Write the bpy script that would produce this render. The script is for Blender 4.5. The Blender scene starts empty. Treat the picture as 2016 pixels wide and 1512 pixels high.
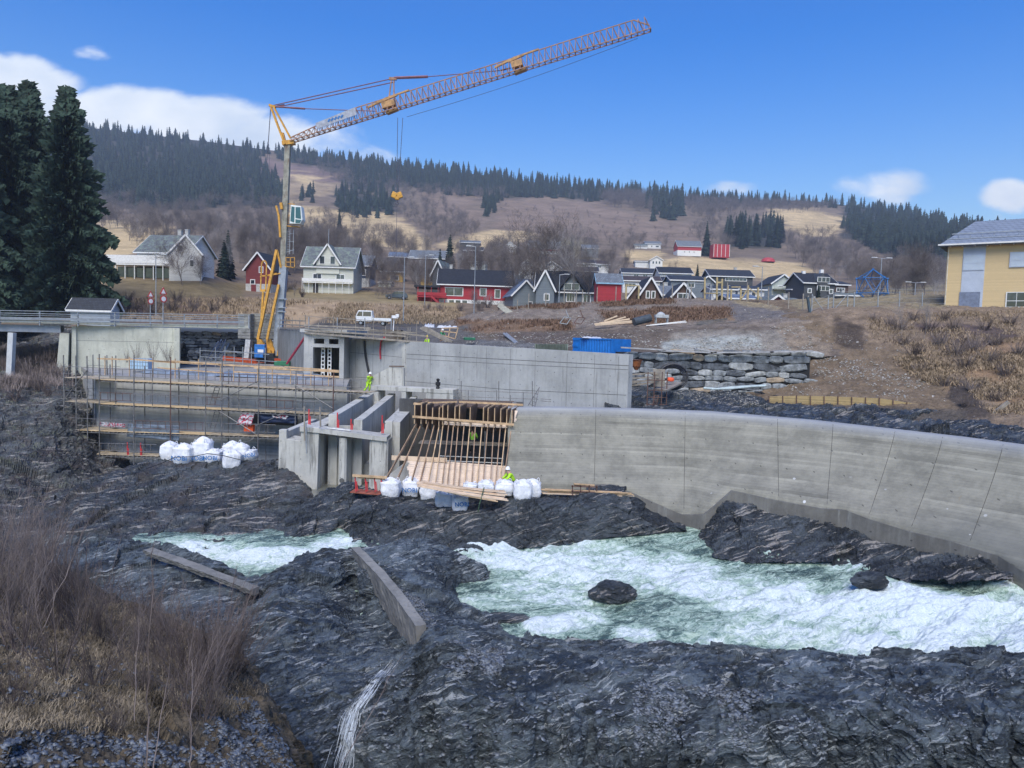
import bpy, math, random
import numpy as np
from mathutils import Vector, Matrix, noise as mnoise
R = math.radians
random.seed(7)
scene = bpy.context.scene
COL = scene.collection
# ---------------------------------------------------------------- camera
FPX = 1456.0
CAM = np.array([0.0, 0.0, 12.0])
PITCH, ROLL = math.atan(96/FPX), 0.030
_f = np.array([0, math.cos(PITCH), -math.sin(PITCH)])
_u0 = np.array([0, math.sin(PITCH), math.cos(PITCH)])
_r0 = np.array([1.0, 0, 0])
_u = _u0*math.cos(ROLL) - _r0*math.sin(ROLL)
_r = _r0*math.cos(ROLL) + _u0*math.sin(ROLL)
cam_data = bpy.data.cameras.new("camera")
cam = bpy.data.objects.new("camera", cam_data)
COL.objects.link(cam)
cam.matrix_world = Matrix(((_r[0], _u[0], -_f[0], CAM[0]), (_r[1], _u[1], -_f[1], CAM[1]), (_r[2], _u[2], -_f[2], CAM[2]), (0, 0, 0, 1)))
cam_data.sensor_width = 36.0
cam_data.lens = 36.0*FPX/2016.0
cam_data.clip_start = 0.3
cam_data.clip_end = 9000
scene.camera = cam
def ray(px, py):
    return FPX*_f + (px-1008.0)*_r - (py-756.0)*_u
def P(px, py, D):
    d = ray(px, py)
    return CAM + d*(D/d[1])
def PZ(px, py, z):
    d = ray(px, py)
    return CAM + d*((z-CAM[2])/d[2])
def pix(p):
    v = np.asarray(p, float)-CAM
    w = v@_f
    return 1008+FPX*(v@_r)/w, 756-FPX*(v@_u)/w
def ZPY(X, Y, py):
    """height at which the vertical line through X,Y meets picture row py"""
    k = (756.0-py)/FPX
    b = np.array([X-CAM[0], Y-CAM[1], 0.0])
    return CAM[2] + (k*(b@_f)-(b@_u))/(_u[2]-k*_f[2])
def hor(px):
    return 660+0.03*(px-1008)
# ---------------------------------------------------------------- sun, sky, exposure
SUN_EL, SUN_AZ = R(49), R(188)      # azimuth clockwise from +Y
sun_data = bpy.data.lights.new("sun", 'SUN')
sun_data.energy = 2.3
sun_data.angle = R(40)
sun_data.color = (1.0, 0.955, 0.87)
sun = bpy.data.objects.new("sun", sun_data)
COL.objects.link(sun)
_sd = Vector((math.sin(SUN_AZ)*math.cos(SUN_EL), math.cos(SUN_AZ)*math.cos(SUN_EL), math.sin(SUN_EL)))
sun.rotation_euler = _sd.to_track_quat('Z', 'Y').to_euler()
sun.location = (0, 0, 60)
scene.view_settings.view_transform = 'Standard'
scene.view_settings.look = 'None'
scene.view_settings.exposure = 1.0
scene.view_settings.gamma = 1.0
scene.view_settings.use_curve_mapping = False
scene.render.film_transparent = False
world = bpy.data.worlds.new("World")
scene.world = world
world.use_nodes = True
def build_world():
    nt = world.node_tree
    nt.nodes.clear()
    N = nt.nodes.new
    L = nt.links.new
    out = N('ShaderNodeOutputWorld')
    bg = N('ShaderNodeBackground')
    bg.inputs['Strength'].default_value = 0.11
    sky = N('ShaderNodeTexSky')
    sky.sky_type = 'NISHITA'
    sky.sun_disc = False
    sky.sun_elevation = SUN_EL
    sky.sun_rotation = SUN_AZ
    sky.air_density = 1.35
    sky.dust_density = 0.35
    sky.ozone_density = 2.6
    sky.altitude = 300
    tc = N('ShaderNodeTexCoord')
    sep = N('ShaderNodeSeparateXYZ')
    L(tc.outputs['Generated'], sep.inputs[0])
    def M(op, a, b=None, c=None, clamp=False):
        n = N('ShaderNodeMath')
        n.operation = op
        n.use_clamp = clamp
        for i, v in enumerate((a, b, c)):
            if v is None:
                continue
            if isinstance(v, (int, float)):
                n.inputs[i].default_value = v
            else:
                L(v, n.inputs[i])
        return n.outputs[0]
    yy = M('MAXIMUM', sep.outputs['Y'], 0.02)
    uu = M('DIVIDE', sep.outputs['X'], yy)
    vv = M('DIVIDE', sep.outputs['Z'], yy)
    blobs = [(10, 140, 110, 38, 1.0), (95, 165, 75, 35, 0.9), (180, 108, 42, 17, 0.55), (250, 215, 150, 42, 1.0), (400, 236, 140, 46, 1.0),
             (520, 275, 120, 52, 0.95), (150, 235, 130, 60, 0.9), (640, 275, 80, 45, 0.5), (570, 200, 60, 22, 0.12), (1437, 368, 55, 18, 0.7),
             (1742, 366, 95, 34, 0.62), (1985, 385, 62, 34, 0.95), (1950, 420, 45, 26, 0.45), (330, 330, 420, 90, 0.6)]
    fld = None
    for (px, py, a, b, s) in blobs:
        d = ray(px, py)
        u0, v0 = d[0]/d[1], d[2]/d[1]
        du = M('MULTIPLY', M('SUBTRACT', uu, u0), FPX/a)
        dv = M('MULTIPLY', M('SUBTRACT', vv, v0), FPX/b)
        q = M('ADD', M('MULTIPLY', du, du), M('MULTIPLY', dv, dv))
        f = M('MULTIPLY', M('MAXIMUM', M('SUBTRACT', 1.0, M('MULTIPLY', q, 0.55)), 0.0), s)
        fld = f if fld is None else M('MAXIMUM', fld, f)
    comb = N('ShaderNodeCombineXYZ')
    L(uu, comb.inputs[0]); L(M('MULTIPLY', vv, 1.7), comb.inputs[1])
    nz = N('ShaderNodeTexNoise')
    nz.inputs['Scale'].default_value = 9.0
    nz.inputs['Detail'].default_value = 9.0
    nz.inputs['Roughness'].default_value = 0.56
    nz.inputs['Distortion'].default_value = 0.25
    L(comb.outputs[0], nz.inputs['Vector'])
    cov = M('ADD', fld, M('MULTIPLY', M('SUBTRACT', nz.outputs['Fac'], 0.5), 1.5))
    cov = M('MULTIPLY', cov, M('MINIMUM', M('MULTIPLY', fld, 5.0), 1.0))
    ramp = N('ShaderNodeMapRange')
    ramp.interpolation_type = 'SMOOTHERSTEP'
    ramp.inputs['From Min'].default_value = 0.18
    ramp.inputs['From Max'].default_value = 0.78
    L(cov, ramp.inputs['Value'])
    # cloud tone: thick centres a little greyer, edges white
    nz2 = N('ShaderNodeTexNoise')
    nz2.inputs['Scale'].default_value = 5.0
    nz2.inputs['Detail'].default_value = 6.0
    L(comb.outputs[0], nz2.inputs['Vector'])
    cr = N('ShaderNodeValToRGB')
    cr.color_ramp.elements[0].position = 0.36
    cr.color_ramp.elements[0].color = (3.5, 4.1, 5.0, 1)
    cr.color_ramp.elements[1].position = 0.6
    cr.color_ramp.elements[1].color = (5.6, 5.8, 6.0, 1)
    L(nz2.outputs['Fac'], cr.inputs['Fac'])
    hsv = N('ShaderNodeMix')
    hsv.data_type = 'RGBA'
    L(ramp.outputs['Result'], hsv.inputs['Factor'])
    hs = N('ShaderNodeHueSaturation')
    hs.inputs['Hue'].default_value = 0.522
    hs.inputs['Saturation'].default_value = 1.62
    hs.inputs['Value'].default_value = 0.82
    L(sky.outputs['Color'], hs.inputs['Color'])
    L(hs.outputs['Color'], hsv.inputs['A'])
    L(cr.outputs['Color'], hsv.inputs['B'])
    L(hsv.outputs['Result'], bg.inputs['Color'])
    L(bg.outputs[0], out.inputs['Surface'])
build_world()
# ---------------------------------------------------------------- numpy noise
def _hash(i, j, k, s):
    h = (i*73856093) ^ (j*19349663) ^ (k*83492791) ^ (s*2654435761 & 0x7fffffff)
    h = h & 0xffffffff
    h = ((h ^ (h >> 16))*0x45d9f3b) & 0xffffffff
    h = ((h ^ (h >> 16))*0x45d9f3b) & 0xffffffff
    h = h ^ (h >> 16)
    return (h & 0xffffff)/float(0xffffff)
def vn(p, s=0):
    p = np.asarray(p, float)
    i = np.floor(p).astype(np.int64)
    f = p-i
    f = f*f*f*(f*(f*6-15)+10)
    r = 0
    for a in (0, 1):
        wa = f[:, 0] if a else 1-f[:, 0]
        for b in (0, 1):
            wb = f[:, 1] if b else 1-f[:, 1]
            for c in (0, 1):
                wc = f[:, 2] if c else 1-f[:, 2]
                r = r + _hash(i[:, 0]+a, i[:, 1]+b, i[:, 2]+c, s)*wa*wb*wc
    return r
def cells(p, s=0):
    """nearest jittered cell: random value, facet tilt and distance"""
    p = np.asarray(p, float)
    i0 = np.floor(p-0.5).astype(np.int64)
    best = np.full(len(p), 9.0); val = np.zeros(len(p)); tilt = np.zeros(len(p))
    for a in (0, 1):
        for b in (0, 1):
            for c in (0, 1):
                i, j, k = i0[:, 0]+a, i0[:, 1]+b, i0[:, 2]+c
                h1, h2, h3 = _hash(i, j, k, s), _hash(i, j, k, s+1), _hash(i, j, k, s+2)
                d = p-np.stack([i+0.2+0.6*h1, j+0.2+0.6*h2, k+0.2+0.6*h3], 1)
                q = (d*d).sum(1)
                m = q < best
                best = np.where(m, q, best); val = np.where(m, (h1*7.3+h2*3.1) % 1.0, val)
                tilt = np.where(m, d[:, 0]*(h2-.5)*2+d[:, 1]*(h3-.5)*2+d[:, 2]*(h1-.5)*1.2, tilt)
    return val, tilt, np.sqrt(best)
def fbm(p, oct=4, s=0, gain=0.5):
    p = np.asarray(p, float)
    a, t, r = 1.0, 0.0, 0
    for o in range(oct):
        r = r + a*(vn(p, s+o)*2-1)
        t += a
        a *= gain
        p = p*2.03+11.7
    return r/t
# ---------------------------------------------------------------- objects
def tag(o, label=None, cat=None, group=None, kind=None):
    if label: o['label'] = label
    if cat: o['category'] = cat
    if group: o['group'] = group
    if kind: o['kind'] = kind
    return o
def thing(name, label, cat, loc=(0, 0, 0), rz=0.0, group=None):
    o = bpy.data.objects.new(name, None)
    COL.objects.link(o)
    o.empty_display_size = 0.2
    o.location = tuple(float(v) for v in loc)
    o.rotation_euler = (0, 0, rz)
    return tag(o, label, cat, group)
def copy_tree(o, parent=None):
    c = o.copy()
    COL.objects.link(c)
    c.parent = parent
    for ch in CH.get(o.name, []):
        copy_tree(ch, c)
    return c
CH = {}
class MB:
    def __init__(s):
        s.v = []; s.f = []; s.m = []; s.mi = 0
    def add(s, vs, fs):
        n = len(s.v)
        s.v.extend([tuple(float(c) for c in q) for q in vs])
        for f in fs:
            s.f.append(tuple(i+n for i in f)); s.m.append(s.mi)
        return s
    def box(s, c, size, rz=0.0, rot=None):
        hx, hy, hz = size[0]/2, size[1]/2, size[2]/2
        pts = [Vector((x*hx, y*hy, z*hz)) for z in (-1, 1) for y in (-1, 1) for x in (-1, 1)]
        m = rot if rot is not None else Matrix.Rotation(rz, 3, 'Z')
        c = Vector(c)
        s.add([c+m@q for q in pts], [(0, 2, 3, 1), (4, 5, 7, 6), (0, 1, 5, 4), (2, 6, 7, 3), (0, 4, 6, 2), (1, 3, 7, 5)])
        return s
    def bx(s, x0, x1, y0, y1, z0, z1):
        return s.box(((x0+x1)/2, (y0+y1)/2, (z0+z1)/2), (x1-x0, y1-y0, z1-z0))
    def bar(s, p, q, w, h=None, up=(0, 0, 1)):
        """rectangular bar from p to q"""
        h = w if h is None else h
        p = Vector(p); q = Vector(q)
        d = q-p
        if d.length < 1e-6: return s
        d.normalize()
        u = Vector(up)
        if abs(u.dot(d)) > 0.98: u = Vector((1, 0, 0))
        a = d.cross(u).normalized()
        b = a.cross(d).normalized()
        vs = []
        for e in (p, q):
            for (i, j) in ((-1, -1), (1, -1), (1, 1), (-1, 1)):
                vs.append(e+a*(i*w/2)+b*(j*h/2))
        s.add(vs, [(3, 2, 1, 0), (4, 5, 6, 7), (0, 1, 5, 4), (1, 2, 6, 5), (2, 3, 7, 6), (3, 0, 4, 7)])
        return s
    def tube(s, p, q, r, n=6, r2=None, cap=True):
        r2 = r if r2 is None else r2
        p = Vector(p); q = Vector(q)
        d = q-p
        if d.length < 1e-6: return s
        d.normalize()
        u = Vector((0, 0, 1)) if abs(d.z) < 0.95 else Vector((1, 0, 0))
        a = d.cross(u).normalized(); b = d.cross(a)
        vs = []
        for e, rr in ((p, r), (q, r2)):
            for k in range(n):
                t = 2*math.pi*k/n
                vs.append(e+a*math.cos(t)*rr+b*math.sin(t)*rr)
        fs = [(k, (k+1) % n, n+(k+1) % n, n+k) for k in range(n)]
        if cap:
            fs += [tuple(range(n-1, -1, -1)), tuple(range(n, 2*n))]
        return s.add(vs, fs)
    def path(s, pts, r, n=6, radii=None):
        pts = [Vector(p) for p in pts]
        rings = []
        for i, p in enumerate(pts):
            d = (pts[min(i+1, len(pts)-1)]-pts[max(i-1, 0)])
            if d.length < 1e-9: d = Vector((0, 0, 1))
            d.normalize()
            u = Vector((0, 0, 1)) if abs(d.z) < 0.9 else Vector((0, 1, 0))
            a = d.cross(u).normalized(); b = d.cross(a)
            rr = radii[i] if radii else r
            rings.append([p+a*math.cos(2*math.pi*k/n)*rr+b*math.sin(2*math.pi*k/n)*rr for k in range(n)])
        vs = [q for g in rings for q in g]
        fs = []
        for i in range(len(pts)-1):
            for k in range(n):
                fs.append((i*n+k, i*n+(k+1) % n, (i+1)*n+(k+1) % n, (i+1)*n+k))
        fs += [tuple(range(n-1, -1, -1)), tuple((len(pts)-1)*n+k for k in range(n))]
        return s.add(vs, fs)
    def lathe(s, c, prof, n=16):
        """prof: (r, z) from bottom to top"""
        c = Vector(c)
        vs = []
        for (r, z) in prof:
            for k in range(n):
                t = 2*math.pi*k/n
                vs.append(c+Vector((math.cos(t)*r, math.sin(t)*r, z)))
        fs = []
        for i in range(len(prof)-1):
            for k in range(n):
                fs.append((i*n+k, i*n+(k+1) % n, (i+1)*n+(k+1) % n, (i+1)*n+k))
        fs += [tuple(range(n-1, -1, -1)), tuple((len(prof)-1)*n+k for k in range(n))]
        return s.add(vs, fs)
    def prism(s, poly, off):
        """polygon (3D points, planar) extruded by vector off"""
        n = len(poly); off = Vector(off)
        vs = [Vector(p) for p in poly]+[Vector(p)+off for p in poly]
        fs = [tuple(range(n-1, -1, -1)), tuple(range(n, 2*n))]+[(k, (k+1) % n, n+(k+1) % n, n+k) for k in range(n)]
        return s.add(vs, fs)
    def build(s, name, mat, parent=None, world=False, smooth=False, bevel=0.0):
        vs = s.v
        if world and parent is not None:
            L = Vector(parent.location)
            if parent.parent is not None: L = L+Vector(parent.parent.location)
            rz = parent.rotation_euler.z+(parent.parent.rotation_euler.z if parent.parent is not None else 0)
            if rz:
                m = Matrix.Rotation(-rz, 3, 'Z')
                vs = [tuple(m@(Vector(v)-L)) for v in vs]
            else:
                vs = [(v[0]-L.x, v[1]-L.y, v[2]-L.z) for v in vs]
        me = bpy.data.meshes.new(name)
        me.from_pydata(vs, [], s.f)
        mats = mat if isinstance(mat, (list, tuple)) else [mat]
        for m in mats: me.materials.append(m)
        if len(mats) > 1:
            me.polygons.foreach_set('material_index', s.m)
        if smooth:
            me.polygons.foreach_set('use_smooth', [True]*len(me.polygons))
        me.update()
        # consistent outward normals
        import bmesh
        bm = bmesh.new(); bm.from_mesh(me)
        bmesh.ops.recalc_face_normals(bm, faces=bm.faces)
        bm.to_mesh(me); bm.free()
        o = bpy.data.objects.new(name, me)
        COL.objects.link(o)
        if parent is not None:
            o.parent = parent
            CH.setdefault(parent.name, []).append(o)
        if bevel:
            b = o.modifiers.new('bevel', 'BEVEL')
            b.width = bevel; b.segments = 2; b.limit_method = 'ANGLE'
        return o
def solo(name, mb, mat, label, cat, group=None, origin=None, smooth=False, bevel=0.0):
    """a thing that is one mesh (verts in world space); its origin goes to its base"""
    if origin is None:
        a = np.array(mb.v)
        origin = (a[:, 0].mean(), a[:, 1].mean(), a[:, 2].min())
    o0 = Vector(tuple(float(c) for c in origin))
    mb.v = [(v[0]-o0.x, v[1]-o0.y, v[2]-o0.z) for v in mb.v]
    o = mb.build(name, mat, smooth=smooth, bevel=bevel)
    o.location = o0
    return tag(o, label, cat, group)
def grid_mesh(name, V, nx, ny, mat, smooth=False, col=None, colname='Zone'):
    """V: (ny*nx,3) row-major"""
    me = bpy.data.meshes.new(name)
    j, i = np.meshgrid(np.arange(ny-1), np.arange(nx-1), indexing='ij')
    a = (j*nx+i).ravel()
    quads = np.stack([a, a+1, a+nx+1, a+nx], 1).astype(np.int32)
    me.vertices.add(len(V)); me.vertices.foreach_set('co', np.ascontiguousarray(V, dtype=np.float32).ravel())
    me.loops.add(quads.size); me.loops.foreach_set('vertex_index', quads.ravel())
    me.polygons.add(len(quads))
    me.polygons.foreach_set('loop_start', np.arange(0, quads.size, 4, dtype=np.int32))
    me.polygons.foreach_set('loop_total', np.full(len(quads), 4, dtype=np.int32))
    me.polygons.foreach_set('use_smooth', np.full(len(quads), smooth))
    me.materials.append(mat)
    me.update(calc_edges=True)
    if col is not None:
        at = me.color_attributes.new(colname, 'FLOAT_COLOR', 'POINT')
        c4 = np.ones((len(V), 4), np.float32); c4[:, :col.shape[1]] = col
        at.data.foreach_set('color', c4.ravel())
    o = bpy.data.objects.new(name, me)
    COL.objects.link(o)
    return o
def raw_mesh(name, V, F, mat, smooth=False, col=None, midx=None):
    """F: (n,k) constant arity"""
    F = np.asarray(F, np.int32); k = F.shape[1]
    me = bpy.data.meshes.new(name)
    me.vertices.add(len(V)); me.vertices.foreach_set('co', np.ascontiguousarray(V, dtype=np.float32).ravel())
    me.loops.add(F.size); me.loops.foreach_set('vertex_index', F.ravel())
    me.polygons.add(len(F))
    me.polygons.foreach_set('loop_start', np.arange(0, F.size, k, dtype=np.int32))
    me.polygons.foreach_set('loop_total', np.full(len(F), k, dtype=np.int32))
    if smooth: me.polygons.foreach_set('use_smooth', np.full(len(F), True))
    for m in (mat if isinstance(mat, (list, tuple)) else [mat]): me.materials.append(m)
    if midx is not None: me.polygons.foreach_set('material_index', np.asarray(midx, np.int32))
    me.update(calc_edges=True)
    if col is not None:
        at = me.color_attributes.new('Zone', 'FLOAT_COLOR', 'POINT')
        c4 = np.ones((len(V), 4), np.float32); c4[:, :col.shape[1]] = col
        at.data.foreach_set('color', c4.ravel())
    return me
# ---------------------------------------------------------------- lofts traced with depth
def _interp_row(row, xs):
    r = np.array(row, float)
    return np.interp(xs, r[:, 0], r[:, 1]), np.interp(xs, r[:, 0], r[:, 2])
class Loft:
    """surface through rows of (px, py, distance) control points; keeps its undisplaced positions for placing things"""
    def __init__(s, rows, x0, x1, nx, ny, back=None, front=None, curve=True, weights=None):
        xs = np.linspace(x0, x1, nx)
        C = []
        for row in rows:
            py, D = _interp_row(row, xs)
            # smooth the polyline a little
            if curve:
                k = np.array([1, 2, 3, 2, 1.0]); k /= k.sum()
                w = max(1, int(nx/300))
                for _ in range(w):
                    py = np.convolve(np.pad(py, 2, mode='edge'), k, 'valid'); D = np.convolve(np.pad(D, 2, mode='edge'), k, 'valid')
            d = FPX*_f[None]+(xs-1008)[:, None]*_r[None]-(py-756)[:, None]*_u[None]
            C.append(CAM+d*(D/d[:, 1])[:, None])
        if back is not None:
            for (dx, dy, dz) in back: C.append(C[-1]+np.array([dx, dy, dz], float))
        if front is not None:
            for (dx, dy, dz) in front: C.insert(0, C[0]+np.array([dx, dy, dz], float))
        C = np.array(C)
        n = len(C)
        seg = np.linalg.norm(np.diff(C[:, ::max(1, nx//20)], axis=0), axis=2).mean(1)
        if weights is None:
            # denser where nearer to the camera
            dist = np.linalg.norm(C.mean(1)-CAM, axis=1)
            seg = seg/((dist[1:]+dist[:-1])/2)
        else:
            seg = np.array(weights, float)
        t = np.concatenate([[0], np.cumsum(seg)]); t /= t[-1]
        tt = np.linspace(0, 1, ny)
        V = np.empty((ny, nx, 3))
        for j, a in enumerate(tt):
            i = min(np.searchsorted(t, a, side='right')-1, n-2)
            u = (a-t[i])/(t[i+1]-t[i])
            p0, p1, p2, p3 = C[max(i-1, 0)], C[i], C[i+1], C[min(i+2, n-1)]
            m1 = (p2-p0)*0.5 if i > 0 else (p2-p1)
            m2 = (p3-p1)*0.5 if i < n-2 else (p2-p1)
            L = np.linalg.norm(p2-p1, axis=1, keepdims=True)
            m1 = m1/np.maximum(np.linalg.norm(m1, axis=1, keepdims=True), 1e-6)*L*0.8
            m2 = m2/np.maximum(np.linalg.norm(m2, axis=1, keepdims=True), 1e-6)*L*0.8
            u2, u3 = u*u, u*u*u
            V[j] = (2*u3-3*u2+1)*p1+(u3-2*u2+u)*m1+(-2*u3+3*u2)*p2+(u3-u2)*m2
        s.V, s.nx, s.ny, s.xs = V, nx, ny, xs
        s.normals()
    def normals(s):
        dv = np.gradient(s.V, axis=0); du = np.gradient(s.V, axis=1)
        n = np.cross(du, dv)
        n /= np.maximum(np.linalg.norm(n, axis=2, keepdims=True), 1e-9)
        # face the camera / upwards
        to = CAM-s.V
        sg = np.sign((n*to).sum(2, keepdims=True)); sg[sg == 0] = 1
        s.N = n*sg
    def index(s):
        v = s.V-CAM
        w = v@_f
        s.px = 1008+FPX*(v@_r)/w; s.py = 756-FPX*(v@_u)/w
    def at(s, px, py):
        """surface point seen at picture position px,py (front-most)"""
        if not hasattr(s, 'py'): s.index()
        x = np.clip((px-s.xs[0])/(s.xs[1]-s.xs[0]), 0, s.nx-1.001); i = int(x); w = x-i
        col = s.py[:, i]*(1-w)+s.py[:, i+1]*w; VV = s.V[:, i]*(1-w)+s.V[:, i+1]*w
        d = col-py
        c = np.where(np.sign(d[:-1]) != np.sign(d[1:]))[0]
        if len(c) == 0:
            j = int(np.argmin(abs(d)))
            return VV[j].copy()
        best = min(c, key=lambda j: VV[j, 1])
        u = d[best]/(d[best]-d[best+1]+1e-12)
        return VV[best]*(1-u)+VV[best+1]*u
    def mesh(s, name, mat, smooth=False, col=None):
        return grid_mesh(name, s.V.reshape(-1, 3), s.nx, s.ny, mat, smooth, col)
# ---------------------------------------------------------------- materials
class NT:
    def __init__(s, name):
        s.m = bpy.data.materials.new(name)
        s.m.use_nodes = True
        s.t = s.m.node_tree
        s.t.nodes.clear()
        s.out = s.t.nodes.new('ShaderNodeOutputMaterial')
        s.b = s.t.nodes.new('ShaderNodeBsdfPrincipled')
        s.t.links.new(s.b.outputs[0], s.out.inputs['Surface'])
        s._pos = None
    def n(s, k): return s.t.nodes.new(k)
    def l(s, a, b): s.t.links.new(a, b)
    def set(s, sock, v):
        if isinstance(v, (int, float)): sock.default_value = v
        elif isinstance(v, tuple): sock.default_value = v if len(v) == 4 or sock.type == 'VECTOR' else (*v, 1)
        else: s.l(v, sock)
    @property
    def pos(s):
        if s._pos is None:
            g = s.n('ShaderNodeNewGeometry'); s._pos = g.outputs['Position']; s.geo = g
        return s._pos
    def scale(s, v, sc, rot=(0, 0, 0), off=(0, 0, 0)):
        m = s.n('ShaderNodeMapping')
        s.l(v, m.inputs['Vector'])
        m.inputs['Scale'].default_value = sc
        m.inputs['Rotation'].default_value = rot
        m.inputs['Location'].default_value = off
        return m.outputs[0]
    def noise(s, v, sc, det=4, ro=0.5, dist=0.0, out='Fac'):
        x = s.n('ShaderNodeTexNoise')
        x.inputs['Scale'].default_value = sc; x.inputs['Detail'].default_value = det
        x.inputs['Roughness'].default_value = ro; x.inputs['Distortion'].default_value = dist
        s.l(v, x.inputs['Vector'])
        return x.outputs[out]
    def voro(s, v, sc, feat='F1', out='Distance', rnd=1.0):
        x = s.n('ShaderNodeTexVoronoi'); x.feature = feat
        x.inputs['Scale'].default_value = sc; x.inputs['Randomness'].default_value = rnd
        s.l(v, x.inputs['Vector'])
        return x.outputs[out]
    def math(s, op, a, b=None, c=None, clamp=False):
        x = s.n('ShaderNodeMath'); x.operation = op; x.use_clamp = clamp
        for i, v in enumerate((a, b, c)):
            if v is not None: s.set(x.inputs[i], v)
        return x.outputs[0]
    def ss(s, v, a, b, lo=0.0, hi=1.0):
        x = s.n('ShaderNodeMapRange'); x.interpolation_type = 'SMOOTHSTEP'
        s.set(x.inputs['Value'], v)
        x.inputs['From Min'].default_value = a; x.inputs['From Max'].default_value = b
        x.inputs['To Min'].default_value = lo; x.inputs['To Max'].default_value = hi
        return x.outputs['Result']
    def mix(s, f, a, b, mode='MIX'):
        x = s.n('ShaderNodeMix'); x.data_type = 'RGBA'; x.blend_type = mode
        s.set(x.inputs['Factor'], f); s.set(x.inputs['A'], a); s.set(x.inputs['B'], b)
        return x.outputs['Result']
    def sep(s, v):
        x = s.n('ShaderNodeSeparateXYZ'); s.l(v, x.inputs[0]); return x.outputs
    def attr(s, name='Zone'):
        x = s.n('ShaderNodeVertexColor'); x.layer_name = name; return x.outputs['Color']
    def bump(s, h, strength=0.5, dist=0.05, normal=None):
        x = s.n('ShaderNodeBump'); x.inputs['Strength'].default_value = strength; x.inputs['Distance'].default_value = dist
        s.l(h, x.inputs['Height'])
        if normal is not None: s.l(normal, x.inputs['Normal'])
        return x.outputs[0]
    def fin(s, col, rough=0.7, bump=None, spec=0.4, metal=0.0):
        s.set(s.b.inputs['Base Color'], col); s.set(s.b.inputs['Roughness'], rough)
        s.set(s.b.inputs['Metallic'], metal)
        s.b.inputs['Specular IOR Level'].default_value = spec
        if bump is not None: s.l(bump, s.b.inputs['Normal'])
        return s.m
_mc = {}
def paint(name, c, rough=0.6, var=0.18, sc=3.0, spec=0.4, metal=0.0, bump=0.15, dirt=None):
    """weathered plain colour"""
    key = (name,)
    if key in _mc: return _mc[key]
    t = NT(name)
    a = t.noise(t.pos, sc, 5, 0.6)
    b = t.noise(t.pos, sc*9, 3, 0.6)
    f = t.math('MULTIPLY_ADD', a, 0.7, t.math('MULTIPLY', b, 0.3))
    lo = tuple(x*(1-var*1.6) for x in c); hi = tuple(min(1, x*(1+var*1.2)) for x in c)
    col = t.mix(t.ss(f, 0.32, 0.68), lo, hi)
    if dirt is not None:
        col = t.mix(t.ss(t.noise(t.scale(t.pos, (1, 1, 0.25)), 2.2, 6, 0.7), 0.52, 0.7), col, dirt)
    t.fin(col, rough, t.bump(b, bump, 0.02) if bump else None, spec, metal)
    _mc[key] = t.m
    return t.m
def boards(name, c, pitch=0.15, axis=2, rough=0.7, var=0.12, dark=0.45):
    """timber cladding: shadow grooves every pitch metres, in object space"""
    t = NT(name)
    tc = t.n('ShaderNodeTexCoord')
    o = t.sep(tc.outputs['Object'])[axis]
    k = t.math('FRACT', t.math('DIVIDE', o, pitch))
    g = t.math('MINIMUM', t.math('MULTIPLY', k, 1/0.12), 1.0)
    idx = t.math('FLOOR', t.math('DIVIDE', o, pitch))
    wn = t.n('ShaderNodeTexWhiteNoise'); wn.noise_dimensions = '1D'; t.l(idx, wn.inputs['W'])
    nz = t.noise(t.pos, 2.5, 4, 0.6)
    f = t.math('ADD', t.math('MULTIPLY', wn.outputs['Value'], 0.45), t.math('MULTIPLY', nz, 0.6))
    col = t.mix(f, tuple(x*(1-var*1.5) for x in c), tuple(min(1, x*(1+var)) for x in c))
    col = t.mix(g, tuple(x*dark for x in c), col)
    return t.fin(col, rough, t.bump(t.math('ADD', g, k), 0.6, 0.02))
def tiles(name, c, row=0.33, colw=0.3, var=0.3, moss=None):
    t = NT(name)
    tc = t.n('ShaderNodeTexCoord')
    br = t.n('ShaderNodeTexBrick')
    sx = t.sep(tc.outputs['Object'])
    cb = t.n('ShaderNodeCombineXYZ')
    t.l(t.math('ADD', sx[0], t.math('MULTIPLY', sx[1], 0.02)), cb.inputs[0])
    t.l(t.math('ADD', sx[2], t.math('MULTIPLY', sx[1], 0.0)), cb.inputs[1])
    t.l(cb.outputs[0], br.inputs['Vector'])
    br.inputs['Color1'].default_value = (*[x*(1-var) for x in c], 1)
    br.inputs['Color2'].default_value = (*[min(1, x*(1+var)) for x in c], 1)
    br.inputs['Mortar'].default_value = (*[x*0.35 for x in c], 1)
    br.inputs['Scale'].default_value = 1.0
    br.inputs['Mortar Size'].default_value = 0.018
    br.inputs['Brick Width'].default_value = colw
    br.inputs['Row Height'].default_value = row*0.6
    col = br.outputs['Color']
    if moss: col = t.mix(t.ss(t.noise(t.pos, 1.2, 6, 0.7), 0.45, 0.62), col, moss)
    return t.fin(col, 0.75, t.bump(br.outputs['Fac'], -0.4, 0.03))
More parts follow.
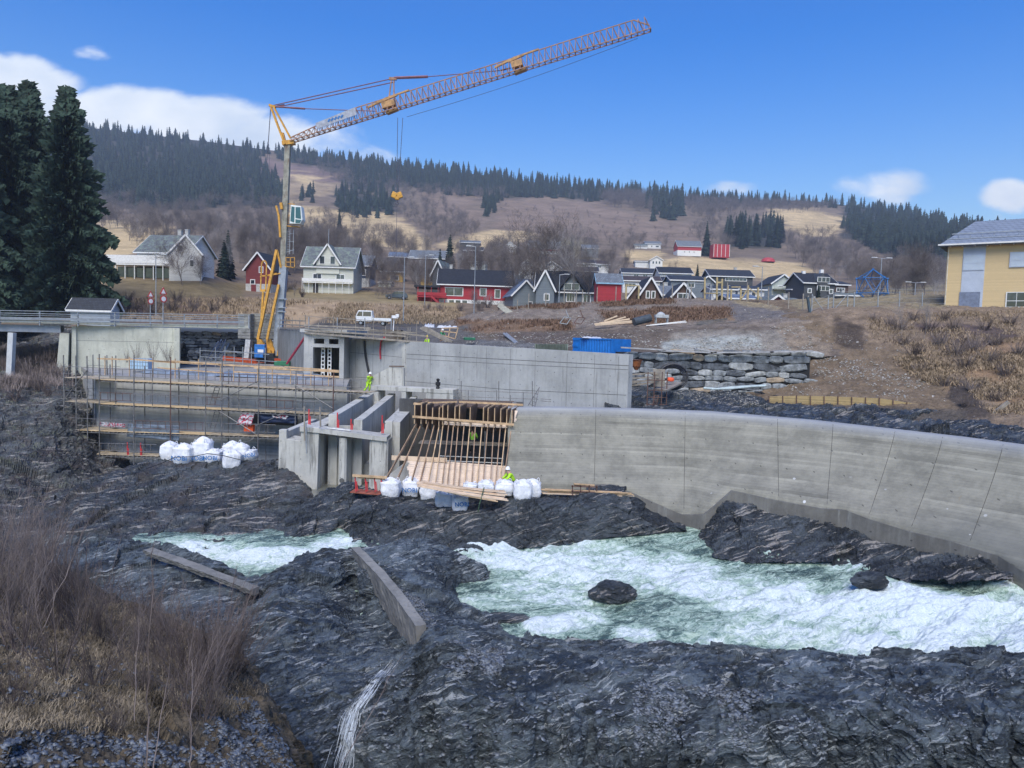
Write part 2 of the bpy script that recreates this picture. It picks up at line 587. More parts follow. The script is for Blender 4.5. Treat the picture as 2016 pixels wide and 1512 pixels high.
def concrete(name, light, dark, stain=(0.10, 0.095, 0.08), board=0.0, vert=0.5, bsz=0.12, wet=0.0, stain_lo=0.56):
    t = NT(name)
    a = t.noise(t.pos, 0.45, 6, 0.62)
    b = t.noise(t.pos, 5.0, 5, 0.7)
    streak = t.noise(t.scale(t.pos, (1.6, 1.6, 0.16)), 1.5, 6, 0.65)
    f = t.math('ADD', t.math('MULTIPLY', a, 0.55), t.math('ADD', t.math('MULTIPLY', b, 0.18), t.math('MULTIPLY', streak, 0.34)))
    col = t.mix(t.ss(f, 0.38, 0.68), dark, light)
    col = t.mix(t.math('MULTIPLY', t.ss(streak, stain_lo, stain_lo+0.16), vert), col, stain)
    h = b
    if board > 0:
        z = t.sep(t.pos)[2]
        wob = t.noise(t.scale(t.pos, (0.35, 0.35, 0.9)), 1.0, 2, 0.5)
        zz = t.math('DIVIDE', t.math('ADD', z, t.math('MULTIPLY', wob, 0.10)), bsz)
        wn = t.n('ShaderNodeTexWhiteNoise'); wn.noise_dimensions = '1D'; t.l(t.math('FLOOR', zz), wn.inputs['W'])
        fr = t.math('FRACT', zz)
        lin = t.math('MULTIPLY', t.ss(fr, 0.0, 0.16), 1.0)
        patch = t.ss(t.noise(t.scale(t.pos, (0.22, 0.22, 1.2)), 1.3, 4, 0.6), 0.35, 0.65)
        fine = t.noise(t.scale(t.pos, (0.5, 0.5, 22)), 1.0, 5, 0.75)
        bf = t.math('ADD', t.math('MULTIPLY', wn.outputs['Value'], 0.5), t.math('MULTIPLY', fine, 0.6))
        mul = t.ss(bf, 0.15, 0.85, 1-board*0.55, 1+board*0.35)
        mul = t.math('ADD', t.math('MULTIPLY', mul, patch), t.math('SUBTRACT', 1.0, patch))
        mul = t.math('MULTIPLY', mul, t.ss(lin, 0, 1, 1-board*0.3, 1))
        vc = t.n('ShaderNodeVectorMath'); vc.operation = 'SCALE'
        t.l(col, vc.inputs[0]); t.l(mul, vc.inputs['Scale'])
        col = vc.outputs[0]
        h = t.math('ADD', b, t.math('MULTIPLY', lin, 0.8))
    # pinholes and pale lime marks
    pin = t.voro(t.pos, 2.3)
    col = t.mix(t.ss(pin, 0.035, 0.02), col, tuple(x*0.35 for x in dark))
    sx = t.sep(t.pos)
    gx = t.math('MULTIPLY', t.math('SUBTRACT', t.math('FRACT', t.math('DIVIDE', sx[0], 1.25)), .5), 1.25); gz = t.math('MULTIPLY', t.math('SUBTRACT', t.math('FRACT', t.math('DIVIDE', sx[2], 1.1)), .5), 1.1)
    tie = t.math('SQRT', t.math('ADD', t.math('MULTIPLY', gx, gx), t.math('MULTIPLY', gz, gz)))
    col = t.mix(t.math('MULTIPLY', t.ss(tie, .045, .028), .7), col, tuple(x*0.3 for x in dark))
    return t.fin(col, 0.82 if wet == 0 else 0.55, t.bump(h, 0.3, 0.03), 0.3)
def rockmat(name, base=(0.030, 0.035, 0.045), mid=(0.085, 0.095, 0.115), quartz=(0.42, 0.39, 0.35), amount=0.5, tilt=20, scale=1.0, brown=None, rough=0.45, lichen=None):
    """foliated dark slate with pale quartz stringers"""
    t = NT(name)
    w = t.noise(t.pos, 0.55*scale, 4, 0.55, out='Color')
    vm = t.n('ShaderNodeVectorMath'); vm.operation = 'MULTIPLY_ADD'
    t.l(w, vm.inputs[0]); vm.inputs[1].default_value = (0.75, 0.75, 0.75); t.l(t.pos, vm.inputs[2])
    rp = t.scale(vm.outputs[0], (1, 1, 1), (R(24), R(tilt), R(8)))
    lay = t.noise(t.scale(rp, (0.55, 0.6, 4.5)), 1.3*scale, 7, 0.68, 0.25)
    fine = t.noise(t.scale(rp, (1.6, 1.6, 7)), 3.2*scale, 7, 0.75, 0.3)
    big = t.noise(t.pos, 0.35*scale, 5, 0.6)
    sep1 = t.n('ShaderNodeSeparateColor'); t.l(t.voro(t.scale(rp, (0.8, 0.8, 2.6)), 1.7*scale, out='Color'), sep1.inputs[0])
    sep2 = t.n('ShaderNodeSeparateColor'); t.l(t.voro(t.scale(rp, (0.8, 0.8, 2.2)), 5.5*scale, out='Color'), sep2.inputs[0])
    f = t.math('ADD', t.math('MULTIPLY', lay, 0.30), t.math('ADD', t.math('MULTIPLY', fine, 0.40), t.math('MULTIPLY', big, 0.22)))
    f = t.math('ADD', f, t.math('ADD', t.math('MULTIPLY', sep1.outputs[0], 0.15), t.math('MULTIPLY', sep2.outputs[0], 0.12)))
    col = t.mix(t.ss(f, 0.46, 0.80), base, mid)
    col = t.mix(t.math('MULTIPLY', t.ss(t.noise(t.pos, 0.28*scale, 5, 0.6, 0.8), 0.5, 0.64), 0.45), col, tuple(min(1, x*1.1) for x in mid))
    col = t.mix(t.math('MULTIPLY', t.ss(t.noise(t.scale(rp, (.5, .5, 1.4)), 0.5*scale, 6, 0.65, 0.5), 0.50, 0.60), 0.7), col, base)
    if brown is not None:
        col = t.mix(t.math('MULTIPLY', t.ss(t.noise(t.pos, 0.8*scale, 6, 0.7), 0.48, 0.62), 0.75), col, brown)
    if lichen is not None:
        col = t.mix(t.ss(t.noise(t.pos, 1.9*scale, 7, 0.75), 0.54, 0.64), col, lichen)
    q1 = t.noise(t.scale(rp, (0.22, 0.26, 3.4), off=(3, 1, 7)), 2.0*scale, 8, 0.70, 0.35)
    qm = t.noise(t.pos, 0.55*scale, 5, 0.65)
    q = t.math('ADD', q1, t.ss(qm, 0.36, 0.66, -0.05, 0.05))
    hi = 0.625-amount*0.06
    qf = t.ss(q, hi, hi+0.03)
    spk = t.math('MULTIPLY', t.ss(sep2.outputs[1], 0.93, 0.97), t.ss(t.noise(t.pos, 1.4*scale, 3, 0.6), 0.46, 0.6))
    qf = t.math('MAXIMUM', qf, t.math('MULTIPLY', spk, 0.55*min(1, amount*1.5)))
    qc = t.mix(t.noise(t.pos, 5.0, 4, 0.6), quartz, tuple(x*0.5 for x in quartz))
    col = t.mix(t.math('MULTIPLY', qf, 0.9), col, qc)
    hgt = t.math('ADD', t.math('ADD', t.math('MULTIPLY', lay, 0.7), t.math('MULTIPLY', fine, 0.7)), t.math('ADD', t.math('MULTIPLY', sep1.outputs[0], 0.35), t.math('MULTIPLY', sep2.outputs[0], 0.25)))
    bmp = t.bump(hgt, 0.75, 0.16/scale, None)
    return t.fin(col, t.math('ADD', rough-0.24, t.math('MULTIPLY', fine, 0.40)), bmp, 0.5)
# ---------------------------------------------------------------- the ground: hillside, banks, rocks, river
def inpoly(px, py, poly):
    r = np.zeros(px.shape, bool)
    n = len(poly)
    for i in range(n):
        x1, y1 = poly[i]; x2, y2 = poly[(i+1) % n]
        c = ((y1 > py) != (y2 > py)) & (px < (x2-x1)*(py-y1)/((y2-y1) if y2 != y1 else 1e-9)+x1)
        r ^= c
    return r
def rock_disp(L, big=0.5, slab=0.35, fine=0.08, tilt=20, k=1.3, seed=0, fade=None, lump=0.35, chips=1.0):
    V = L.V.reshape(-1, 3); N = L.N.reshape(-1, 3)
    th = R(tilt)
    n = np.array([math.sin(th), -0.42, math.cos(th)]); n /= np.linalg.norm(n)
    a = np.array([math.cos(th), 0, -math.sin(th)]); b = np.cross(n, a)
    w = np.stack([fbm(V*0.5, 3, seed+40), fbm(V*0.5, 3, seed+43), fbm(V*0.5, 3, seed+46)], 1)
    W = V+w*0.55
    Q = np.stack([W@a, W@b, W@n], 1)
    d = big*fbm(V*0.22, 4, seed)+lump*fbm(V*0.6, 4, seed+5)
    # slabs split along the foliation, at three sizes
    v0, t0, e0 = cells(Q*np.array([.17, .24, .42])*k*0.8, seed+57)
    d = d+slab*(1.2*(v0-.5)+1.5*t0)
    v1, t1, e1 = cells(Q*np.array([.42, .55, 1.0])*k*0.8, seed+60)
    d = d+slab*(0.75*(v1-.5)+0.75*t1)
    v2, t2, e2 = cells(Q*np.array([.8, 1.3, 3.6])*k*0.9, seed+63)
    d = d+slab*0.26*((v2-.5)+0.9*t2)
    v3, t3, e3 = cells(Q*np.array([2.0, 3.2, 9.0])*k*0.9, seed+66)
    d = d+fine*chips*((v3-.5)*0.8+0.8*t3)
    d = d+fine*0.5*fbm(Q*np.array([1.5, 3, 12.0]), 4, seed+21, 0.6)
    if fade is not None: d = d*fade.reshape(-1)
    L.V = (V+N*d[:, None]).reshape(L.V.shape)
    return L
ROCK = rockmat('slate_rock', base=(0.010, 0.013, 0.016), mid=(0.082, 0.097, 0.108), amount=0.75)
ROCKN = rockmat('slate_rock_near', base=(0.007, 0.011, 0.015), mid=(0.125, 0.155, 0.175), quartz=(0.42, 0.45, 0.46), amount=0.75, scale=1.5, rough=0.48)
ROCKM = rockmat('slate_rock_weathered', base=(0.018, 0.02, 0.022), mid=(0.12, 0.13, 0.128), amount=0.7, tilt=12, scale=0.9, brown=(0.07, 0.055, 0.045), lichen=(0.13, 0.14, 0.10))
def struct(o, kind='structure', label=None):
    o['kind'] = kind
    if label: o['label'] = label
    return o
# one sheet to the horizon
def hillmat():
    t = NT('hillside_grass')
    z = t.attr()
    a = t.noise(t.scale(t.pos, (1, 1, 1)), 0.05, 8, 0.68)
    b = t.noise(t.pos, 0.6, 8, 0.75)
    c = t.noise(t.scale(t.pos, (1, 1, 3)), 0.012, 5, 0.6)
    f = t.math('ADD', t.math('MULTIPLY', a, 0.5), t.math('MULTIPLY', b, 0.5))
    g = t.ss(f, 0.34, 0.66, 0.62, 1.32)
    vm = t.n('ShaderNodeVectorMath'); vm.operation = 'SCALE'; t.l(z, vm.inputs[0]); t.l(g, vm.inputs['Scale'])
    col = t.mix(t.math('MULTIPLY', t.ss(t.noise(t.pos, 0.16, 7, 0.7), 0.55, 0.68), 0.55), vm.outputs[0], (0.095, 0.075, 0.065))
    return t.fin(col, 0.95, t.bump(b, 0.5, 0.4), 0.1)
HILL = hillmat()
Hrows = [
 [(-400,655,70),(0,645,77),(480,641,93),(560,650,108),(900,652,110),(1000,640,106),(1200,606,106),(1400,603,106),(1600,626,104),(1860,614,94),(2020,614,94),(2400,616,94)],
 [(-400,600,95),(200,588,105),(480,590,120),(700,598,122),(860,606,125),(1000,608,124),(1200,598,122),(1600,603,122),(1860,604,115),(2400,604,115)],
 [(-400,560,125),(200,550,125),(400,552,128),(480,575,138),(600,580,142),(760,582,142),(1000,600,137),(1200,592,138),(1600,588,170),(2400,592,170)],
 [(-400,500,170),(200,508,180),(400,512,180),(700,546,180),(900,560,180),(1300,562,200),(1600,577,230),(2400,582,230)],
 [(-400,470,240),(200,480,260),(600,502,260),(900,522,260),(1200,537,290),(1600,558,330),(2400,562,330)],
 [(-400,430,380),(200,447,400),(600,462,400),(850,492,400),(1100,500,420),(1300,497,440),(1500,508,460),(1700,522,460),(2400,532,460)],
 [(-400,380,600),(300,412,600),(700,428,600),(1000,442,620),(1300,462,620),(1600,466,620),(1850,482,600),(2400,502,600)],
 [(-400,300,850),(200,302,850),(500,345,850),(700,372,850),(1000,387,850),(1300,411,850),(1600,420,850),(1850,447,820),(2400,482,800)],
 [(-400,215,1100),(0,238,1100),(200,254,1100),(400,280,1100),(530,296,1090),(700,318,1080),(850,334,1080),(1000,352,1080),(1100,366,1080),(1300,384,1080),(1500,396,1060),(1620,400,1050),(1750,418,1030),(1900,450,1000),(2016,472,980),(2400,505,950)]]
hill = Loft(Hrows, -400, 2420, 520, 420, back=[(0, 120, -12), (0, 700, -260)])
hill.V[:, :, 2] += (fbm(hill.V.reshape(-1, 3)*0.02, 4, 2)*1.0*np.clip((hill.V.reshape(-1, 3)[:, 1]-150)/200, 0, 3)).reshape(hill.V.shape[:2])
hill.V[:, :, 2] += (fbm(hill.V.reshape(-1, 3)*0.3, 3, 5)*0.12).reshape(hill.V.shape[:2])
hill.index()
def zones(px, py, wob):
    px = px+wob[0]; py = py+wob[1]
    C = np.zeros(px.shape+(3,)); C[:] = (0.19, 0.145, 0.105)
    def put(poly, c):
        C[inpoly(px, py, poly)] = c
    # woodland floor
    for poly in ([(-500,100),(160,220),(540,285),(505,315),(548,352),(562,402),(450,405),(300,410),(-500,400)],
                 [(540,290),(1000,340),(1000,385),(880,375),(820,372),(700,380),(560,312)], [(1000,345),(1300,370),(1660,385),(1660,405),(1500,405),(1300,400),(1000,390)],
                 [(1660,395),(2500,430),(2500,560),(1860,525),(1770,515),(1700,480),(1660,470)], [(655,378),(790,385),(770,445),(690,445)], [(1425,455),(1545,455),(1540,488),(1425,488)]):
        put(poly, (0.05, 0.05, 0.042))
    put([(503,312),(665,338),(664,366),(590,380),(545,352)], (0.20, 0.14, 0.12))
    put([(548,350),(664,362),(650,385),(570,385)], (0.32, 0.24, 0.15))
    for poly in ([(823,372),(950,378),(935,410),(952,444),(893,440),(844,408)], [(990,392),(1098,386),(1170,398),(1268,428),(1400,450),(1380,480),(1250,478),(1100,462),(975,458),(970,425)]):
        put(poly, (0.225, 0.165, 0.12))
    tan = (0.52, 0.39, 0.21)
    for poly in ([(195,430),(260,440),(335,440),(335,475),(225,515),(262,548),(195,565)], [(560,395),(685,413),(765,420),(830,458),(862,500),(789,496),(671,462),(560,440)],
                 [(560,340),(650,345),(600,372)], [(868,478),(962,455),(1032,456),(1060,472),(980,480),(893,498)], [(1503,420),(1573,409),(1660,426),(1650,465),(1594,468),(1542,441)],
                 [(1290,512),(1351,508),(1483,511),(1587,520),(1606,548),(1610,570),(1455,545),(1290,545)], [(1220,492),(1310,495),(1300,512),(1240,515)], [(1690,520),(1750,540),(1800,560),(1700,560)]):
        put(poly, tan)
    put([(1095,468),(1160,476),(1180,520),(1095,530)], (0.22, 0.19, 0.11))
    put([(200,545),(480,560),(480,612),(200,612)], (0.20, 0.155, 0.085))
    put([(560,565),(900,585),(900,606),(560,606)], (0.25, 0.195, 0.105))
    put([(480,585),(900,604),(920,645),(480,640)], (0.32, 0.235, 0.15))
    put([(220,585),(480,590),(480,640),(220,640)], (0.17, 0.115, 0.08))
    put([(640,626),(900,628),(900,660),(560,660)], (0.10, 0.095, 0.09))
    put([(1590,575),(1860,560),(1860,620),(1590,620)], (0.24, 0.20, 0.12))
    return C
_hp = hill.V.reshape(-1, 3)
_w = np.stack([fbm(_hp*0.03, 4, 71)*26*np.clip(_hp[:, 1]/500, 0.1, 1), fbm(_hp*0.03, 4, 72)*10*np.clip(_hp[:, 1]/500, 0.1, 1)])
hcol = 0
for _k in range(7):
    _j = np.stack([fbm(_hp*0.05, 3, 171+_k)*16+math.cos(_k*.9)*5, fbm(_hp*0.05, 3, 191+_k)*7+math.sin(_k*.9)*2.5])
    hcol = hcol+zones(hill.px.ravel(), hill.py.ravel(), _w+_j)/7
struct(hill.mesh('hillside', HILL, smooth=True, col=hcol))
gm = MB(); gm.add([(-4000, -600, -5), (4000, -600, -5), (4000, 6000, -5), (-4000, 6000, -5)], [(0, 1, 2, 3)])
struct(gm.build('ground', paint('far_ground', (0.06, 0.055, 0.045), 0.95)))
# ---- construction bank in the middle and right
def earthmat(name, base, dark, stone, amount=0.5, sc=1.0, spec=0.15):
    t = NT(name)
    z = t.attr()
    a = t.noise(t.pos, 0.9*sc, 8, 0.7); b = t.noise(t.pos, 6*sc, 6, 0.75)
    f = t.math('ADD', t.math('MULTIPLY', a, 0.5), t.math('MULTIPLY', b, 0.5))
    g = t.ss(f, 0.36, 0.64, 0.55, 1.35)
    vm = t.n('ShaderNodeVectorMath'); vm.operation = 'SCALE'; t.l(z, vm.inputs[0]); t.l(g, vm.inputs['Scale'])
    v1 = t.voro(t.pos, 2.6*sc); v2 = t.voro(t.pos, 6.5*sc)
    m = t.ss(t.noise(t.pos, 0.35*sc, 4, 0.6), 0.40, 0.62, 0.25, 1.0)
    s1 = t.ss(v1, 0.20, 0.14); s2 = t.ss(v2, 0.19, 0.10)
    rnd = t.n('ShaderNodeTexWhiteNoise')
    t.l(t.voro(t.pos, 2.6*sc, out='Color'), rnd.inputs['Vector'])
    s = t.math('MULTIPLY', t.math('MAXIMUM', t.math('MULTIPLY', s1, t.ss(rnd.outputs['Value'], 0.45, 0.5)), t.math('MULTIPLY', s2, 0.75)), t.math('MULTIPLY', m, amount))
    col = t.mix(s, vm.outputs[0], stone)
    return t.fin(col, 0.9, t.bump(t.math('ADD', f, t.math('MULTIPLY', s, 0.6)), 0.9, 0.15), spec)
EARTH = earthmat('excavated_earth', None, None, (0.33, 0.31, 0.28), 0.75, 1.0)
bankA = Loft([
 [(560,704,92),(850,692,80),(1000,700,76),(1240,704,70),(1600,702,68),(1700,702,67)],
 [(560,664,98),(850,660,94),(920,664,88),(1000,672,82),(1240,682,74),(1400,674,73),(1600,672,71.5),(1700,668,71)],
 [(560,655,102),(850,652,98),(920,655,92),(1000,652,87),(1100,654,84),(1300,646,80),(1450,641,78),(1580,623,77),(1700,620,76)],
 [(560,650,106),(850,647,104),(920,640,97),(1000,643,90),(1100,647,87),(1300,640,84),(1450,634,82),(1580,619,79),(1700,612,78)],
 [(560,646,109),(850,643,112),(920,622,104),(1000,608,100),(1100,602,99),(1200,594,99),(1330,589,99),(1450,592,99),(1560,606,93),(1620,618,84),(1700,612,80)]],
 560, 1700, 700, 220, back=[(0, 5, -0.4), (0, 12, -3.5)])
def earth_disp(L, a=0.25, s=0):
    V = L.V.reshape(-1, 3); N = L.N.reshape(-1, 3)
    d = a*fbm(V*0.4, 4, s)+a*0.45*fbm(V*1.6, 4, s+4, 0.6)+a*0.18*np.abs(fbm(V*5, 3, s+8))
    L.V = (V+N*d[:, None]).reshape(L.V.shape)
earth_disp(bankA, 0.3, 11)
bankA.index()
def bankcol(L, base, polys, s=0, amp=14):
    V = L.V.reshape(-1, 3)
    px = L.px.ravel()+fbm(V*0.25, 4, s)*amp; py = L.py.ravel()+fbm(V*0.3, 4, s+5)*amp*0.6
    C = np.zeros((len(V), 3)); C[:] = base
    T = 0
    for k in range(6):
        jx = fbm(V*0.7, 3, s+20+k)*amp*0.6+math.cos(k)*3; jy = fbm(V*0.7, 3, s+30+k)*amp*0.35+math.sin(k)*2
        K = C.copy()
        for poly, c in polys: K[inpoly(px+jx, py+jy, poly)] = c
        T = T+K/6
    return T
cA = bankcol(bankA, (0.135, 0.108, 0.085), [
 ([(880,580),(1700,580),(1700,640),(1300,645),(880,655)], (0.20, 0.165, 0.135)),
 ([(900,630),(1130,632),(1130,650),(900,655)], (0.19, 0.125, 0.08)),
 ([(1180,612),(1430,600),(1440,632),(1200,640)], (0.20, 0.135, 0.085)),
 ([(960,600),(1120,596),(1120,604),(960,614)], (0.20, 0.15, 0.09)),
 ([(1430,592),(1560,600),(1580,622),(1440,634)], (0.15, 0.135, 0.125)),
 ([(1440,588),(1640,590),(1640,622),(1560,612),(1440,596)], (0.26, 0.21, 0.13)),
 ([(1200,582),(1330,582),(1330,594),(1200,598)], (0.22, 0.17, 0.10)),
 ([(980,655),(1240,655),(1240,700),(980,700)], (0.11, 0.088, 0.075)),
 ([(1320,655),(1540,648),(1600,690),(1320,692)], (0.24, 0.215, 0.18)),
 ([(1300,672),(1480,660),(1500,684),(1300,690)], (0.32, 0.33, 0.30)),
 ([(1520,640),(1620,625),(1640,700),(1560,700)], (0.22, 0.175, 0.13)),
 ([(560,640),(930,640),(930,700),(560,700)], (0.115, 0.108, 0.10)),
 ([(930,668),(1070,676),(1070,700),(930,690)], (0.13, 0.13, 0.13))], 3)
struct(bankA.mesh('excavated_bank', EARTH, smooth=True, col=cA))
bankB = Loft([
 [(1460,820,56),(1560,815,56),(1700,822,54),(1890,835,50),(2016,860,45),(2400,930,40)],
 [(1460,782,62),(1580,782,60),(1700,785,57.5),(1850,796,54),(2016,810,50),(2400,850,46)],
 [(1460,740,73),(1560,735,67),(1700,735,63),(1850,745,60),(2016,752,56),(2400,770,52)],
 [(1460,700,76),(1560,690,72.5),(1600,688,70),(1700,680,68.5),(1850,690,65),(2016,695,62),(2400,705,58)],
 [(1460,640,84),(1540,628,79),(1580,624,77),(1620,614,77.5),(1700,610,77.5),(1860,608,77),(2016,608,76),(2400,610,74)],
 [(1460,612,95),(1580,606,88),(1620,603,86),(1720,600,86),(1860,604,80),(2016,606,79),(2400,608,78)],
 [(1460,592,104),(1580,590,99),(1650,589,98),(1720,582,99),(1850,581,99),(1870,592,92),(2400,598,92)]],
 1460, 2420, 560, 260, back=[(0, 10, -1), (0, 10, -6)])
earth_disp(bankB, 0.32, 31)
# the washed gully edge of the dug slope
bankB.index()
cB = bankcol(bankB, (0.175, 0.13, 0.086), [
 ([(1560,600),(2500,598),(2500,1000),(1900,830),(1890,770),(1850,720),(1780,690),(1700,670),(1640,640),(1610,622)], (0.22, 0.165, 0.115)),
 ([(1640,620),(1700,650),(1700,690),(1640,680)], (0.085, 0.065, 0.05)),
 ([(1800,640),(1990,640),(2016,720),(1960,700),(1860,700)], (0.105, 0.078, 0.07)),
 ([(1770,700),(1850,715),(1880,780),(1860,760),(1780,715)], (0.26, 0.18, 0.11)),
 ([(1900,690),(2100,640),(2100,830),(1980,800),(1910,760)], (0.245, 0.165, 0.10)),
 ([(1870,740),(1930,760),(1950,830),(1880,820)], (0.075, 0.06, 0.05)),
 ([(1560,570),(1860,570),(1860,603),(1560,606)], (0.25, 0.205, 0.125)),
 ([(1500,790),(1900,810),(1900,850),(1460,850)], (0.10, 0.085, 0.07))], 13, 22)
struct(bankB.mesh('earth_slope', EARTH, smooth=True, col=cB))
# rock shelf behind the dam crest
rb = Loft([
 [(1190,835,47.6),(1240,828,47.8),(1600,858,44.2),(2016,925,36.6),(2400,990,33)],
 [(1190,806,51),(1240,806,51),(1400,812,51),(1600,832,48),(1750,848,46),(2016,895,39),(2400,950,35)],
 [(1190,780,57),(1240,780,57),(1400,785,58),(1520,800,56),(1700,818,52),(1900,838,48),(2016,868,43),(2400,915,39)],
 [(1190,760,66),(1240,762,66),(1350,763,66),(1480,770,64),(1540,790,60),(1620,802,58),(1700,800,57),(1800,808,55),(1890,824,51.5),(2016,850,46),(2400,900,42)]],
 1190, 2420, 520, 130, back=[(0, 1, -.2), (0, 4, -2)])
rock_disp(rb, 0.3, 0.3, 0.07, 22, 1.6, 51, lump=0.25)
struct(rb.mesh('rock_shelf', ROCK))
# left bank under the bridge
r1 = Loft([
 [(-400,1100,40),(0,1020,45),(150,985,49),(260,965,53),(340,965,55)],
 [(-400,980,47),(0,950,50),(120,930,54),(200,940,57),(340,955,59)],
 [(-400,860,54),(0,840,58),(60,815,60),(110,800,61),(160,850,61.5),(200,905,62),(340,948,63)],
 [(-400,780,60),(0,770,66),(60,765,68),(130,765,68),(180,800,68),(340,900,68)],
 [(-400,700,70),(0,690,76),(130,690,76),(200,760,76),(340,800,74)],
 [(-400,650,80),(0,645,82),(130,650,82),(340,700,80)]], -400, 340, 380, 330, back=[(0, 3, 0), (0, 5, -3)])
_fade = np.ones((r1.ny, r1.nx))
rock_disp(r1, 0.7, 0.45, 0.09, 8, 1.1, 61, lump=0.4)
r1.index()
c1 = bankcol(r1, (1, 1, 1), [([(-500,600),(120,600),(130,790),(60,760),(0,780),(-500,800)], (0, 0, 0))], 8, 20)
def mixrock():
    t = NT('bank_rock_and_brush')
    z = t.attr()
    return t
ROCKM2 = ROCKM
struct(r1.mesh('left_bank_rock', ROCKM2))
def bench(rows, x0, x1, nx, ny, name, mat, back, disp, label=None, kind='structure', hook=None):
    L = Loft(rows, x0, x1, nx, ny, back=back)
    if hook: hook(L)
    rock_disp(L, *disp[0], **disp[1])
    o = struct(L.mesh(name, mat), kind)
    L.index()
    return L
r2 = bench([
 [(-50,1115,37.5),(100,1100,37.5),(350,1086,37.5),(560,1068,38.5),(600,1064,38.8),(660,1060,39)],
 [(-50,1050,41),(100,1045,41),(300,1015,41.5),(450,1002,42),(590,1002,42),(640,1040,40.5),(660,1050,40)],
 [(-50,1005,44),(100,1008,44),(160,975,45),(300,945,45.5),(450,945,45.5),(560,950,44.8),(590,975,43.8),(630,1030,42),(660,1045,41)],
 [(-50,998,46),(60,1003,46),(100,988,46.5),(150,968,47.5),(230,928,48.5),(310,909,48.8),(400,914,48),(470,908,47.8),(545,910,47.2),(580,938,45.6),(600,972,44.4),(630,1026,43),(660,1042,42)]],
 -50, 660, 520, 190, 'west_rock', rockmat('slate_rock_brown', base=(0.012,0.015,0.018), mid=(0.09,0.102,0.107), amount=0.7, tilt=10, brown=(0.062,0.053,0.048)), [(0, 2.5, -1.0), (0, 3, -4)], ((0.3, 0.22, 0.08), dict(tilt=12, k=1.5, seed=101, lump=0.24)))
r3 = bench([
 [(560,1075,38.3),(640,1068,38.6),(700,1062,39),(750,1060,39.5)],
 [(560,1030,40),(640,1012,40.4),(700,1005,40.8),(750,1005,41)],
 [(560,1012,42),(600,992,42.3),(640,970,42.8),(680,955,43),(710,958,43),(750,975,43)]],
 560, 750, 170, 120, 'middle_rock', ROCK, [(0, 0.8, -0.8), (0, 1.5, -3)], ((0.12, 0.2, 0.08), dict(tilt=15, k=1.7, seed=111, lump=0.2)))
r4 = bench([
 [(648,1120,39.6),(672,1112,38.4),(690,1095,37),(800,1096,37.2),(910,1108,36.8),(1000,1080,38),(1100,1074,38.6),(1200,1058,39.2),(1350,1046,40.2)],
 [(648,1095,40.4),(674,1075,39.6),(692,1042,39),(760,1050,38.5),(800,1054,38.3),(910,1068,37.8),(1000,1046,38.6),(1100,1036,39),(1200,1026,39.5),(1350,1040,40.2)],
 [(648,1085,41),(676,1050,40.6),(697,998,40),(760,990,40),(820,1002,39.6),(900,1014,39.2),(1000,998,39.8),(1100,988,40.1),(1200,988,40.3),(1300,1016,40.7),(1350,1036,40.8)],
 [(648,1080,41.6),(680,1040,41.2),(702,988,41.3),(760,976,42),(820,978,42),(930,988,42),(1000,978,42),(1100,968,42.5),(1180,964,42.7),(1250,968,42.6),(1300,1003,42),(1350,1032,41.6)]],
 648, 1350, 600, 180, 'centre_rock', ROCK, [(0, 2, -0.3), (0, 2, -3)], ((0.16, 0.18, 0.07), dict(tilt=24, k=1.5, seed=121, lump=0.14)))
r5 = bench([
 [(1372,1066,39.2),(1410,1102,36.8),(1470,1112,36.2),(1570,1112,35.6),(1650,1112,35.2),(1780,1142,32.6),(1900,1150,31.2),(1995,1146,30.8)],
 [(1372,1054,39.8),(1420,1052,38.4),(1500,1052,38),(1600,1067,37),(1700,1090,35.3),(1800,1108,33.8),(1900,1118,32.3),(1995,1140,31.2)],
 [(1372,1048,40.4),(1400,1014,40.5),(1430,988,40.5),(1500,998,40),(1600,1013,38.8),(1680,1028,37.6),(1720,1056,36.6),(1800,1072,35),(1880,1082,33.8),(1940,1102,32.6),(1995,1136,31.8)]],
 1372, 1995, 520, 140, 'east_rock', ROCK, [(0, 1.2, -0.8), (0, 1.5, -3)], ((0.08, 0.18, 0.07), dict(tilt=26, k=1.7, seed=131, lump=0.10)))
def flutes(L):
    V = L.V.reshape(-1, 3); N = L.N.reshape(-1, 3)
    face = np.clip((20.6-V[:, 1])/0.9, 0, 1)*np.clip((2.0-V[:, 2])/0.7, 0, 1)
    fl = 1-np.abs(fbm(V*np.array([.75, .5, .10]), 4, 301))*2.6
    hump = fbm(V*np.array([.30, .34, 0.0]), 3, 311)
    top = 1-face; nx_ = np.clip((V[:, 1]-19)/3, 0, 1)*np.clip((26-V[:, 1])/3, 0, 1)
    V = V+np.array([0, -1.0, 0])*((fl-.3)*0.75*face)[:, None]+np.array([0, 0, 1.0])*(hump*0.75*top*nx_)[:, None]
    L.V = V.reshape(L.V.shape); L.normals()
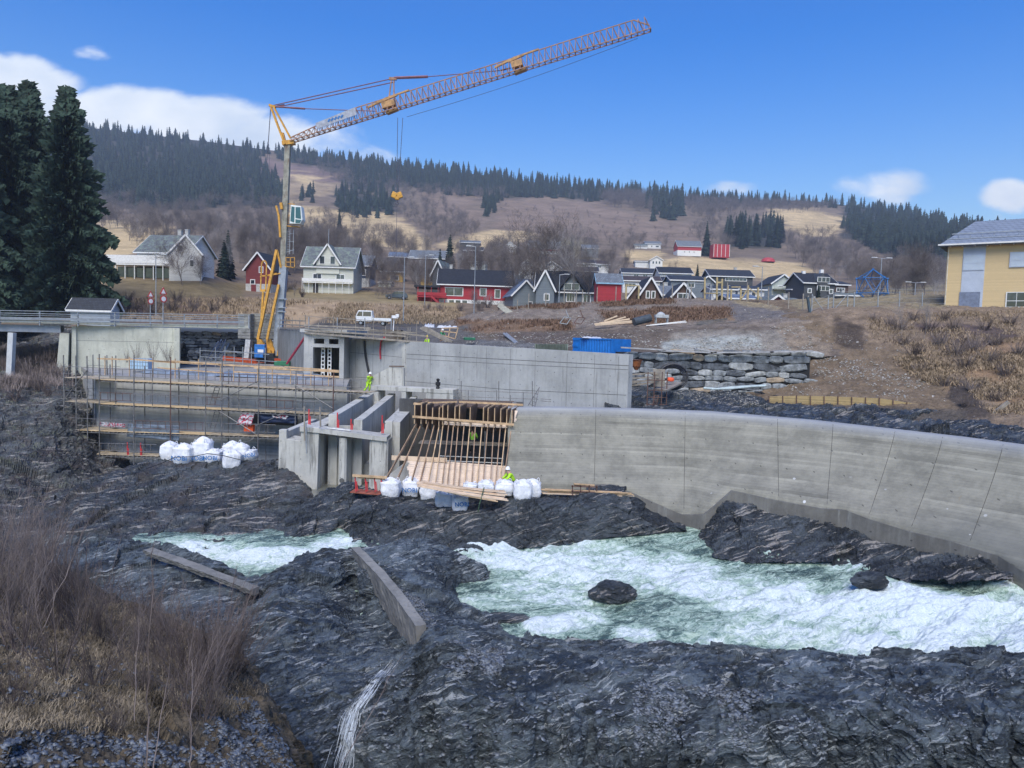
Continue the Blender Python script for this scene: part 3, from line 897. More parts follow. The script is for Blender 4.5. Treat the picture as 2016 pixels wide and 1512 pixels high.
r6 = bench([
 [(60,1640,18.5),(560,1640,19),(2420,1640,19.3)],
 [(60,1512,21),(560,1512,19.9),(700,1512,20),(800,1512,19.6),(1000,1512,19.5),(1500,1512,19.4),(2420,1512,19.3)],
 [(60,1430,23.5),(500,1400,22.5),(620,1400,22.0),(700,1385,21.6),(800,1375,20.6),(860,1375,19.8),(1000,1402,19.6),(1100,1380,20),(1250,1400,19.8),(1400,1440,19.3),(1500,1420,19.6),(2016,1432,19.5),(2420,1440,19.4)],
 [(60,1300,27),(480,1310,25.5),(560,1295,25.2),(700,1285,26),(780,1300,24.4),(840,1295,22.4),(880,1290,22),(1000,1310,22),(1100,1300,22.4),(1250,1330,21.8),(1450,1345,21.3),(1500,1330,21.5),(1750,1350,20.9),(2016,1350,20.8),(2420,1350,20.5)],
 [(60,1220,30),(470,1215,29),(540,1190,29),(640,1165,31),(700,1160,33.4),(740,1205,31),(790,1262,28.0),(830,1262,26),(850,1250,25.4),(950,1258,25.4),(1080,1284,24.8),(1250,1299,24.4),(1480,1302,23.9),(1560,1308,23.6),(1750,1324,22.9),(2016,1312,22.8),(2420,1320,22)],
 [(60,1165,32),(400,1165,31.5),(490,1180,31.2),(560,1135,32),(640,1108,33.6),(700,1088,34.7),(740,1112,32.8),(790,1165,30.8),(830,1200,29),(870,1220,28.1),(900,1236,27.6),(1000,1252,27.8),(1080,1268,27),(1250,1276,26.8),(1500,1290,25.8),(1600,1294,25.2),(1750,1309,24.6),(2016,1300,24),(2420,1308,23.4)],
 [(60,1130,33.4),(300,1115,34),(400,1128,33.6),(490,1160,32.2),(560,1115,33.6),(640,1100,34.2),(700,1098,34.4),(780,1110,33.6),(850,1130,33),(880,1150,33.2),(900,1165,34.4),(980,1195,34.4),(1010,1235,32),(1032,1256,28.8),(1080,1264,28.4),(1250,1271,28.2),(1500,1285,27.2),(1600,1288,26.6),(1750,1303,25.6),(2016,1294,25),(2420,1302,24.2)],
 [(60,1060,38.4),(150,1062,38),(200,1060,36.8),(300,1070,36),(400,1102,34.6),(490,1142,33.2),(540,1130,33.7),(590,1098,35),(640,1083,35.8),(720,1084,35.8),(790,1069,36.4),(850,1070,36.4),(900,1094,35.4),(950,1112,35),(980,1150,36.2),(1005,1205,35),(1022,1245,31.5),(1034,1256,29.2),(1080,1262,28.8),(1250,1269,28.5),(1500,1283,27.6),(1600,1286,27.1),(1750,1301,26),(2016,1292,25.4),(2420,1300,24.6)]],
 60, 2420, 1500, 620, 'foreground_rock', ROCKN, [(0, 0.7, -0.7), (0, 1.5, -3)], ((0.42, 0.22, 0.07), dict(tilt=18, k=1.25, seed=141, lump=0.22)), hook=flutes)
def turfmat():
    t = NT('bank_soil')
    a = t.noise(t.pos, 1.1, 8, 0.72); b = t.noise(t.pos, 9, 7, 0.78)
    f = t.math('ADD', t.math('MULTIPLY', a, 0.55), t.math('MULTIPLY', b, 0.45))
    col = t.mix(t.ss(f, 0.38, 0.6), (0.03, 0.026, 0.02), (0.18, 0.145, 0.10))
    v = t.voro(t.pos, 9); m = t.ss(t.noise(t.pos, 0.8, 4, 0.6), 0.45, 0.6)
    col = t.mix(t.math('MULTIPLY', t.ss(v, 0.2, 0.12), m), col, (0.24, 0.26, 0.28))
    return t.fin(col, 0.9, t.bump(f, 1.0, 0.12), 0.2)
r8 = Loft([
 [(-500,1760,6),(0,1760,6.6),(300,1740,8.6),(560,1750,10.8),(640,1760,13.5),(740,1780,19)],
 [(-500,1512,9),(0,1512,9.5),(300,1512,11.5),(480,1512,13),(560,1530,13.6),(630,1600,15.6),(740,1660,20)],
 [(-500,1350,12),(0,1350,13),(300,1370,14.5),(430,1395,15),(500,1430,15.2),(570,1490,15.6),(630,1570,17.2),(740,1640,21)],
 [(-500,1200,17),(0,1200,18),(200,1250,19),(350,1280,19),(440,1320,18.2),(510,1385,17),(570,1460,17),(630,1545,18.5),(740,1620,22)],
 [(-500,1080,22),(0,1092,23),(150,1135,24.5),(250,1188,24.5),(350,1228,23),(440,1268,21),(490,1313,19.6),(530,1378,18.2),(580,1455,18),(630,1540,19.3),(740,1610,23)]],
 -500, 740, 480, 300, back=[(0.3, 1.2, -1.8), (0, 2, -4)])
V8 = r8.V.reshape(-1, 3); N8 = r8.N.reshape(-1, 3)
_v, _t, _e = cells(V8*np.array([1.0, 1.0, 2.2])+fbm(V8, 3, 5)[:, None]*.4, 9); _v2, _t2, _e2 = cells(V8*np.array([3.0, 3.0, 6.0]), 19)
d8 = 0.30*fbm(V8*0.5, 5, 201)+0.10*fbm(V8*2.5, 4, 203, 0.6)+0.16*(_v-.5+.9*_t)+0.06*(_v2-.5+_t2)
r8.V = (V8+N8*d8[:, None]).reshape(r8.V.shape); r8.index()
struct(r8.mesh('near_bank', turfmat(), smooth=False))
# ---------------------------------------------------------------- the river
riv = Loft([
 [(100,1500,24),(700,1500,24),(1000,1400,25.5),(1300,1400,25),(1700,1400,24),(2420,1400,22.5)],
 [(100,1330,27),(700,1300,28),(1000,1262,29.4),(1300,1275,29),(1700,1302,27.6),(2016,1302,25.6),(2420,1330,24)],
 [(100,1140,34),(300,1140,34.5),(700,1130,35.2),(900,1155,34.2),(1200,1175,33.4),(1700,1195,31),(2016,1215,28.6),(2420,1250,27)],
 [(100,1100,36),(300,1098,36.8),(520,1098,36.3),(700,1085,37.1),(1000,1098,37.0),(1300,1090,38),(1500,1100,36.6),(1700,1132,34),(2016,1165,30.6),(2420,1210,28)],
 [(100,1060,38.5),(300,1058,38.6),(450,1058,38.6),(700,1042,39.8),(950,1050,39.9),(1150,1038,40.6),(1380,1018,42),(1500,1040,40),(1700,1085,36),(2016,1128,32.4),(2420,1180,29.5)]],
 262, 2420, 1050, 520, back=[(0, 3, -0.1)])
V = riv.V.reshape(-1, 3)
riv.index()
px, py = riv.px.ravel(), riv.py.ravel()
# foam amount, traced by place on the river
foam = np.zeros(len(V))
def blob(x, y, a, b, s=1.0, rot=0.0):
    c, sn = math.cos(rot), math.sin(rot)
    dx, dy = px-x, py-y
    u, v = dx*c+dy*sn, -dx*sn+dy*c
    global foam
    foam = np.maximum(foam, s*np.clip(1.25-((u/a)**2+(v/b)**2), 0, 1))
for args in ((960,1088,60,16,.95,0),(1100,1080,120,18,.8,0),(1220,1150,180,34,.8,.15),(430,1085,110,28,1,.1),(560,1098,150,22,.95,0),(660,1072,60,18,.9,-.2),(1000,1095,90,32,.95,.1),(1120,1120,150,40,.9,.1),(1080,1170,110,30,.75,.15),
             (1290,1120,150,32,.95,.2),(1430,1170,170,34,.95,.25),(1600,1190,170,45,1,.22),(1800,1210,200,60,1,.2),(2016,1220,200,70,1,.1),(2250,1250,250,80,1,.1),
             (1560,1250,220,32,.8,.12),(1800,1270,240,34,.9,.05),(2050,1285,200,30,.85,0),(1130,1225,80,22,.9,-.2),(1060,1235,40,20,.8,.2),(1250,1248,45,20,.95,.1),(1390,1258,50,14,.7,.1),
             (1650,1110,90,14,.65,.12),(1480,1085,70,12,.35,.1),(960,1185,90,18,.4,.1),(1200,1085,60,20,.6,.1),(930,1080,40,14,.8,-.3),(1980,1150,60,12,.6,.1),(1350,1110,80,20,.8,.2)):
    blob(*args)
def dark(x, y, a, b, s=1.0, rot=0.0):
    c, sn = math.cos(rot), math.sin(rot)
    dx, dy = px-x, py-y
    u, v = dx*c+dy*sn, -dx*sn+dy*c
    global foam
    foam = foam*(1-s*np.clip(1.3-((u/a)**2+(v/b)**2), 0, 1))
for args in ((1330,1195,120,26,.85,.25),(1240,1215,60,16,.6,.2),(1330,1045,120,30,.9,.1),(960,1210,90,18,.6,.1),(1560,1110,70,12,.7,.1),(1150,1262,160,10,.7,0),(1900,1160,90,12,.8,.1)):
    dark(*args)
flow = np.array([0.95, 0.30, 0]); side = np.array([-0.30, 0.95, 0])
s1 = V@flow; s2 = V@side
Q = np.stack([s1*0.42, s2*0.85, V[:, 2]*0], 1)
wv = fbm(Q*0.9+fbm(Q*0.6, 3, 90)[:, None]*0.8, 5, 91, 0.55)
bil = 1-np.abs(fbm(Q*1.5, 4, 95, 0.55))*2.2
choppy = (0.10+0.56*foam)
h = choppy*(0.85*wv+0.30*(bil-.4))+0.06*foam*fbm(V*np.array([3, 3, 0]), 4, 97, 0.6)+0.03*fbm(V*np.array([1.5, 2.5, 0]), 3, 99)
V = V+np.stack([0*h, 0*h, h], 1)
riv.V = V.reshape(riv.V.shape)
fcol = np.zeros((len(V), 3)); fcol[:, 0] = foam; fcol[:, 1] = np.clip(0.5+h*0.9, 0, 1); fcol[:, 2] = 0
def watermat():
    t = NT('river_water')
    z = t.attr(); zs = t.n('ShaderNodeSeparateColor'); t.l(z, zs.inputs[0])
    fo, hh = zs.outputs[0], zs.outputs[1]
    p = t.scale(t.pos, (1, 1, 1), (0, 0, R(-17)))
    wp = t.noise(p, 0.7, 4, 0.6, out='Color')
    vm = t.n('ShaderNodeVectorMath'); vm.operation = 'MULTIPLY_ADD'; t.l(wp, vm.inputs[0]); vm.inputs[1].default_value = (1.3, 1.3, 1.3); t.l(p, vm.inputs[2])
    pw = vm.outputs[0]
    n1 = t.noise(t.scale(pw, (0.55, 1.5, 1)), 0.9, 9, 0.66, 0.8)
    n2 = t.noise(t.scale(pw, (0.8, 1.8, 1)), 3.0, 9, 0.72, 1.0)
    n3 = t.noise(t.scale(pw, (1, 2.2, 1)), 9.0, 6, 0.72, 0.6)
    tex = t.math('ADD', t.math('MULTIPLY', n1, 0.42), t.math('ADD', t.math('MULTIPLY', n2, 0.38), t.math('MULTIPLY', n3, 0.22)))
    cov = t.math('ADD', t.math('MULTIPLY', fo, 0.62), t.math('ADD', t.math('MULTIPLY', t.math('SUBTRACT', tex, 0.5), 3.7), t.math('MULTIPLY', t.math('SUBTRACT', hh, 0.5), 0.5)))
    f = t.ss(cov, 0.22, 0.72)
    # thin lace of foam on the darker water
    lace = t.ss(t.voro(t.scale(pw, (0.6, 1.6, 1)), 1.7, 'DISTANCE_TO_EDGE'), 0.03, 0.0)
    lace = t.math('MULTIPLY', lace, t.math('MULTIPLY', t.ss(n2, 0.42, 0.6), t.ss(fo, 0.0, 0.35, 0.15, 0.6)))
    f = t.math('MAXIMUM', f, lace)
    deep = t.mix(t.ss(n1, 0.35, 0.65), (0.04, 0.07, 0.062), (0.10, 0.16, 0.125))
    green = t.mix(t.ss(n2, 0.35, 0.65), (0.19, 0.29, 0.23), (0.42, 0.53, 0.43))
    white = t.mix(t.ss(n3, 0.3, 0.7), (0.44, 0.52, 0.53), (0.68, 0.74, 0.75))
    body = t.mix(t.ss(cov, -0.2, 0.26), deep, green)
    col = t.mix(f, body, white)
    hgt = t.math('ADD', t.math('MULTIPLY', n2, 0.7), t.math('MULTIPLY', n3, 0.5))
    rough = t.ss(cov, 0.0, 0.5, 0.12, 0.8)
    return t.fin(col, rough, t.bump(hgt, 0.35, 0.16), 0.5)
struct(riv.mesh('river_water', watermat(), smooth=True, col=fcol))
# ---------------------------------------------------------------- concrete works
def plane_pt(px, py, A, B, off=0.0):
    """where the ray through px,py meets the vertical plane through A,B (moved off metres towards the camera)"""
    A = np.array([A[0], A[1], 0.0]); B = np.array([B[0], B[1], 0.0])
    t = B-A; n = np.array([t[1], -t[0], 0.0]); n /= np.linalg.norm(n)
    if n @ (CAM-A) < 0: n = -n
    A = A+n*off
    d = ray(px, py); k = ((A-CAM)@n)/(d@n)
    return CAM+d*k
def frame(A, B):
    t = Vector((B[0]-A[0], B[1]-A[1], 0)); L = t.length; t.normalize()
    n = Vector((t.y, -t.x, 0))
    if n.dot(Vector(CAM)-Vector((A[0], A[1], 0))) < 0: n = -n
    return t, n, L
class WallFrame:
    """local frame on a vertical plane: u along A->B, w towards the camera"""
    def __init__(s, A, B):
        s.A = Vector((A[0], A[1], 0)); s.t, s.n, s.L = frame(A, B); s.a, s.b = A, B
    def pt(s, u, z, w=0.0): return s.A+s.t*u+s.n*w+Vector((0, 0, z))
    def uz(s, px, py, off=0.0):
        q = plane_pt(px, py, s.a, s.b, off)
        return (Vector((q[0], q[1], 0))-s.A).dot(s.t), q[2]
    def box(s, mb, u0, u1, z0, z1, w0, w1):
        p = [s.pt(u, z, w) for z in (z0, z1) for w in (w0, w1) for u in (u0, u1)]
        mb.add(p, [(0, 2, 3, 1), (4, 5, 7, 6), (0, 1, 5, 4), (2, 6, 7, 3), (0, 4, 6, 2), (1, 3, 7, 5)])
    def poly(s, mb, pts, w0, w1, off=0.0):
        uz = [s.uz(x, y, off) for x, y in pts]
        mb.prism([s.pt(u, z, w0) for u, z in uz], s.n*(w1-w0))
CW = concrete('concrete_wall', (0.46, 0.465, 0.45), (0.31, 0.315, 0.305), stain=(0.13, 0.13, 0.12), vert=0.5, stain_lo=0.55)
CP = concrete('concrete_pier', (0.54, 0.535, 0.49), (0.38, 0.375, 0.34), stain=(0.14, 0.135, 0.12), vert=0.75, stain_lo=0.52)
CD = None
CB = concrete('concrete_board_wall', (0.44, 0.445, 0.44), (0.25, 0.26, 0.26), stain=(0.10, 0.10, 0.10), board=0.55, vert=0.4, bsz=0.14)
CO = concrete('concrete_old', (0.60, 0.60, 0.50), (0.40, 0.40, 0.33), stain=(0.24, 0.26, 0.21), vert=0.55, stain_lo=0.54)
CR = concrete('concrete_rough', (0.26, 0.255, 0.235), (0.13, 0.13, 0.12), stain=(0.07, 0.07, 0.065), vert=0.6)
SLABTOP = concrete('concrete_deck', (0.36, 0.35, 0.33), (0.24, 0.235, 0.22), vert=0.2)
JOINT = paint('joint_dark', (0.06, 0.06, 0.058), 0.9)  # dark colour of the expansion joints
JOINTL = paint('joint_line', (0.15, 0.15, 0.145), 0.9)
WOODN = boards('new_timber', (0.62, 0.45, 0.29), 0.12, 2, 0.7, 0.10, 0.8)
WOODL = paint('pale_plank', (0.66, 0.51, 0.36), 0.7, 0.12, 2.0)
WOODP = paint('sawn_timber', (0.52, 0.36, 0.21), 0.75, 0.2, 2.5)
WOODO = paint('weathered_timber', (0.27, 0.24, 0.20), 0.85, 0.22, 2.5)
WOODD = paint('shuttering_ply', (0.13, 0.085, 0.055), 0.8, 0.3, 2.0)
GALV = paint('galvanised_steel', (0.36, 0.38, 0.40), 0.45, 0.15, 4, metal=0.5)
TUBE = paint('scaffold_tube', (0.20, 0.195, 0.19), 0.55, 0.3, 4, metal=0.3)
TUBER = paint('rusty_tube', (0.13, 0.075, 0.06), 0.8, 0.3, 4)
REDP = paint('red_prop_paint', (0.55, 0.045, 0.05), 0.5, 0.15, 3)
BLACKP = paint('black_plastic', (0.02, 0.02, 0.022), 0.5, 0.2, 3)
# ---- spillway dam
dam_top = [(1000,804,46.3),(1100,804,46.6),(1240,807,46.6),(1400,813,46.0),(1600,830,43.4),(1760,848,40.6),(1900,864,37.9),(2016,879,35.6),(2420,935,29.5)]
dam_base = [(1000,955,42.2),(1150,955,42.3),(1190,953,42.4),(1215,957,42.2),(1342,1013,41.6),(1386,1012,41.3),(1440,965,42.0),(1530,985,40.6),(1620,1001,38.6),(1662,1003,37.8),(1712,1022,36.4),(1790,1046,34.4),(1860,1062,32.9),(1960,1092,31.3),(2016,1128,30.2),(2420,1260,25.5)]
def rowmix(a, b, t, bulge=0.0):
    xs = np.arange(1000, 2421, 10.0)
    pa, da = _interp_row(a, xs); pb, db = _interp_row(b, xs)
    return [(x, p0*(1-t)+p1*t, d0*(1-t)+d1*t+bulge*(1-t)*t*4) for x, p0, p1, d0, d1 in zip(xs, pa, pb, da, db)]
xs_ = np.arange(1000, 2421, 10.0)
lev = [(x, p, d) for x, p, d in dam_top]
back1 = [(x, p-3.5, d+1.0) for x, p, d in dam_top]
sm_base = [(x, 965+(0 if x < 1400 else (x-1400)*0.235), 42.2 if x < 1350 else 42.2-(x-1350)*0.0165) for x in range(1000, 2421, 20)]
def on_face(x, y):
    yt, Dt = np.interp(x, [a for a, _, _ in dam_top], [b for _, b, _ in dam_top]), np.interp(x, [a for a, _, _ in dam_top], [c for _, _, c in dam_top])
    yb, Db = np.interp(x, [a for a, _, _ in sm_base], [b for _, b, _ in sm_base]), np.interp(x, [a for a, _, _ in sm_base], [c for _, _, c in sm_base])
    # straight line in space between crest and toe, met by this picture row
    p, q = P(x, yt, Dt), P(x, yb, Db); lo, hi = -0.2, 3.0
    for _ in range(40):
        k = (lo+hi)/2
        if pix(p+(q-p)*k)[1] < y: lo = k
        else: hi = k
    return float((p+(q-p)*k)[1])
bx_ = [a for a, _, _ in dam_base]; by_ = [b for _, b, _ in dam_base]
base_on = [(x, float(np.interp(x, bx_, by_)), on_face(x, float(np.interp(x, bx_, by_)))) for x in np.arange(1000, 2421, 6.0)]
rows_d = [base_on]+[rowmix(dam_top, base_on, t_, b_) for t_, b_ in ((.75, .12), (.5, .18), (.25, .15), (.08, .08))]+[lev, back1]
dam = Loft(rows_d, 1000, 2420, 500, 120, back=[(0, 0.3, -0.3), (0, 0.3, -6)], front=[(0, -0.03, -3.0)], curve=False)
dam.index()
def dammat():
    m = concrete('spillway_concrete', (0.275, 0.265, 0.215), (0.17, 0.165, 0.135), stain=(0.17, 0.165, 0.14), board=0.62, vert=0.35, bsz=0.12, stain_lo=0.58)
    nt = m.node_tree
    b = [n for n in nt.nodes if n.type == 'BSDF_PRINCIPLED'][0]
    t = NT.__new__(NT); t.m = m; t.t = nt; t._pos = None; t.b = b
    src = b.inputs['Base Color'].links[0].from_socket
    z = t.attr(); zc = t.n('ShaderNodeSeparateColor'); t.l(z, zc.inputs[0])
    v = t.voro(t.scale(t.pos, (1, 1, 0.62)), 1.15, rnd=0.75)
    dots = t.math('MULTIPLY', t.ss(v, 0.10, 0.07), zc.outputs[0])
    # darker down the face and towards the right end, paler strip at the crest
    low_dark = t.ss(t.math('ADD', zc.outputs[1], t.math('MULTIPLY', t.math('SUBTRACT', t.noise(t.pos, 0.5, 5, 0.6), 0.5), 0.5)), 0.35, 0.8)
    c = t.mix(t.math('MULTIPLY', low_dark, 0.55), src, (0.12, 0.125, 0.115))
    c = t.mix(t.math('MULTIPLY', zc.outputs[2], 0.6), c, (0.34, 0.36, 0.39))
    rust = t.math('MULTIPLY', t.ss(t.noise(t.scale(t.pos, (1.5, 1.5, 0.35)), 0.8, 6, 0.7), 0.66, 0.74), 0.5)
    c = t.mix(rust, c, (0.24, 0.19, 0.11))
    c = t.mix(dots, c, (0.55, 0.56, 0.55))
    t.l(c, b.inputs['Base Color'])
    return m
CD = dammat()
dp, dy = dam.px.ravel(), dam.py.ravel()
ttop = np.interp(dp, [a for a, _, _ in dam_top], [b for _, b, _ in dam_top])
tbot = np.interp(dp, [a for a, _, _ in dam_base], [b for _, b, _ in dam_base])
tv = (dy-ttop)/(tbot-ttop+1)
dc = np.stack([np.clip((tv-0.55)*4, 0, 1)*np.clip((dp-1360)/120, 0, 1), np.clip((tv-0.45)*1.2, 0, 1)*0.6+np.clip((dp-1720)/300, 0, 1)*np.clip(tv, 0, 1)*0.75, np.clip(1-tv*9, 0, 1)], 1)
damo = thing('spillway_dam', 'long curved grey concrete spillway with sloping board marked face above the river', 'dam', P(1350, 1010, 42))
f = dam.mesh('face', CD, smooth=True, col=dc)
f.location = -damo.location; f.parent = damo
def child(o, parent):
    o.parent = parent; CH.setdefault(parent.name, []).append(o); return o
for (xt, xb) in ((1173,1170),(1349,1346),(1531,1533),(1640,1627),(1762,1708),(1856,1790),(1975,1905)):
    mb = MB(); pts = []
    yt = np.interp(xt, [a for a, _, _ in dam_top], [b for _, b, _ in dam_top]); yb = np.interp(xb, [a for a, _, _ in dam_base], [b for _, b, _ in dam_base])
    for k in range(15):
        u = k/14; q = dam.at(xt+(xb-xt)*u**1.15, yt+1+(yb-yt)*u)
        q = q+(CAM-q)/np.linalg.norm(CAM-q)*0.012
        pts.append(q)
    mb.path(pts, 0.010, 4)
    mb.build('expansion_joint', JOINT, damo, world=True)
# plinth where the face meets the rock
mb = MB()
bp = np.array(dam_base); xs = np.arange(1160, 2430, 8.0)
top = []; 
for x in xs:
    y = np.interp(x, bp[:, 0], bp[:, 1])
    q = dam.at(x, y); q = q+(CAM-q)/np.linalg.norm(CAM-q)*0.03
    top.append(q)
top = np.array(top)
Dn = np.array([0, -0.16, 0])
vs = []; 
for q in top:
    vs += [q+np.array([0, .3, .0]), q+Dn, q+Dn+np.array([0, -0.12, -2.4]), q+np.array([0, .3, -2.4])]
fs = []
for i in range(len(top)-1):
    a = i*4
    for k in range(3): fs.append((a+k, a+4+k, a+5+k, a+1+k))
mb.add(vs, fs)
mb.build('plinth', concrete('plinth_concrete', (0.19, 0.185, 0.165), (0.105, 0.10, 0.09), stain=(0.28, 0.29, 0.27), vert=0.5), damo, world=True)
# little concrete sill at the notch
# ---- tall retaining wall
A = P(668, 664, 70); B = P(1239, 698, 51)
TW = WallFrame(A, B)
tw = thing('tall_retaining_wall', 'tall pale grey concrete retaining wall with form joints behind the formwork', 'retaining wall', (A[0]*.5+B[0]*.5, A[1]*.5+B[1]*.5, 5))
mb = MB(); z1, z2 = A[2], B[2]
mb.prism([TW.pt(0, 2), TW.pt(TW.L, 2), TW.pt(TW.L, z2), TW.pt(TW.L*.23, z1+(z2-z1)*.23), TW.pt(0, z1)], -TW.n*0.55)
mb.build('wall_body', CW, tw, world=True)
def jline(pts, w=0.025, mat=JOINTL, name='form_joint', wf=TW, parent=tw):
    m = MB()
    ps = []
    for x, y in pts:
        u, z = wf.uz(x, y); ps.append(wf.pt(u, z, 0.0))
    for a, b in zip(ps[:-1], ps[1:]): m.bar(a+wf.n*0.004, b+wf.n*0.004, 0.012, w) if False else m.bar(a, b, w, 0.010, up=tuple(wf.n))
    return m.build(name, mat, parent, world=True)
jline([(800,697),(1000,708),(1238,720)], 0.05); jline([(800,706),(1000,717),(1237,728)], 0.035)
jline([(674,692),(797,704)], 0.035); jline([(700,742),(1000,767),(1233,778)], 0.04)
for x0, y0, x1, y1 in ((700,668,700,745),(735,671,733,755),(757,673,755,755),(848,677,847,760),(1054,692,1052,800),(1117,696,1114,805),(1171,699,1168,806),(1218,702,1214,808),(906,681,905,790),(958,684,956,790),(1005,687,1003,800)):
    jline([(x0, y0), (x1, y1)], 0.025)
mb = MB(); TW.box(mb, TW.uz(793, 700)[0], TW.uz(799, 700)[0], 4, z1+(z2-z1)*.23+0.02, -0.1, 0.08)
mb.build('pilaster', CP, tw, world=True)
# ---- gate house box with the tall opening
G0 = P(598, 740, 66.5); G1 = P(676, 744, 66.5)
GW = WallFrame(G0, G1)
gh = thing('gate_house', 'square grey concrete gate house with a tall dark opening beside the crane', 'gate house', (float(G0[0]+G1[0])/2, 67, 7.6))
mb = MB()
u = lambda x, y=700: GW.uz(x, y)[0]
z = lambda y, x=640: GW.uz(x, y)[1]
GW.box(mb, u(598), u(616), 3, z(655), -0.5, 0); GW.box(mb, u(668), u(677), 3, z(655), -0.5, 0.0)
GW.box(mb, u(616), u(668), z(684), z(677), -0.5, -0.002); GW.box(mb, u(616), u(668), z(667), z(655), -0.5, -0.002)
GW.box(mb, u(638), u(647), z(677), z(667), -0.5, -0.004); GW.box(mb, u(616), u(618), z(677), z(667), -0.5, -0.004); GW.box(mb, u(666), u(668), z(677), z(667), -0.5, -0.004)
GW.box(mb, u(598), u(598)+0.5, 3, z(655)-.002, -9, -0.5); GW.box(mb, u(677)-0.45, u(677), 3, z(655)-.002, -9, -0.5)
mb.build('walls', CW, gh, world=True)
mb = MB(); GW.box(mb, u(598)+0.5, u(677)-0.45, 3, z(655)-.01, -9, -8.8); GW.box(mb, u(598)-.3, u(677)+.3, z(655), z(655)+0.3, -9.2, 0.25)
mb.build('roof_slab', CW, gh, world=True)
# perforated jacking posts
for i, (x, lab) in enumerate(((631, 'white perforated steel post standing left in the gate opening'), (644, 'white perforated steel post standing right in the gate opening'))):
    m = MB(); uu = u(x); zb = z(744); zt = z(684)
    wd = 0.17
    GW.box(m, uu-wd, uu-wd+.07, zb, zt, -1.0, -0.85); GW.box(m, uu+wd-.07, uu+wd, zb, zt, -1.0, -0.85)
    k = zb
    while k < zt-.1:
        GW.box(m, uu-wd+.07, uu+wd-.07, k, k+.12, -0.98, -0.87); k += 0.36
    solo('steel_post', m, paint('white_steel', (0.7, 0.7, 0.68), 0.5), lab, 'post', 'perforated posts in the gate opening')
# board-marked wall left of the gate house
BW = WallFrame(P(545, 700, 92), P(600, 706, 70))
m = MB(); m.prism([BW.pt(-2, 5), BW.pt(BW.L, 5), BW.pt(BW.L, BW.uz(600, 652)[1]), BW.pt(-2, BW.uz(545, 646)[1])], -BW.n*0.4)
solo('retaining_wall', m, concrete('concrete_vertical_board', (0.33, 0.34, 0.335), (0.19, 0.20, 0.20), vert=0.7, stain_lo=0.48), 'streaked grey concrete wall running back between the crane and the gate house', 'retaining wall')
# ---- intake block with deck
I0 = P(190, 735, 63); I1 = P(684, 764, 58)
IW = WallFrame(I0, I1)
ZD = float(I0[2])*0.5+float(I1[2])*0.5
ib = thing('intake_block', 'long low concrete intake block with board marked front wall behind the scaffolding', 'concrete block', (float(I0[0]), float(I0[1]), -1))
def xyD(px, D, z): 
    q = PZ(px, 700, 7); d = ray(px, 700); return np.array([d[0]/d[1]*D, D, z])
foot = [IW.pt(0, -2), IW.pt(IW.L, -2)]+[Vector(xyD(x, D, -2)) for x, D in ((690, 69), (602, 70), (590, 104), (380, 104), (330, 80), (150, 78))]
m = MB(); m.prism(foot, (0, 0, ZD+2-0.32)); m.build('front_wall', CB, ib, world=True)
foot2 = [p+Vector((0, 0, ZD+2-0.318)) for p in foot]
foot2[0] = foot2[0]+IW.n*0.14-IW.t*0.1; foot2[1] = foot2[1]+IW.n*0.14
m = MB(); m.prism(foot2, (0, 0, 0.318)); m.build('deck_slab', SLABTOP, ib, world=True)
m = MB(); IW.box(m, 0.3, IW.L-1.0, ZD-1.05, ZD-0.45, 0, 0.06); m.build('upstand', CW, ib, world=True)
for x in (263, 335, 450, 551):
    pass
m = MB(); u0 = IW.uz(497, 823)[0]; u1 = IW.uz(586, 823)[0]; IW.box(m, u0, u1, IW.uz(540, 836)[1], IW.uz(540, 811)[1], -0.1, 0.012)
m.build('recess_shade_panel', BLACKP, ib, world=True)  # flat black panel on the wall, painted for the shade inside a recess
# lighter fresh lifts of the wall
m = MB(); IW.box(m, IW.uz(198, 780)[0], IW.uz(450, 780)[0], IW.uz(300, 800)[1], IW.uz(300, 781)[1], 0.0, 0.008)
m.build('fresh_strip', concrete('concrete_fresh', (0.40, 0.42, 0.44), (0.31, 0.33, 0.35), vert=0.1), ib, world=True)
# ---- stilling-basin frame with three piers
D0 = 46.0
def X(px, D=D0, py=860): return float(P(px, py, D)[0])
def Zp(px, py, D=D0): return float(P(px, py, D)[2])
fr = thing('pier_frame', 'pale concrete frame of three piers under a slab with sloping walls behind it', 'concrete frame', (X(650), D0, 1.5))
m = MB()
zt = Zp(628, 842)
# left block front with a notch
zb = -0.2
m.prism([(X(548), D0, zb), (X(624), D0, zb), (X(628), D0, zt), (X(592), D0, zt), (X(592), D0, Zp(592, 868)), (X(564), D0, Zp(564, 864)), (X(564), D0, Zp(564, 846)), (X(549), D0, Zp(549, 846))], (0, 0.45, 0))
m.prism([(X(549), D0+.46, zb), (X(562), D0+.46, zb), (X(562), D0+.46, zt-.35), (X(549), D0+.46, zt-.35)], (0, 7, 0))
m.prism([(X(562), D0+3.5, zb), (X(600), D0+3.5, zb), (X(600), D0+3.5, zt-.1), (X(562), D0+3.5, zt-.3)], (0, .4, 0))
m.prism([(X(592), D0+.46, Zp(592, 868)), (X(564), D0+.46, Zp(564, 864)), (X(564), D0+.46, Zp(564, 864)-.2), (X(592), D0+.46, Zp(592, 868)-.2)], (0, 1.2, 0))
m.prism([(X(597), D0+.46, zb), (X(625), D0+.46, zb), (X(627), D0+.46, zt-.01), (X(597), D0+.46, zt-.01)], (0, 8, 0))
m.build('left_block', CP, fr, world=True, bevel=0.03)
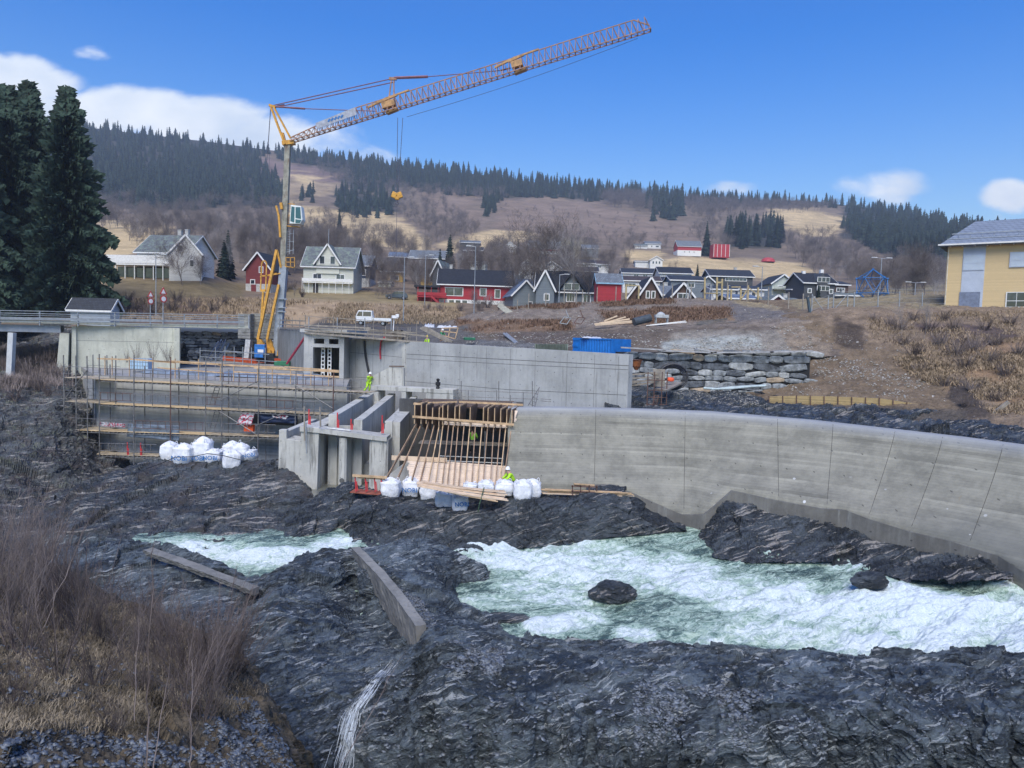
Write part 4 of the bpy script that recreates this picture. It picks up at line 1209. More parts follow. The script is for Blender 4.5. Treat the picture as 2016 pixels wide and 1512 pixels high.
for (x0, x1, nm, off, dl) in ((667, 682, 'pier', 0.02, 9), (727, 764, 'pier', 0.04, 9)):
    m = MB(); c = 0.12
    a, b = X(x0), X(x1); y0 = D0+off
    m.prism([(a+c, y0, zb), (b-c, y0, zb), (b, y0+c, zb), (b, y0+dl, zb), (a, y0+dl, zb), (a, y0+c, zb)], (0, 0, Zp(x0, 862 if x0 < 700 else 866)-zb))
    m.build(nm, CP, fr, world=True)
m = MB()
mz = lambda x, y: Zp(x, y)
m.prism([(X(591), D0-.1, mz(591, 839)), (X(736), D0-.1, mz(736, 857)), (X(736), D0-.1, mz(736, 866)), (X(628), D0-.1, mz(628, 852)), (X(591), D0-.1, mz(591, 849))], (0, 1.5, 0))
m.prism([(X(736), D0-.1, mz(736, 857)), (X(762), D0-.1, mz(762, 860)), (X(762), D0-.1, mz(762, 869)), (X(736), D0-.1, mz(736, 866))], (0, 1.5, 0))
m.build('deck_slab', CP, fr, world=True)
# sloping-top training walls running back
def twall(x0, x1, ytop, D1, z1, name='training_wall', Df=47.6):
    m = MB(); za = Zp(x0, ytop, Df)
    a, b = X(x0, Df), X(x1, Df)
    m.prism([(a, Df, zb), (a, Df, za), (a, Df+1.2, za+.02), (a, D1, z1), (a, D1, zb)], (b-a, 0, 0))
    return m.build(name, CP, fr, world=True, bevel=0.02)
twall(646, 664, 816, 61, 7.0); twall(696, 713, 826, 61, 6.9); twall(757, 772, 829, 60, 6.8)
m = MB(); m.bx(X(664, 47.7), X(696, 47.7), 49.0, 60.5, 2.6, 3.6); m.bx(X(713, 47.7), X(757, 47.7), 48.5, 60.5, 2.0, 3.2)
m.build('channel_floor', CP, fr, world=True)
m = MB(); m.bx(X(664, 47.7), X(696, 47.7), 47.8, 48.1, zb, Zp(670, 838, 47.8)); m.build('weir_board', CP, fr, world=True)
# cross beam and wing wall at the head
HB = WallFrame(P(731, 760, 60), P(892, 770, 58.5))
m = MB(); HB.box(m, HB.uz(731, 760)[0], HB.uz(892, 770)[0], HB.uz(800, 771)[1], HB.uz(800, 763)[1], -1.6, 0.0)
HB.box(m, HB.uz(731, 770)[0], HB.uz(745, 770)[0], 2, HB.uz(738, 771)[1]-.001, -1.5, -0.02); HB.box(m, HB.uz(790, 775)[0], HB.uz(799, 775)[0], 2, HB.uz(795, 771)[1]-.001, -1.5, -0.03)
HB.box(m, HB.uz(838, 775)[0], HB.uz(892, 775)[0], 2, HB.uz(850, 771)[1]-.001, -1.5, -0.04); HB.box(m, HB.uz(745, 775)[0], HB.uz(770, 775)[0], HB.uz(760, 800)[1], HB.uz(760, 790)[1], -0.8, 0.9)
m.build('head_beam', CP, fr, world=True, bevel=0.02)
m = MB(); HB.poly(m, [(732, 757), (731, 742), (769, 723), (796, 724), (796, 761)], -1.95, -1.62, -1.8)
m.build('wing_wall', CP, fr, world=True)
m = MB(); m.bar(HB.pt(*HB.uz(768, 722, -1.8), -1.8)+Vector((0, 0, .05)), HB.pt(*HB.uz(794, 722.5, -1.8), -1.8)+Vector((0, 0, .05)), 0.5, 0.08)
m.build('cap_plank', WOODD, fr, world=True)
m = MB(); m.tube((X(674), D0-.012, Zp(674, 946)), (X(674), D0+.3, Zp(674, 946)), 0.15, 16); m.build('drain_pipe', paint('drain_dark', (0.10, 0.10, 0.095), 0.7), fr, world=True)
# side wall closing the spillway bay beside the formwork
m = MB(); m.prism([(X(772, 47.7), 47.7, zb), (X(772, 47.7), 47.7, Zp(772, 829, 47.7)-.05), (X(772, 47.7), 54, 6.5), (X(772, 47.7), 54, zb)], (0.5, 0, 0))
m.prism([(X(775), 44.6, zb), (X(813, 46), 44.6, zb), (X(813, 46), 44.6, Zp(813, 905, 44.6)), (X(775), 44.6, Zp(775, 935, 44.6))], (0, .4, 0))
m.build('side_wall', CP, fr, world=True)
# murky pool between the rocks
pl = MB(); zz = 1.95
pl.add([(X(570, 43), 42.7, zz), (X(780, 43), 42.7, zz), (X(800, 47), 56, zz), (X(545, 47), 56, zz)], [(0, 1, 2, 3)])
t = NT('murky_pool_water')
t.fin(t.mix(t.ss(t.noise(t.pos, 0.8, 4, 0.6), 0.35, 0.65), (0.13, 0.135, 0.115), (0.19, 0.19, 0.165)), 0.25, t.bump(t.noise(t.pos, 3, 3, 0.5), 0.1, 0.02), 0.4)
struct(pl.build('pool_water', t.m))
# ---- broken old walls on the near rock
def ow(px, py, D): return Vector(P(px, py, D))
def oldwall(pts, drop, label, th=0.55, seed=1):
    """pts: top-edge nearer line with distances; jagged underside, roughened faces"""
    random.seed(seed)
    ps = [ow(*p) for p in pts]
    n = 90; V = []; 
    def samp(u):
        k = u*(len(ps)-1); i = min(int(k), len(ps)-2); return ps[i].lerp(ps[i+1], k-i)
    d = (ps[-1]-ps[0]); d.z = 0; d.normalize(); s = Vector((-d.y, d.x, 0))
    if s.dot(Vector((1, 0.4, 0))) < 0: s = -s
    prof = []
    m = MB()
    K = 9
    for i in range(n+1):
        u = i/n; q = samp(u)
        h = drop(u)*(1+0.12*mnoise.noise((u*9, seed, 0)))
        ring = [q+s*th*(k/2)+Vector((0, 0, 0.03*mnoise.noise(q*3+Vector((k, 0, 0))))) for k in (2, 1, 0)]
        for k in range(1, K):
            w = k/(K-1)
            off = 0.05*mnoise.noise(Vector((u*9, w*3, seed)))+0.05*mnoise.noise(Vector((u*33, w*17, seed)))
            ring.append(q+Vector((0, 0, -h*w))+s*(off+0.18*w))
        ring.append(q+s*th*1.05+Vector((0, 0, -h)))
        prof += ring
    R_ = K+3
    R_ = len(prof)//(n+1)
    fs = []
    for i in range(n):
        for k in range(R_):
            k2 = (k+1) % R_
            fs.append((i*R_+k, i*R_+k2, (i+1)*R_+k2, (i+1)*R_+k))
    fs += [tuple(range(R_)), tuple(n*R_+k for k in range(R_-1, -1, -1))]
    m.add(prof, fs)
    return solo('broken_wall', m, CR, label, 'wall remnant')
oldwall([(691, 1078, 34.4), (740, 1128, 31.4), (780, 1178, 28.9), (818, 1232, 26.6)], lambda u: 0.8+1.1*u**0.8, 'rough grey broken concrete wall slanting across the near rock beside the rapids', 0.42, 3)
oldwall([(281, 1083, 34.3), (350, 1107, 33.1), (420, 1134, 32.0), (492, 1161, 31.0)], lambda u: 0.32, 'low dark edged concrete wall half hidden behind the bare bushes', 0.5, 5)
# ---------------------------------------------------------------- scaffolding, formwork, bags, crane
def Lerp(a, b, t): return a+(b-a)*t
SW = IW
# levels: height of each deck along the wall (left, right) in world z from traced rows
def zlev(px, py, off=1.0): return SW.uz(px, py, off)[1]
sc = thing('scaffold', 'long rusty grey tube scaffold with timber decks in front of the intake block', 'scaffold', (float(I0[0]), float(I0[1])-2, 0))
ups = [SW.uz(x, 800, 2.1)[0] for x in (195, 263, 335, 404, 436, 508, 581, 655)]; extra_ = [SW.uz(x, 800, 2.0)[0] for x in (228, 300, 371, 470, 545, 618, 690)]
upi = [SW.uz(x, 800, 0.7)[0] for x in (217, 285, 352, 450, 524, 596)]
rows_l = [(746, 768), (793, 815), (846, 862), (892, 905), (941, 950)]
def zr(i, uu):
    a = zlev(195, rows_l[i][0], 1.5); b = zlev(655, rows_l[i][1], 1.5)
    ua = ups[0]; ub = ups[-1]
    return a+(b-a)*(uu-ua)/(ub-ua)
for k, uu in enumerate(ups):
    m = MB(); top = zr(0, uu)+(2.1 if k < 6 else 1.4)
    m.tube(SW.pt(uu, -1.0, 2.1), SW.pt(uu+0.05, top, 2.1), 0.045, 6)
    m.build('standard', TUBER if k in (2, 7) else TUBE, sc, world=True)
for uu in extra_:
    m = MB(); m.tube(SW.pt(uu, zr(1, uu), 2.0), SW.pt(uu, zr(0, uu)+1.1, 2.0), 0.035, 6); m.build('standard', TUBE, sc, world=True)
for uu in upi:
    m = MB(); m.tube(SW.pt(uu, -1.0, 0.7), SW.pt(uu, zr(0, uu)+1.2, 0.7), 0.045, 6); m.build('standard', TUBE, sc, world=True)
DECK = paint('scaffold_deck', (0.42, 0.35, 0.25), 0.85, 0.3, 2.0)
DECKN = paint('scaffold_deck_new', (0.60, 0.45, 0.26), 0.8, 0.15, 2.0)
def deck(i, ua, ub, w0=0.8, w1=2.05, mat=DECK):
    m = MB(); n = 5
    for k in range(n):
        wa = Lerp(w0, w1, k/n)+.01; wb = Lerp(w0, w1, (k+1)/n)-.01
        p0, p1 = SW.pt(ua, zr(i, ua), (wa+wb)/2), SW.pt(ub, zr(i, ub), (wa+wb)/2)
        m.bar(p0, p1, wb-wa, 0.05)
    m.build('deck', mat, sc, world=True)
    m = MB(); q = ua
    while q < ub-.1:
        m.bar(SW.pt(q, zr(i, q)-.09, w0), SW.pt(q, zr(i, q)-.09, w1), 0.06, 0.10); q += 0.42
    m.bar(SW.pt(ua, zr(i, ua)-.16, w1-.02), SW.pt(ub, zr(i, ub)-.16, w1-.02), 0.05, 0.05)
    m.build('deck_joists', TUBE, sc, world=True)
def guard(i, ua, ub, w=2.12, h0=0.35, h1=0.95, pitch=0.7, mat=TUBE):
    m = MB()
    for h in (h0, h1): m.tube(SW.pt(ua, zr(i, ua)+h, w), SW.pt(ub, zr(i, ub)+h, w), 0.024, 5)
    q = ua+.1
    while q < ub: m.tube(SW.pt(q, zr(i, q)+h0, w), SW.pt(q, zr(i, q)+h1, w), 0.024, 5); q += pitch
    m.build('guard_rail', mat, sc, world=True)
UL = SW.uz(126, 800, 2.1)[0]; UR = SW.uz(728, 800, 2.1)[0]
deck(0, ups[0], ups[3], mat=DECKN); deck(0, ups[3]+.03, UR); deck(1, ups[0], ups[4], mat=DECKN); deck(1, ups[4]+.03, ups[-1]+.2)
deck(2, UL+.1, ups[3], mat=DECKN); deck(2, ups[3]+.03, SW.uz(548, 860, 2)[0]); deck(3, UL+.3, SW.uz(312, 900, 2)[0]); deck(4, SW.uz(196, 941, 2)[0], SW.uz(238, 941, 2)[0])
for i, lim in ((0, UR), (1, ups[-1]), (2, SW.uz(546, 850, 2)[0]), (3, SW.uz(312, 900, 2)[0]), (4, SW.uz(235, 941, 2)[0])):
    pts = [ups[0]]+[v for v in ups[1:] if v < lim]+[lim]
    for a, b in zip(pts[:-1], pts[1:]):
        if b-a > .5: guard(i, a+.08, b-.08, mat=TUBER if (int(a*7)+i) % 3 == 0 else TUBE)
# cross braces
for (x0, y0, x1, y1) in ((434,789,508,750),(581,758,655,804),(434,811,503,854),(503,839,581,803),(503,862,455,886),(600,848,655,810),(127,786,172,728),(127,868,165,840)):
    a = SW.pt(*SW.uz(x0, y0, 2.2), 2.2); b = SW.pt(*SW.uz(x1, y1, 2.2), 2.2)
    m = MB(); m.tube(a, b, 0.035, 6); m.build('brace', TUBE, sc, world=True)
# stair ladder inside the scaffold
m = MB()
for (y0, y1, xx) in ((756, 797, 424), (803, 845, 424)):
    a = SW.pt(*SW.uz(xx-6, y1, 1.3), 1.3); b = SW.pt(*SW.uz(xx+6, y0, 1.3), 1.3)
    for s_ in (-.22, .22): m.bar(a+SW.t*s_, b+SW.t*s_, 0.04)
    for k in range(8): q = a.lerp(b, (k+.5)/8); m.bar(q-SW.t*.22, q+SW.t*.22, .035)
m.build('ladder', TUBE, sc, world=True)
# the end bay turned round the corner at the left
se = thing('scaffold', 'narrow scaffold tower at the left corner of the intake block below the bridge', 'scaffold', (float(I0[0])-3, float(I0[1])-2, 0))
us = [SW.uz(x, 800, 2.1)[0] for x in (126, 150, 172)]
for q, w in ((us[0], 2.1), (us[1], 2.1), (us[2], 2.1), (us[0]+.6, -.4), (us[1]+.8, -.4), (us[2]+.6, -.4)):
    m = MB(); m.tube(SW.pt(q, -1, w), SW.pt(q, zr(0, ups[0])+1.9, w), 0.045, 6); m.build('standard', TUBE, se, world=True)
for i in range(5):
    if i == 4: continue
    m = MB(); zz = zr(i, ups[0])+.02
    for k in range(5): m.bar(SW.pt(us[0]-.1, zz, -.4+k*.52), SW.pt(ups[0]-.05, zz, -.4+k*.52), .48, .05)
    m.build('deck', DECK, se, world=True)
    for w in (-.4, 2.12):
        m = MB()
        for h in (.35, .95): m.tube(SW.pt(us[0], zz+h, w), SW.pt(ups[0]-.1, zz+h, w), .018, 5)
        q = us[0]+.1
        while q < ups[0]-.1: m.tube(SW.pt(q, zz+.35, w), SW.pt(q, zz+.95, w), .018, 5); q += .55
        m.build('guard_rail', TUBE, se, world=True)
# short red edge clamps
def redclamp(p, h=1.1, lab='', grp='red edge protection clamps'):
    m = MB(); p = Vector(p)
    m.bar(p, p+Vector((0, 0, h)), .07); m.bar(p+Vector((.09, 0, 0)), p+Vector((.09, 0, h*.55)), .06); m.bar(p+Vector((-.02, 0, h*.3)), p+Vector((.13, 0, h*.3)), .05)
    return solo('edge_clamp', m, REDP, lab, 'clamp', grp)
for x, y, w, lab in ((251, 896, 2.0, 'red steel clamp on the low scaffold deck left of the other one'), (277, 897, 2.0, 'red steel clamp on the low scaffold deck nearer the white bags')):
    u_, z_ = SW.uz(x, y, w); redclamp(SW.pt(u_, z_, w), 1.05, lab)
for x, y, D, h, lab in ((608, 836, 47.2, 1.0, 'red clamp standing on the left end of the pier frame slab'), (664, 844, 47.3, 1.05, 'tall red clamp between the two left training walls'),
                        (691, 846, 47.2, .7, 'short dark red clamp in front of the middle training wall'), (752, 853, 46.6, 1.15, 'red clamp at the right end of the pier frame slab')):
    redclamp(P(x, y, D), h, lab)
# ---- timber edge rail along the deck
def timber_rail(wf, posts, ybase, ytop, rails, off, label, mat=WOODP, name='timber_guardrail', pw=.10, group=None):
    """posts: list of px; ybase/ytop functions of px; rails: list of (x0,y0,x1,y1,h)"""
    x0 = posts[0]; q = wf.pt(*wf.uz(x0, ybase(x0), off), off)
    th = thing(name, label, 'guard rail', q, 0, group)
    for x in posts:
        u_, za = wf.uz(x, ybase(x), off); _, zb_ = wf.uz(x, ytop(x), off)
        m = MB(); m.bar(wf.pt(u_, za, off), wf.pt(u_, zb_, off), pw, .05); m.build('post', mat, th, world=True)
    for (a, b, c, d, h) in rails:
        p0 = wf.pt(*wf.uz(a, b, off+.06), off+.06); p1 = wf.pt(*wf.uz(c, d, off+.06), off+.06)
        m = MB(); m.bar(p0, p1, .035, h); m.build('rail', mat, th, world=True)
    return th
timber_rail(SW, [207, 221, 255, 301, 345, 391, 434, 460, 507, 536, 572, 612, 647], lambda x: 742+(x-207)*.055, lambda x: 701+(x-207)*.035+(8 if x > 400 else 0),
            [(192,706,255,708,.13),(255,707,345,714,.14),(335,711,440,718,.16),(430,718,560,724,.14),(300,710,400,717,.10),(500,724,668,732,.13),(310,724,440,734,.10),(460,732,668,742,.12),(560,722,668,730,.10)], -0.1, 'new yellow timber guard rail along the front edge of the intake deck', WOODP)
# grey pole rail at the back around the crane
BR = WallFrame(P(395, 715, 76), P(600, 728, 70))
th = timber_rail(BR, [394, 424, 443, 461, 478, 495, 522], lambda x: 722, lambda x: 688+abs(x-450)*.04-6, [(394,690,478,694,.06),(394,702,545,712,.06),(440,690,530,698,.06)], 0, 'weathered grey pole rail around the foot of the crane', GALV, 'pole_guardrail', .08)
# rail round the gate house roof and the timber platform
def zc(px, py, D): return Vector(P(px, py, D))
RW = WallFrame(P(600, 658, 66), P(905, 690, 63))
timber_rail(RW, [601, 627, 656, 672, 700, 724, 735, 759, 783, 807, 820, 842, 803], lambda x: 657+(x-600)*.075, lambda x: (620 if int(x) % 5 in (0, 1) else 634)+(x-600)*.05,
            [(598,640,730,646,.13),(598,650,800,662,.14),(600,645,820,655,.10),(720,648,840,662,.14),(600,655,842,675,.16),(598,622,760,633,.05)], -.3, 'grey weathered timber guard rail along the gate house roof', WOODO)
RW2 = WallFrame(P(548, 650, 90), P(600, 655, 70))
timber_rail(RW2, [551, 562, 575, 590], lambda x: 650, lambda x: 626, [(548,630,600,632,.12),(548,638,600,641,.12),(548,645,600,648,.12)], 0, 'short weathered rail on the streaked wall behind the crane', WOODO)
m = MB(); 
for k in range(7):
    a = RW.pt(*RW.uz(600, 655, -1-k*.35), -1-k*.35); b = RW.pt(*RW.uz(842, 676, -1-k*.35), -1-k*.35); m.bar(a, b, .3, .05)
solo('platform', m, WOODO, 'grey plank walkway behind the rail on top of the tall wall', 'walkway')
# ---- formwork of the missing dam bay
fw = thing('formwork', 'timber formwork of inclined ribs over the open spillway bay', 'formwork', P(900, 950, 42.5))
ribs = [((820,835),(762,936)),((828,840),(781,943)),((844,832),(811,941)),((855,838),(825,952)),((865,838),(843,947)),((873,832),(857,950)),((884,832),(870,954)),((893,838),(880,955)),((902,840),(892,956)),((914,836),(902,958)),
        ((925,840),(914,957)),((936,838),(928,958)),((949,840),(938,960)),((960,840),(950,958)),((972,842),(965,955)),((985,842),(975,957)),((996,842),(983,956)),((1007,842),(990,955))]
DF0, DF1 = 45.6, 42.4
for i, (a, b) in enumerate(ribs):
    p = Vector(P(a[0], a[1], DF0)); q = Vector(P(b[0], b[1]+4, DF1-.15))
    m = MB(); m.bar(q, p, .07, .16, up=(1, 0, 0)) if False else m.bar(q, p, .055, .15)
    m.build('rib', WOODP if i in (4, 10, 12, 16, 5) else paint('rib_timber', (0.33, 0.22, 0.14), 0.8, 0.25, 2.0), fw, world=True)
# vertical stubs, their top arms and gussets
stub = [(816,795,834),(829,795,834),(839,797,834),(851,803,834),(864,803,838),(871,798,836),(881,798,836),(895,801,839),(904,800,838),(925,802,840),(951,803,841),(960,804,842),(973,804,842),(985,806,841),(997,807,841),(1007,808,841)]
for i, (x, y0, y1) in enumerate(stub):
    m = MB(); m.bar(P(x, y1, 45.35), P(x+1, y0, 45.35), .13, .05); m.build('stud', WOODP, fw, world=True)
    if i % 1 == 0:
        pa = Vector(P(x+1, y0+1, 45.45)); pb = Vector(P(x+14, y0-4 if x < 900 else y0-6, 47.0)); pc = Vector(P(x+8, y1-2, 46.2))
        m = MB(); m.bar(pa, pb, .05, .14); m.build('top_arm', WOODP if i % 3 else WOODD, fw, world=True)
        m = MB(); off = Vector((.03, 0, 0))
        m.prism([pa+off, pb+off, pc+off+Vector((0, 0, -.5)), Vector(P(x+1, y1+4, 45.5))+off], (.025, 0, 0)); m.build('gusset', WOODD, fw, world=True)
m = MB(); m.bar(P(812, 820, 45.2), P(1012, 836, 45.2), .06, .14); m.bar(P(814, 795, 45.3), P(830, 795, 45.3), .06, .12); m.bar(P(904, 791, 47.1), P(1030, 797, 47), .08, .12); m.bar(P(815, 794, 46.6), P(900, 791, 47), .08, .10)
m.build('waling', WOODP, fw, world=True)
SHTH = paint('fresh_boards', (0.86, 0.71, 0.58), .7, .07, 3.0)
random.seed(12)
def sheet(x0, y0, x1, y1, x2, y2, x3, y3, n, Da, Db, jag=6, nm='sheathing'):
    """boards between the top line (x0,y0)-(x1,y1) and the bottom line (x3,y3)-(x2,y2)"""
    m = MB()
    for k in range(n):
        u = (k+.5)/n; D = Lerp(Da, Db, u)
        la = (Lerp(x0, x3, u)-random.uniform(0, jag), Lerp(y0, y3, u)); lb = (Lerp(x1, x2, u)+random.uniform(0, jag*1.7), Lerp(y1, y2, u))
        h = (Lerp(y3-y0, y2-y1, .5))/n*D/1456
        m.bar(P(la[0], la[1], D), P(lb[0], lb[1], D), .03, h*.97)
    return m.build(nm, SHTH, fw, world=True)
sheet(806, 903, 999, 918, 990, 962, 806, 952, 13, 43.85, 42.6, 7)
m = MB(); m.bar(P(771, 901, 43.7), P(880, 906, 43.7), .03, .28); m.build('sheathing', WOODL, fw, world=True)
sheet(876, 829, 1014, 838, 1012, 844, 876, 836, 2, 45.6, 45.5, 5)
sheet(1012, 808, 1018, 808, 1012, 836, 1006, 836, 7, 45.9, 45.7, 2)
# inside of the bay: dark back wall, floor, work platform
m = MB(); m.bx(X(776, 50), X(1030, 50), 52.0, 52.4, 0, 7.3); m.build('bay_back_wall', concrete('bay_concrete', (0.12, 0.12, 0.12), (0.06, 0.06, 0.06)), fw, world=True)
m = MB(); m.bx(X(776, 50), X(1025, 50), 43, 52.5, 0, 1.2); m.build('bay_floor', CR, fw, world=True)
m = MB(); m.bx(X(826, 50), X(1010, 50), 47.2, 52.4, 7.25, 7.33); m.build('bay_lid', WOODD, fw, world=True)
zpf = Zp(900, 872, 47.5)
m = MB()
for k in range(4): m.bx(X(826, 47.5), X(1003, 47.5), 47+k*.34, 47.3+k*.34, zpf-.05, zpf)
m.build('work_platform', WOODO, fw, world=True)
m = MB()
for x in (866, 955, 993):
    m.tube((X(x, 47), 47, 1.2), (X(x, 47), 47, zpf+.9), .035, 6)
m.tube((X(866, 47), 47, zpf-1.1), (X(993, 47), 47, zpf-1.15), .03, 6); m.tube((X(866, 47), 47, zpf-.8), (X(993, 47), 47, zpf-.85), .03, 6)
m.build('platform_frame', GALV, fw, world=True)
# end wall of the finished dam beside the bay
m = MB(); 
pf = [P(1008, 806, 46.3), P(1004, 845, 45.6), P(998, 900, 44.0), P(992, 962, 42.4)]
m.prism([Vector(q)+Vector((0.02, .05, 0)) for q in pf]+[Vector(P(992, 962, 42.4))+Vector((0, 9, -2)), Vector(P(1008, 806, 46.3))+Vector((0, 5, 0))], (.3, 0, 0))
m.build('bay_end_wall', CR, fw, world=True)
# scaffold tubes on top by the tall wall
sw3 = thing('scaffold', 'light scaffold rail along the dam crest below the tall retaining wall', 'scaffold', P(900, 795, 49))
for x, y0, y1 in ((900,765,795),(908,750,795),(922,768,796),(978,768,795),(982,750,797),(1005,778,800),(1030,772,800),(1048,750,800)):
    m = MB(); m.tube(P(x, y1, 49.5), P(x, y0, 49.5), .03, 6); m.build('standard', TUBE, sw3, world=True)
m = MB(); m.tube(P(893, 768, 49.5), P(1060, 774, 49.5), .022, 6); m.tube(P(893, 780, 49.5), P(1060, 786, 49.5), .022, 6); m.build('guard_rail', TUBE, sw3, world=True)
m = MB(); m.tube(P(1040, 798, 48.5), P(1062, 762, 49.5), .03, 6); m.tube(P(1052, 806, 48.5), P(1062, 762, 49.5), .03, 6)
for k in range(5): m.tube(P(1042+k*3.8, 795-k*6.8, 48.6), P(1054+k*1.8, 800-k*7.5, 48.6), .02, 5)
m.tube(P(1064, 785, 49), P(1085, 787, 49), .025, 6); m.tube(P(1064, 789, 49), P(1085, 791, 49), .025, 6)
m.build('ladder', TUBE, sw3, world=True)
# ---- bulk bags
BAG = None
def bagmat():
    t = NT('woven_bag')
    a = t.noise(t.pos, 2.5, 5, 0.6); b = t.noise(t.scale(t.pos, (1, 1, .3)), 11, 4, 0.65, 1.0)
    col = t.mix(t.ss(a, .35, .65), (0.68, 0.70, 0.73), (0.84, 0.85, 0.86))
    return t.fin(col, 0.6, t.bump(t.math('ADD', a, b), 0.9, 0.06), 0.3)
BAG = bagmat()
BLUEINK = paint('blue_ink', (0.03, 0.16, 0.42), 0.6, 0.1)
def bag(px, py, D, w, h, lab, seed, logo=None, tilt=0.0, rz=0.0, full=1.0, flat=0.0, grp='white bulk bags'):
    rng = random.Random(seed)
    base = Vector((r2 if px < 600 else r4).at(px, py-2)) if 'behind' not in lab and 'crouching' not in lab or px < 600 else Vector(P(px, py, D-.5)); D = base.y; wm = w*D/1456; hm = h*D/1456
    base.z -= .04; base.y += wm*.45
    th = thing('bulk_bag', lab, 'bag', base, rz, grp)
    th.rotation_euler = (0, tilt, rz)
    n, K = 32, 15
    V = []; F = []
    for k in range(K+1):
        u = k/K
        body = 0.68
        if u < body:
            v = u/body
            r = (0.86+0.12*math.sin(min(v*1.6, 1)*math.pi/2)+0.06*math.sin(v*math.pi)); z_ = v*0.72
            sq = 6.5
        else:
            v = (u-body)/(1-body)
            r = 1.0*(1-v)**0.75*0.96+0.14*(1-v)+.05; z_ = 0.72+v*(0.30-.12*flat); sq = 6.5-4.2*v
        for i in range(n):
            a = 2*math.pi*i/n; c, s_ = math.cos(a), math.sin(a)
            q = (abs(c)**sq+abs(s_)**sq)**(-1/sq)
            nz = mnoise.noise(Vector((c*1.6+seed*3.1, s_*1.6, u*3.2)))
            nz2 = mnoise.noise(Vector((c*5+seed, s_*5, u*8)))
            pl = 0.13*math.sin(a*11+seed+3*nz)*max(0, u-body+.12)*3+0.02*math.sin(a*4+seed*2+u*5)
            rr = r*q*(0.5*wm)*(0.93+0.10*nz+0.03*nz2+pl)
            V.append((c*rr, s_*rr*.95, z_*hm*(1+0.05*nz*(u > .3))+0.02*nz2*(u > .6)))
    for k in range(K):
        for i in range(n): F.append((k*n+i, k*n+(i+1) % n, (k+1)*n+(i+1) % n, (k+1)*n+i))
    F.append(tuple(range(n-1, -1, -1))); F.append(tuple(K*n+i for i in range(n)))
    m = MB(); m.add(V, F); m.build('sack', BAG, th, smooth=True)
    # four lifting loops
    for (sx, sy) in ((-1, -1), (1, -1), (1, 1), (-1, 1)):
        m = MB(); c0 = Vector((sx*wm*.36, sy*wm*.34, hm*.76)); hh = hm*.24*rng.uniform(.55, 1.15); lean = Vector((rng.uniform(-.1, .1), rng.uniform(-.1, .1), 0))
        pts = [c0+Vector((sx*-.02, 0, -.08))]
        for k in range(7):
            a = math.pi*k/6; pts.append(c0+Vector((-sx*.09*(1-math.cos(a)), 0, hh*math.sin(a)))+lean*math.sin(a))
        m.path(pts, .022, 5); m.build('lifting_loop', BAG, th, smooth=True)
    if logo:
        cu = bpy.data.curves.new('logo', 'FONT'); cu.body = 'NOBI'; cu.size = wm*.34; cu.align_x = 'CENTER'; cu.extrude = 0.004; cu.offset = 0.006; cu.space_character = 1.05
        cu.materials.append(BLUEINK)
        tmp = bpy.data.objects.new('logo_text', cu); COL.objects.link(tmp); bpy.context.view_layer.update()
        me = bpy.data.meshes.new_from_object(tmp.evaluated_get(bpy.context.evaluated_depsgraph_get())); me.name = 'logo'
        bpy.data.objects.remove(tmp); bpy.data.curves.remove(cu)
        lo = bpy.data.objects.new('logo', me); COL.objects.link(lo); lo.parent = th; CH.setdefault(th.name, []).append(lo)
        lo.location = (logo[0]*wm, -wm*.585, logo[1]*hm); lo.rotation_euler = (R(90), 0, logo[2] if len(logo) > 2 else 0)
        # wrap to the cloth
    return th
gl = 'white bulk bags on the left rock'
bag(325, 909, 45.8, 32, 38, 'slim white bulk bag at the left end of the left pile', 1, grp=gl)
bag(357, 915, 45.0, 38, 40, 'wide white bulk bag second from the left with blue lettering in front', 2, logo=(0, .22), grp=gl)
bag(391, 909, 45.6, 37, 50, 'tallest white bulk bag of the left pile', 3, logo=(-.1, .12), grp=gl)
bag(428, 905, 46.6, 34, 38, 'white bulk bag behind the small lettered bag on the left rock', 4, grp=gl)
bag(414, 914, 44.7, 36, 30, 'small squat white bulk bag with blue lettering on the left rock', 5, logo=(0, .28), flat=.6, grp=gl)
bag(448, 925, 44.0, 36, 38, 'leaning white bulk bag lowest on the left rock', 6, tilt=.18, rz=.5, grp=gl)
bag(468, 910, 45.6, 30, 36, 'white bulk bag behind the leaning one on the left rock', 7, grp=gl)
bag(486, 903, 46.2, 30, 22, 'half empty white bulk bag lying at the right end of the left pile', 8, tilt=-.22, flat=1, grp=gl, logo=(.15, .3))
gr_ = 'white bulk bags along the formwork'
bag(767, 981, 40.6, 40, 38, 'round white bulk bag left of the lettered one by the formwork', 11, grp=gr_)
bag(806, 980, 40.6, 36, 38, 'white bulk bag with clear blue lettering by the formwork', 12, logo=(0, .30), grp=gr_)
bag(842, 986, 40.4, 36, 34, 'white bulk bag half hidden under the left end of the plank pile', 13, flat=.8, grp=gr_)
bag(873, 1001, 39.6, 38, 36, 'white bulk bag slumped in the rock gap below the planks', 14, tilt=.1, flat=.6, grp=gr_)
bag(905, 1008, 39.2, 34, 34, 'lowest white bulk bag below the plank pile', 15, logo=(.15, .35), tilt=-.05, flat=.5, grp=gr_)
bag(925, 972, 41.6, 30, 24, 'flat white bulk bag behind the middle of the plank pile', 16, flat=.9, grp=gr_)
bag(956, 972, 41.4, 34, 26, 'crumpled white bulk bag behind the right half of the plank pile', 17, grp=gr_)
bag(993, 976, 41.1, 38, 32, 'wide white bulk bag in front of the crouching worker', 18, grp=gr_, flat=.4)
bag(1029, 987, 40.5, 40, 40, 'big white bulk bag at the right end by the spillway face', 19, grp=gr_)
bag(1049, 980, 41.3, 34, 36, 'white bulk bag behind the big one at the right end', 20, grp=gr_)
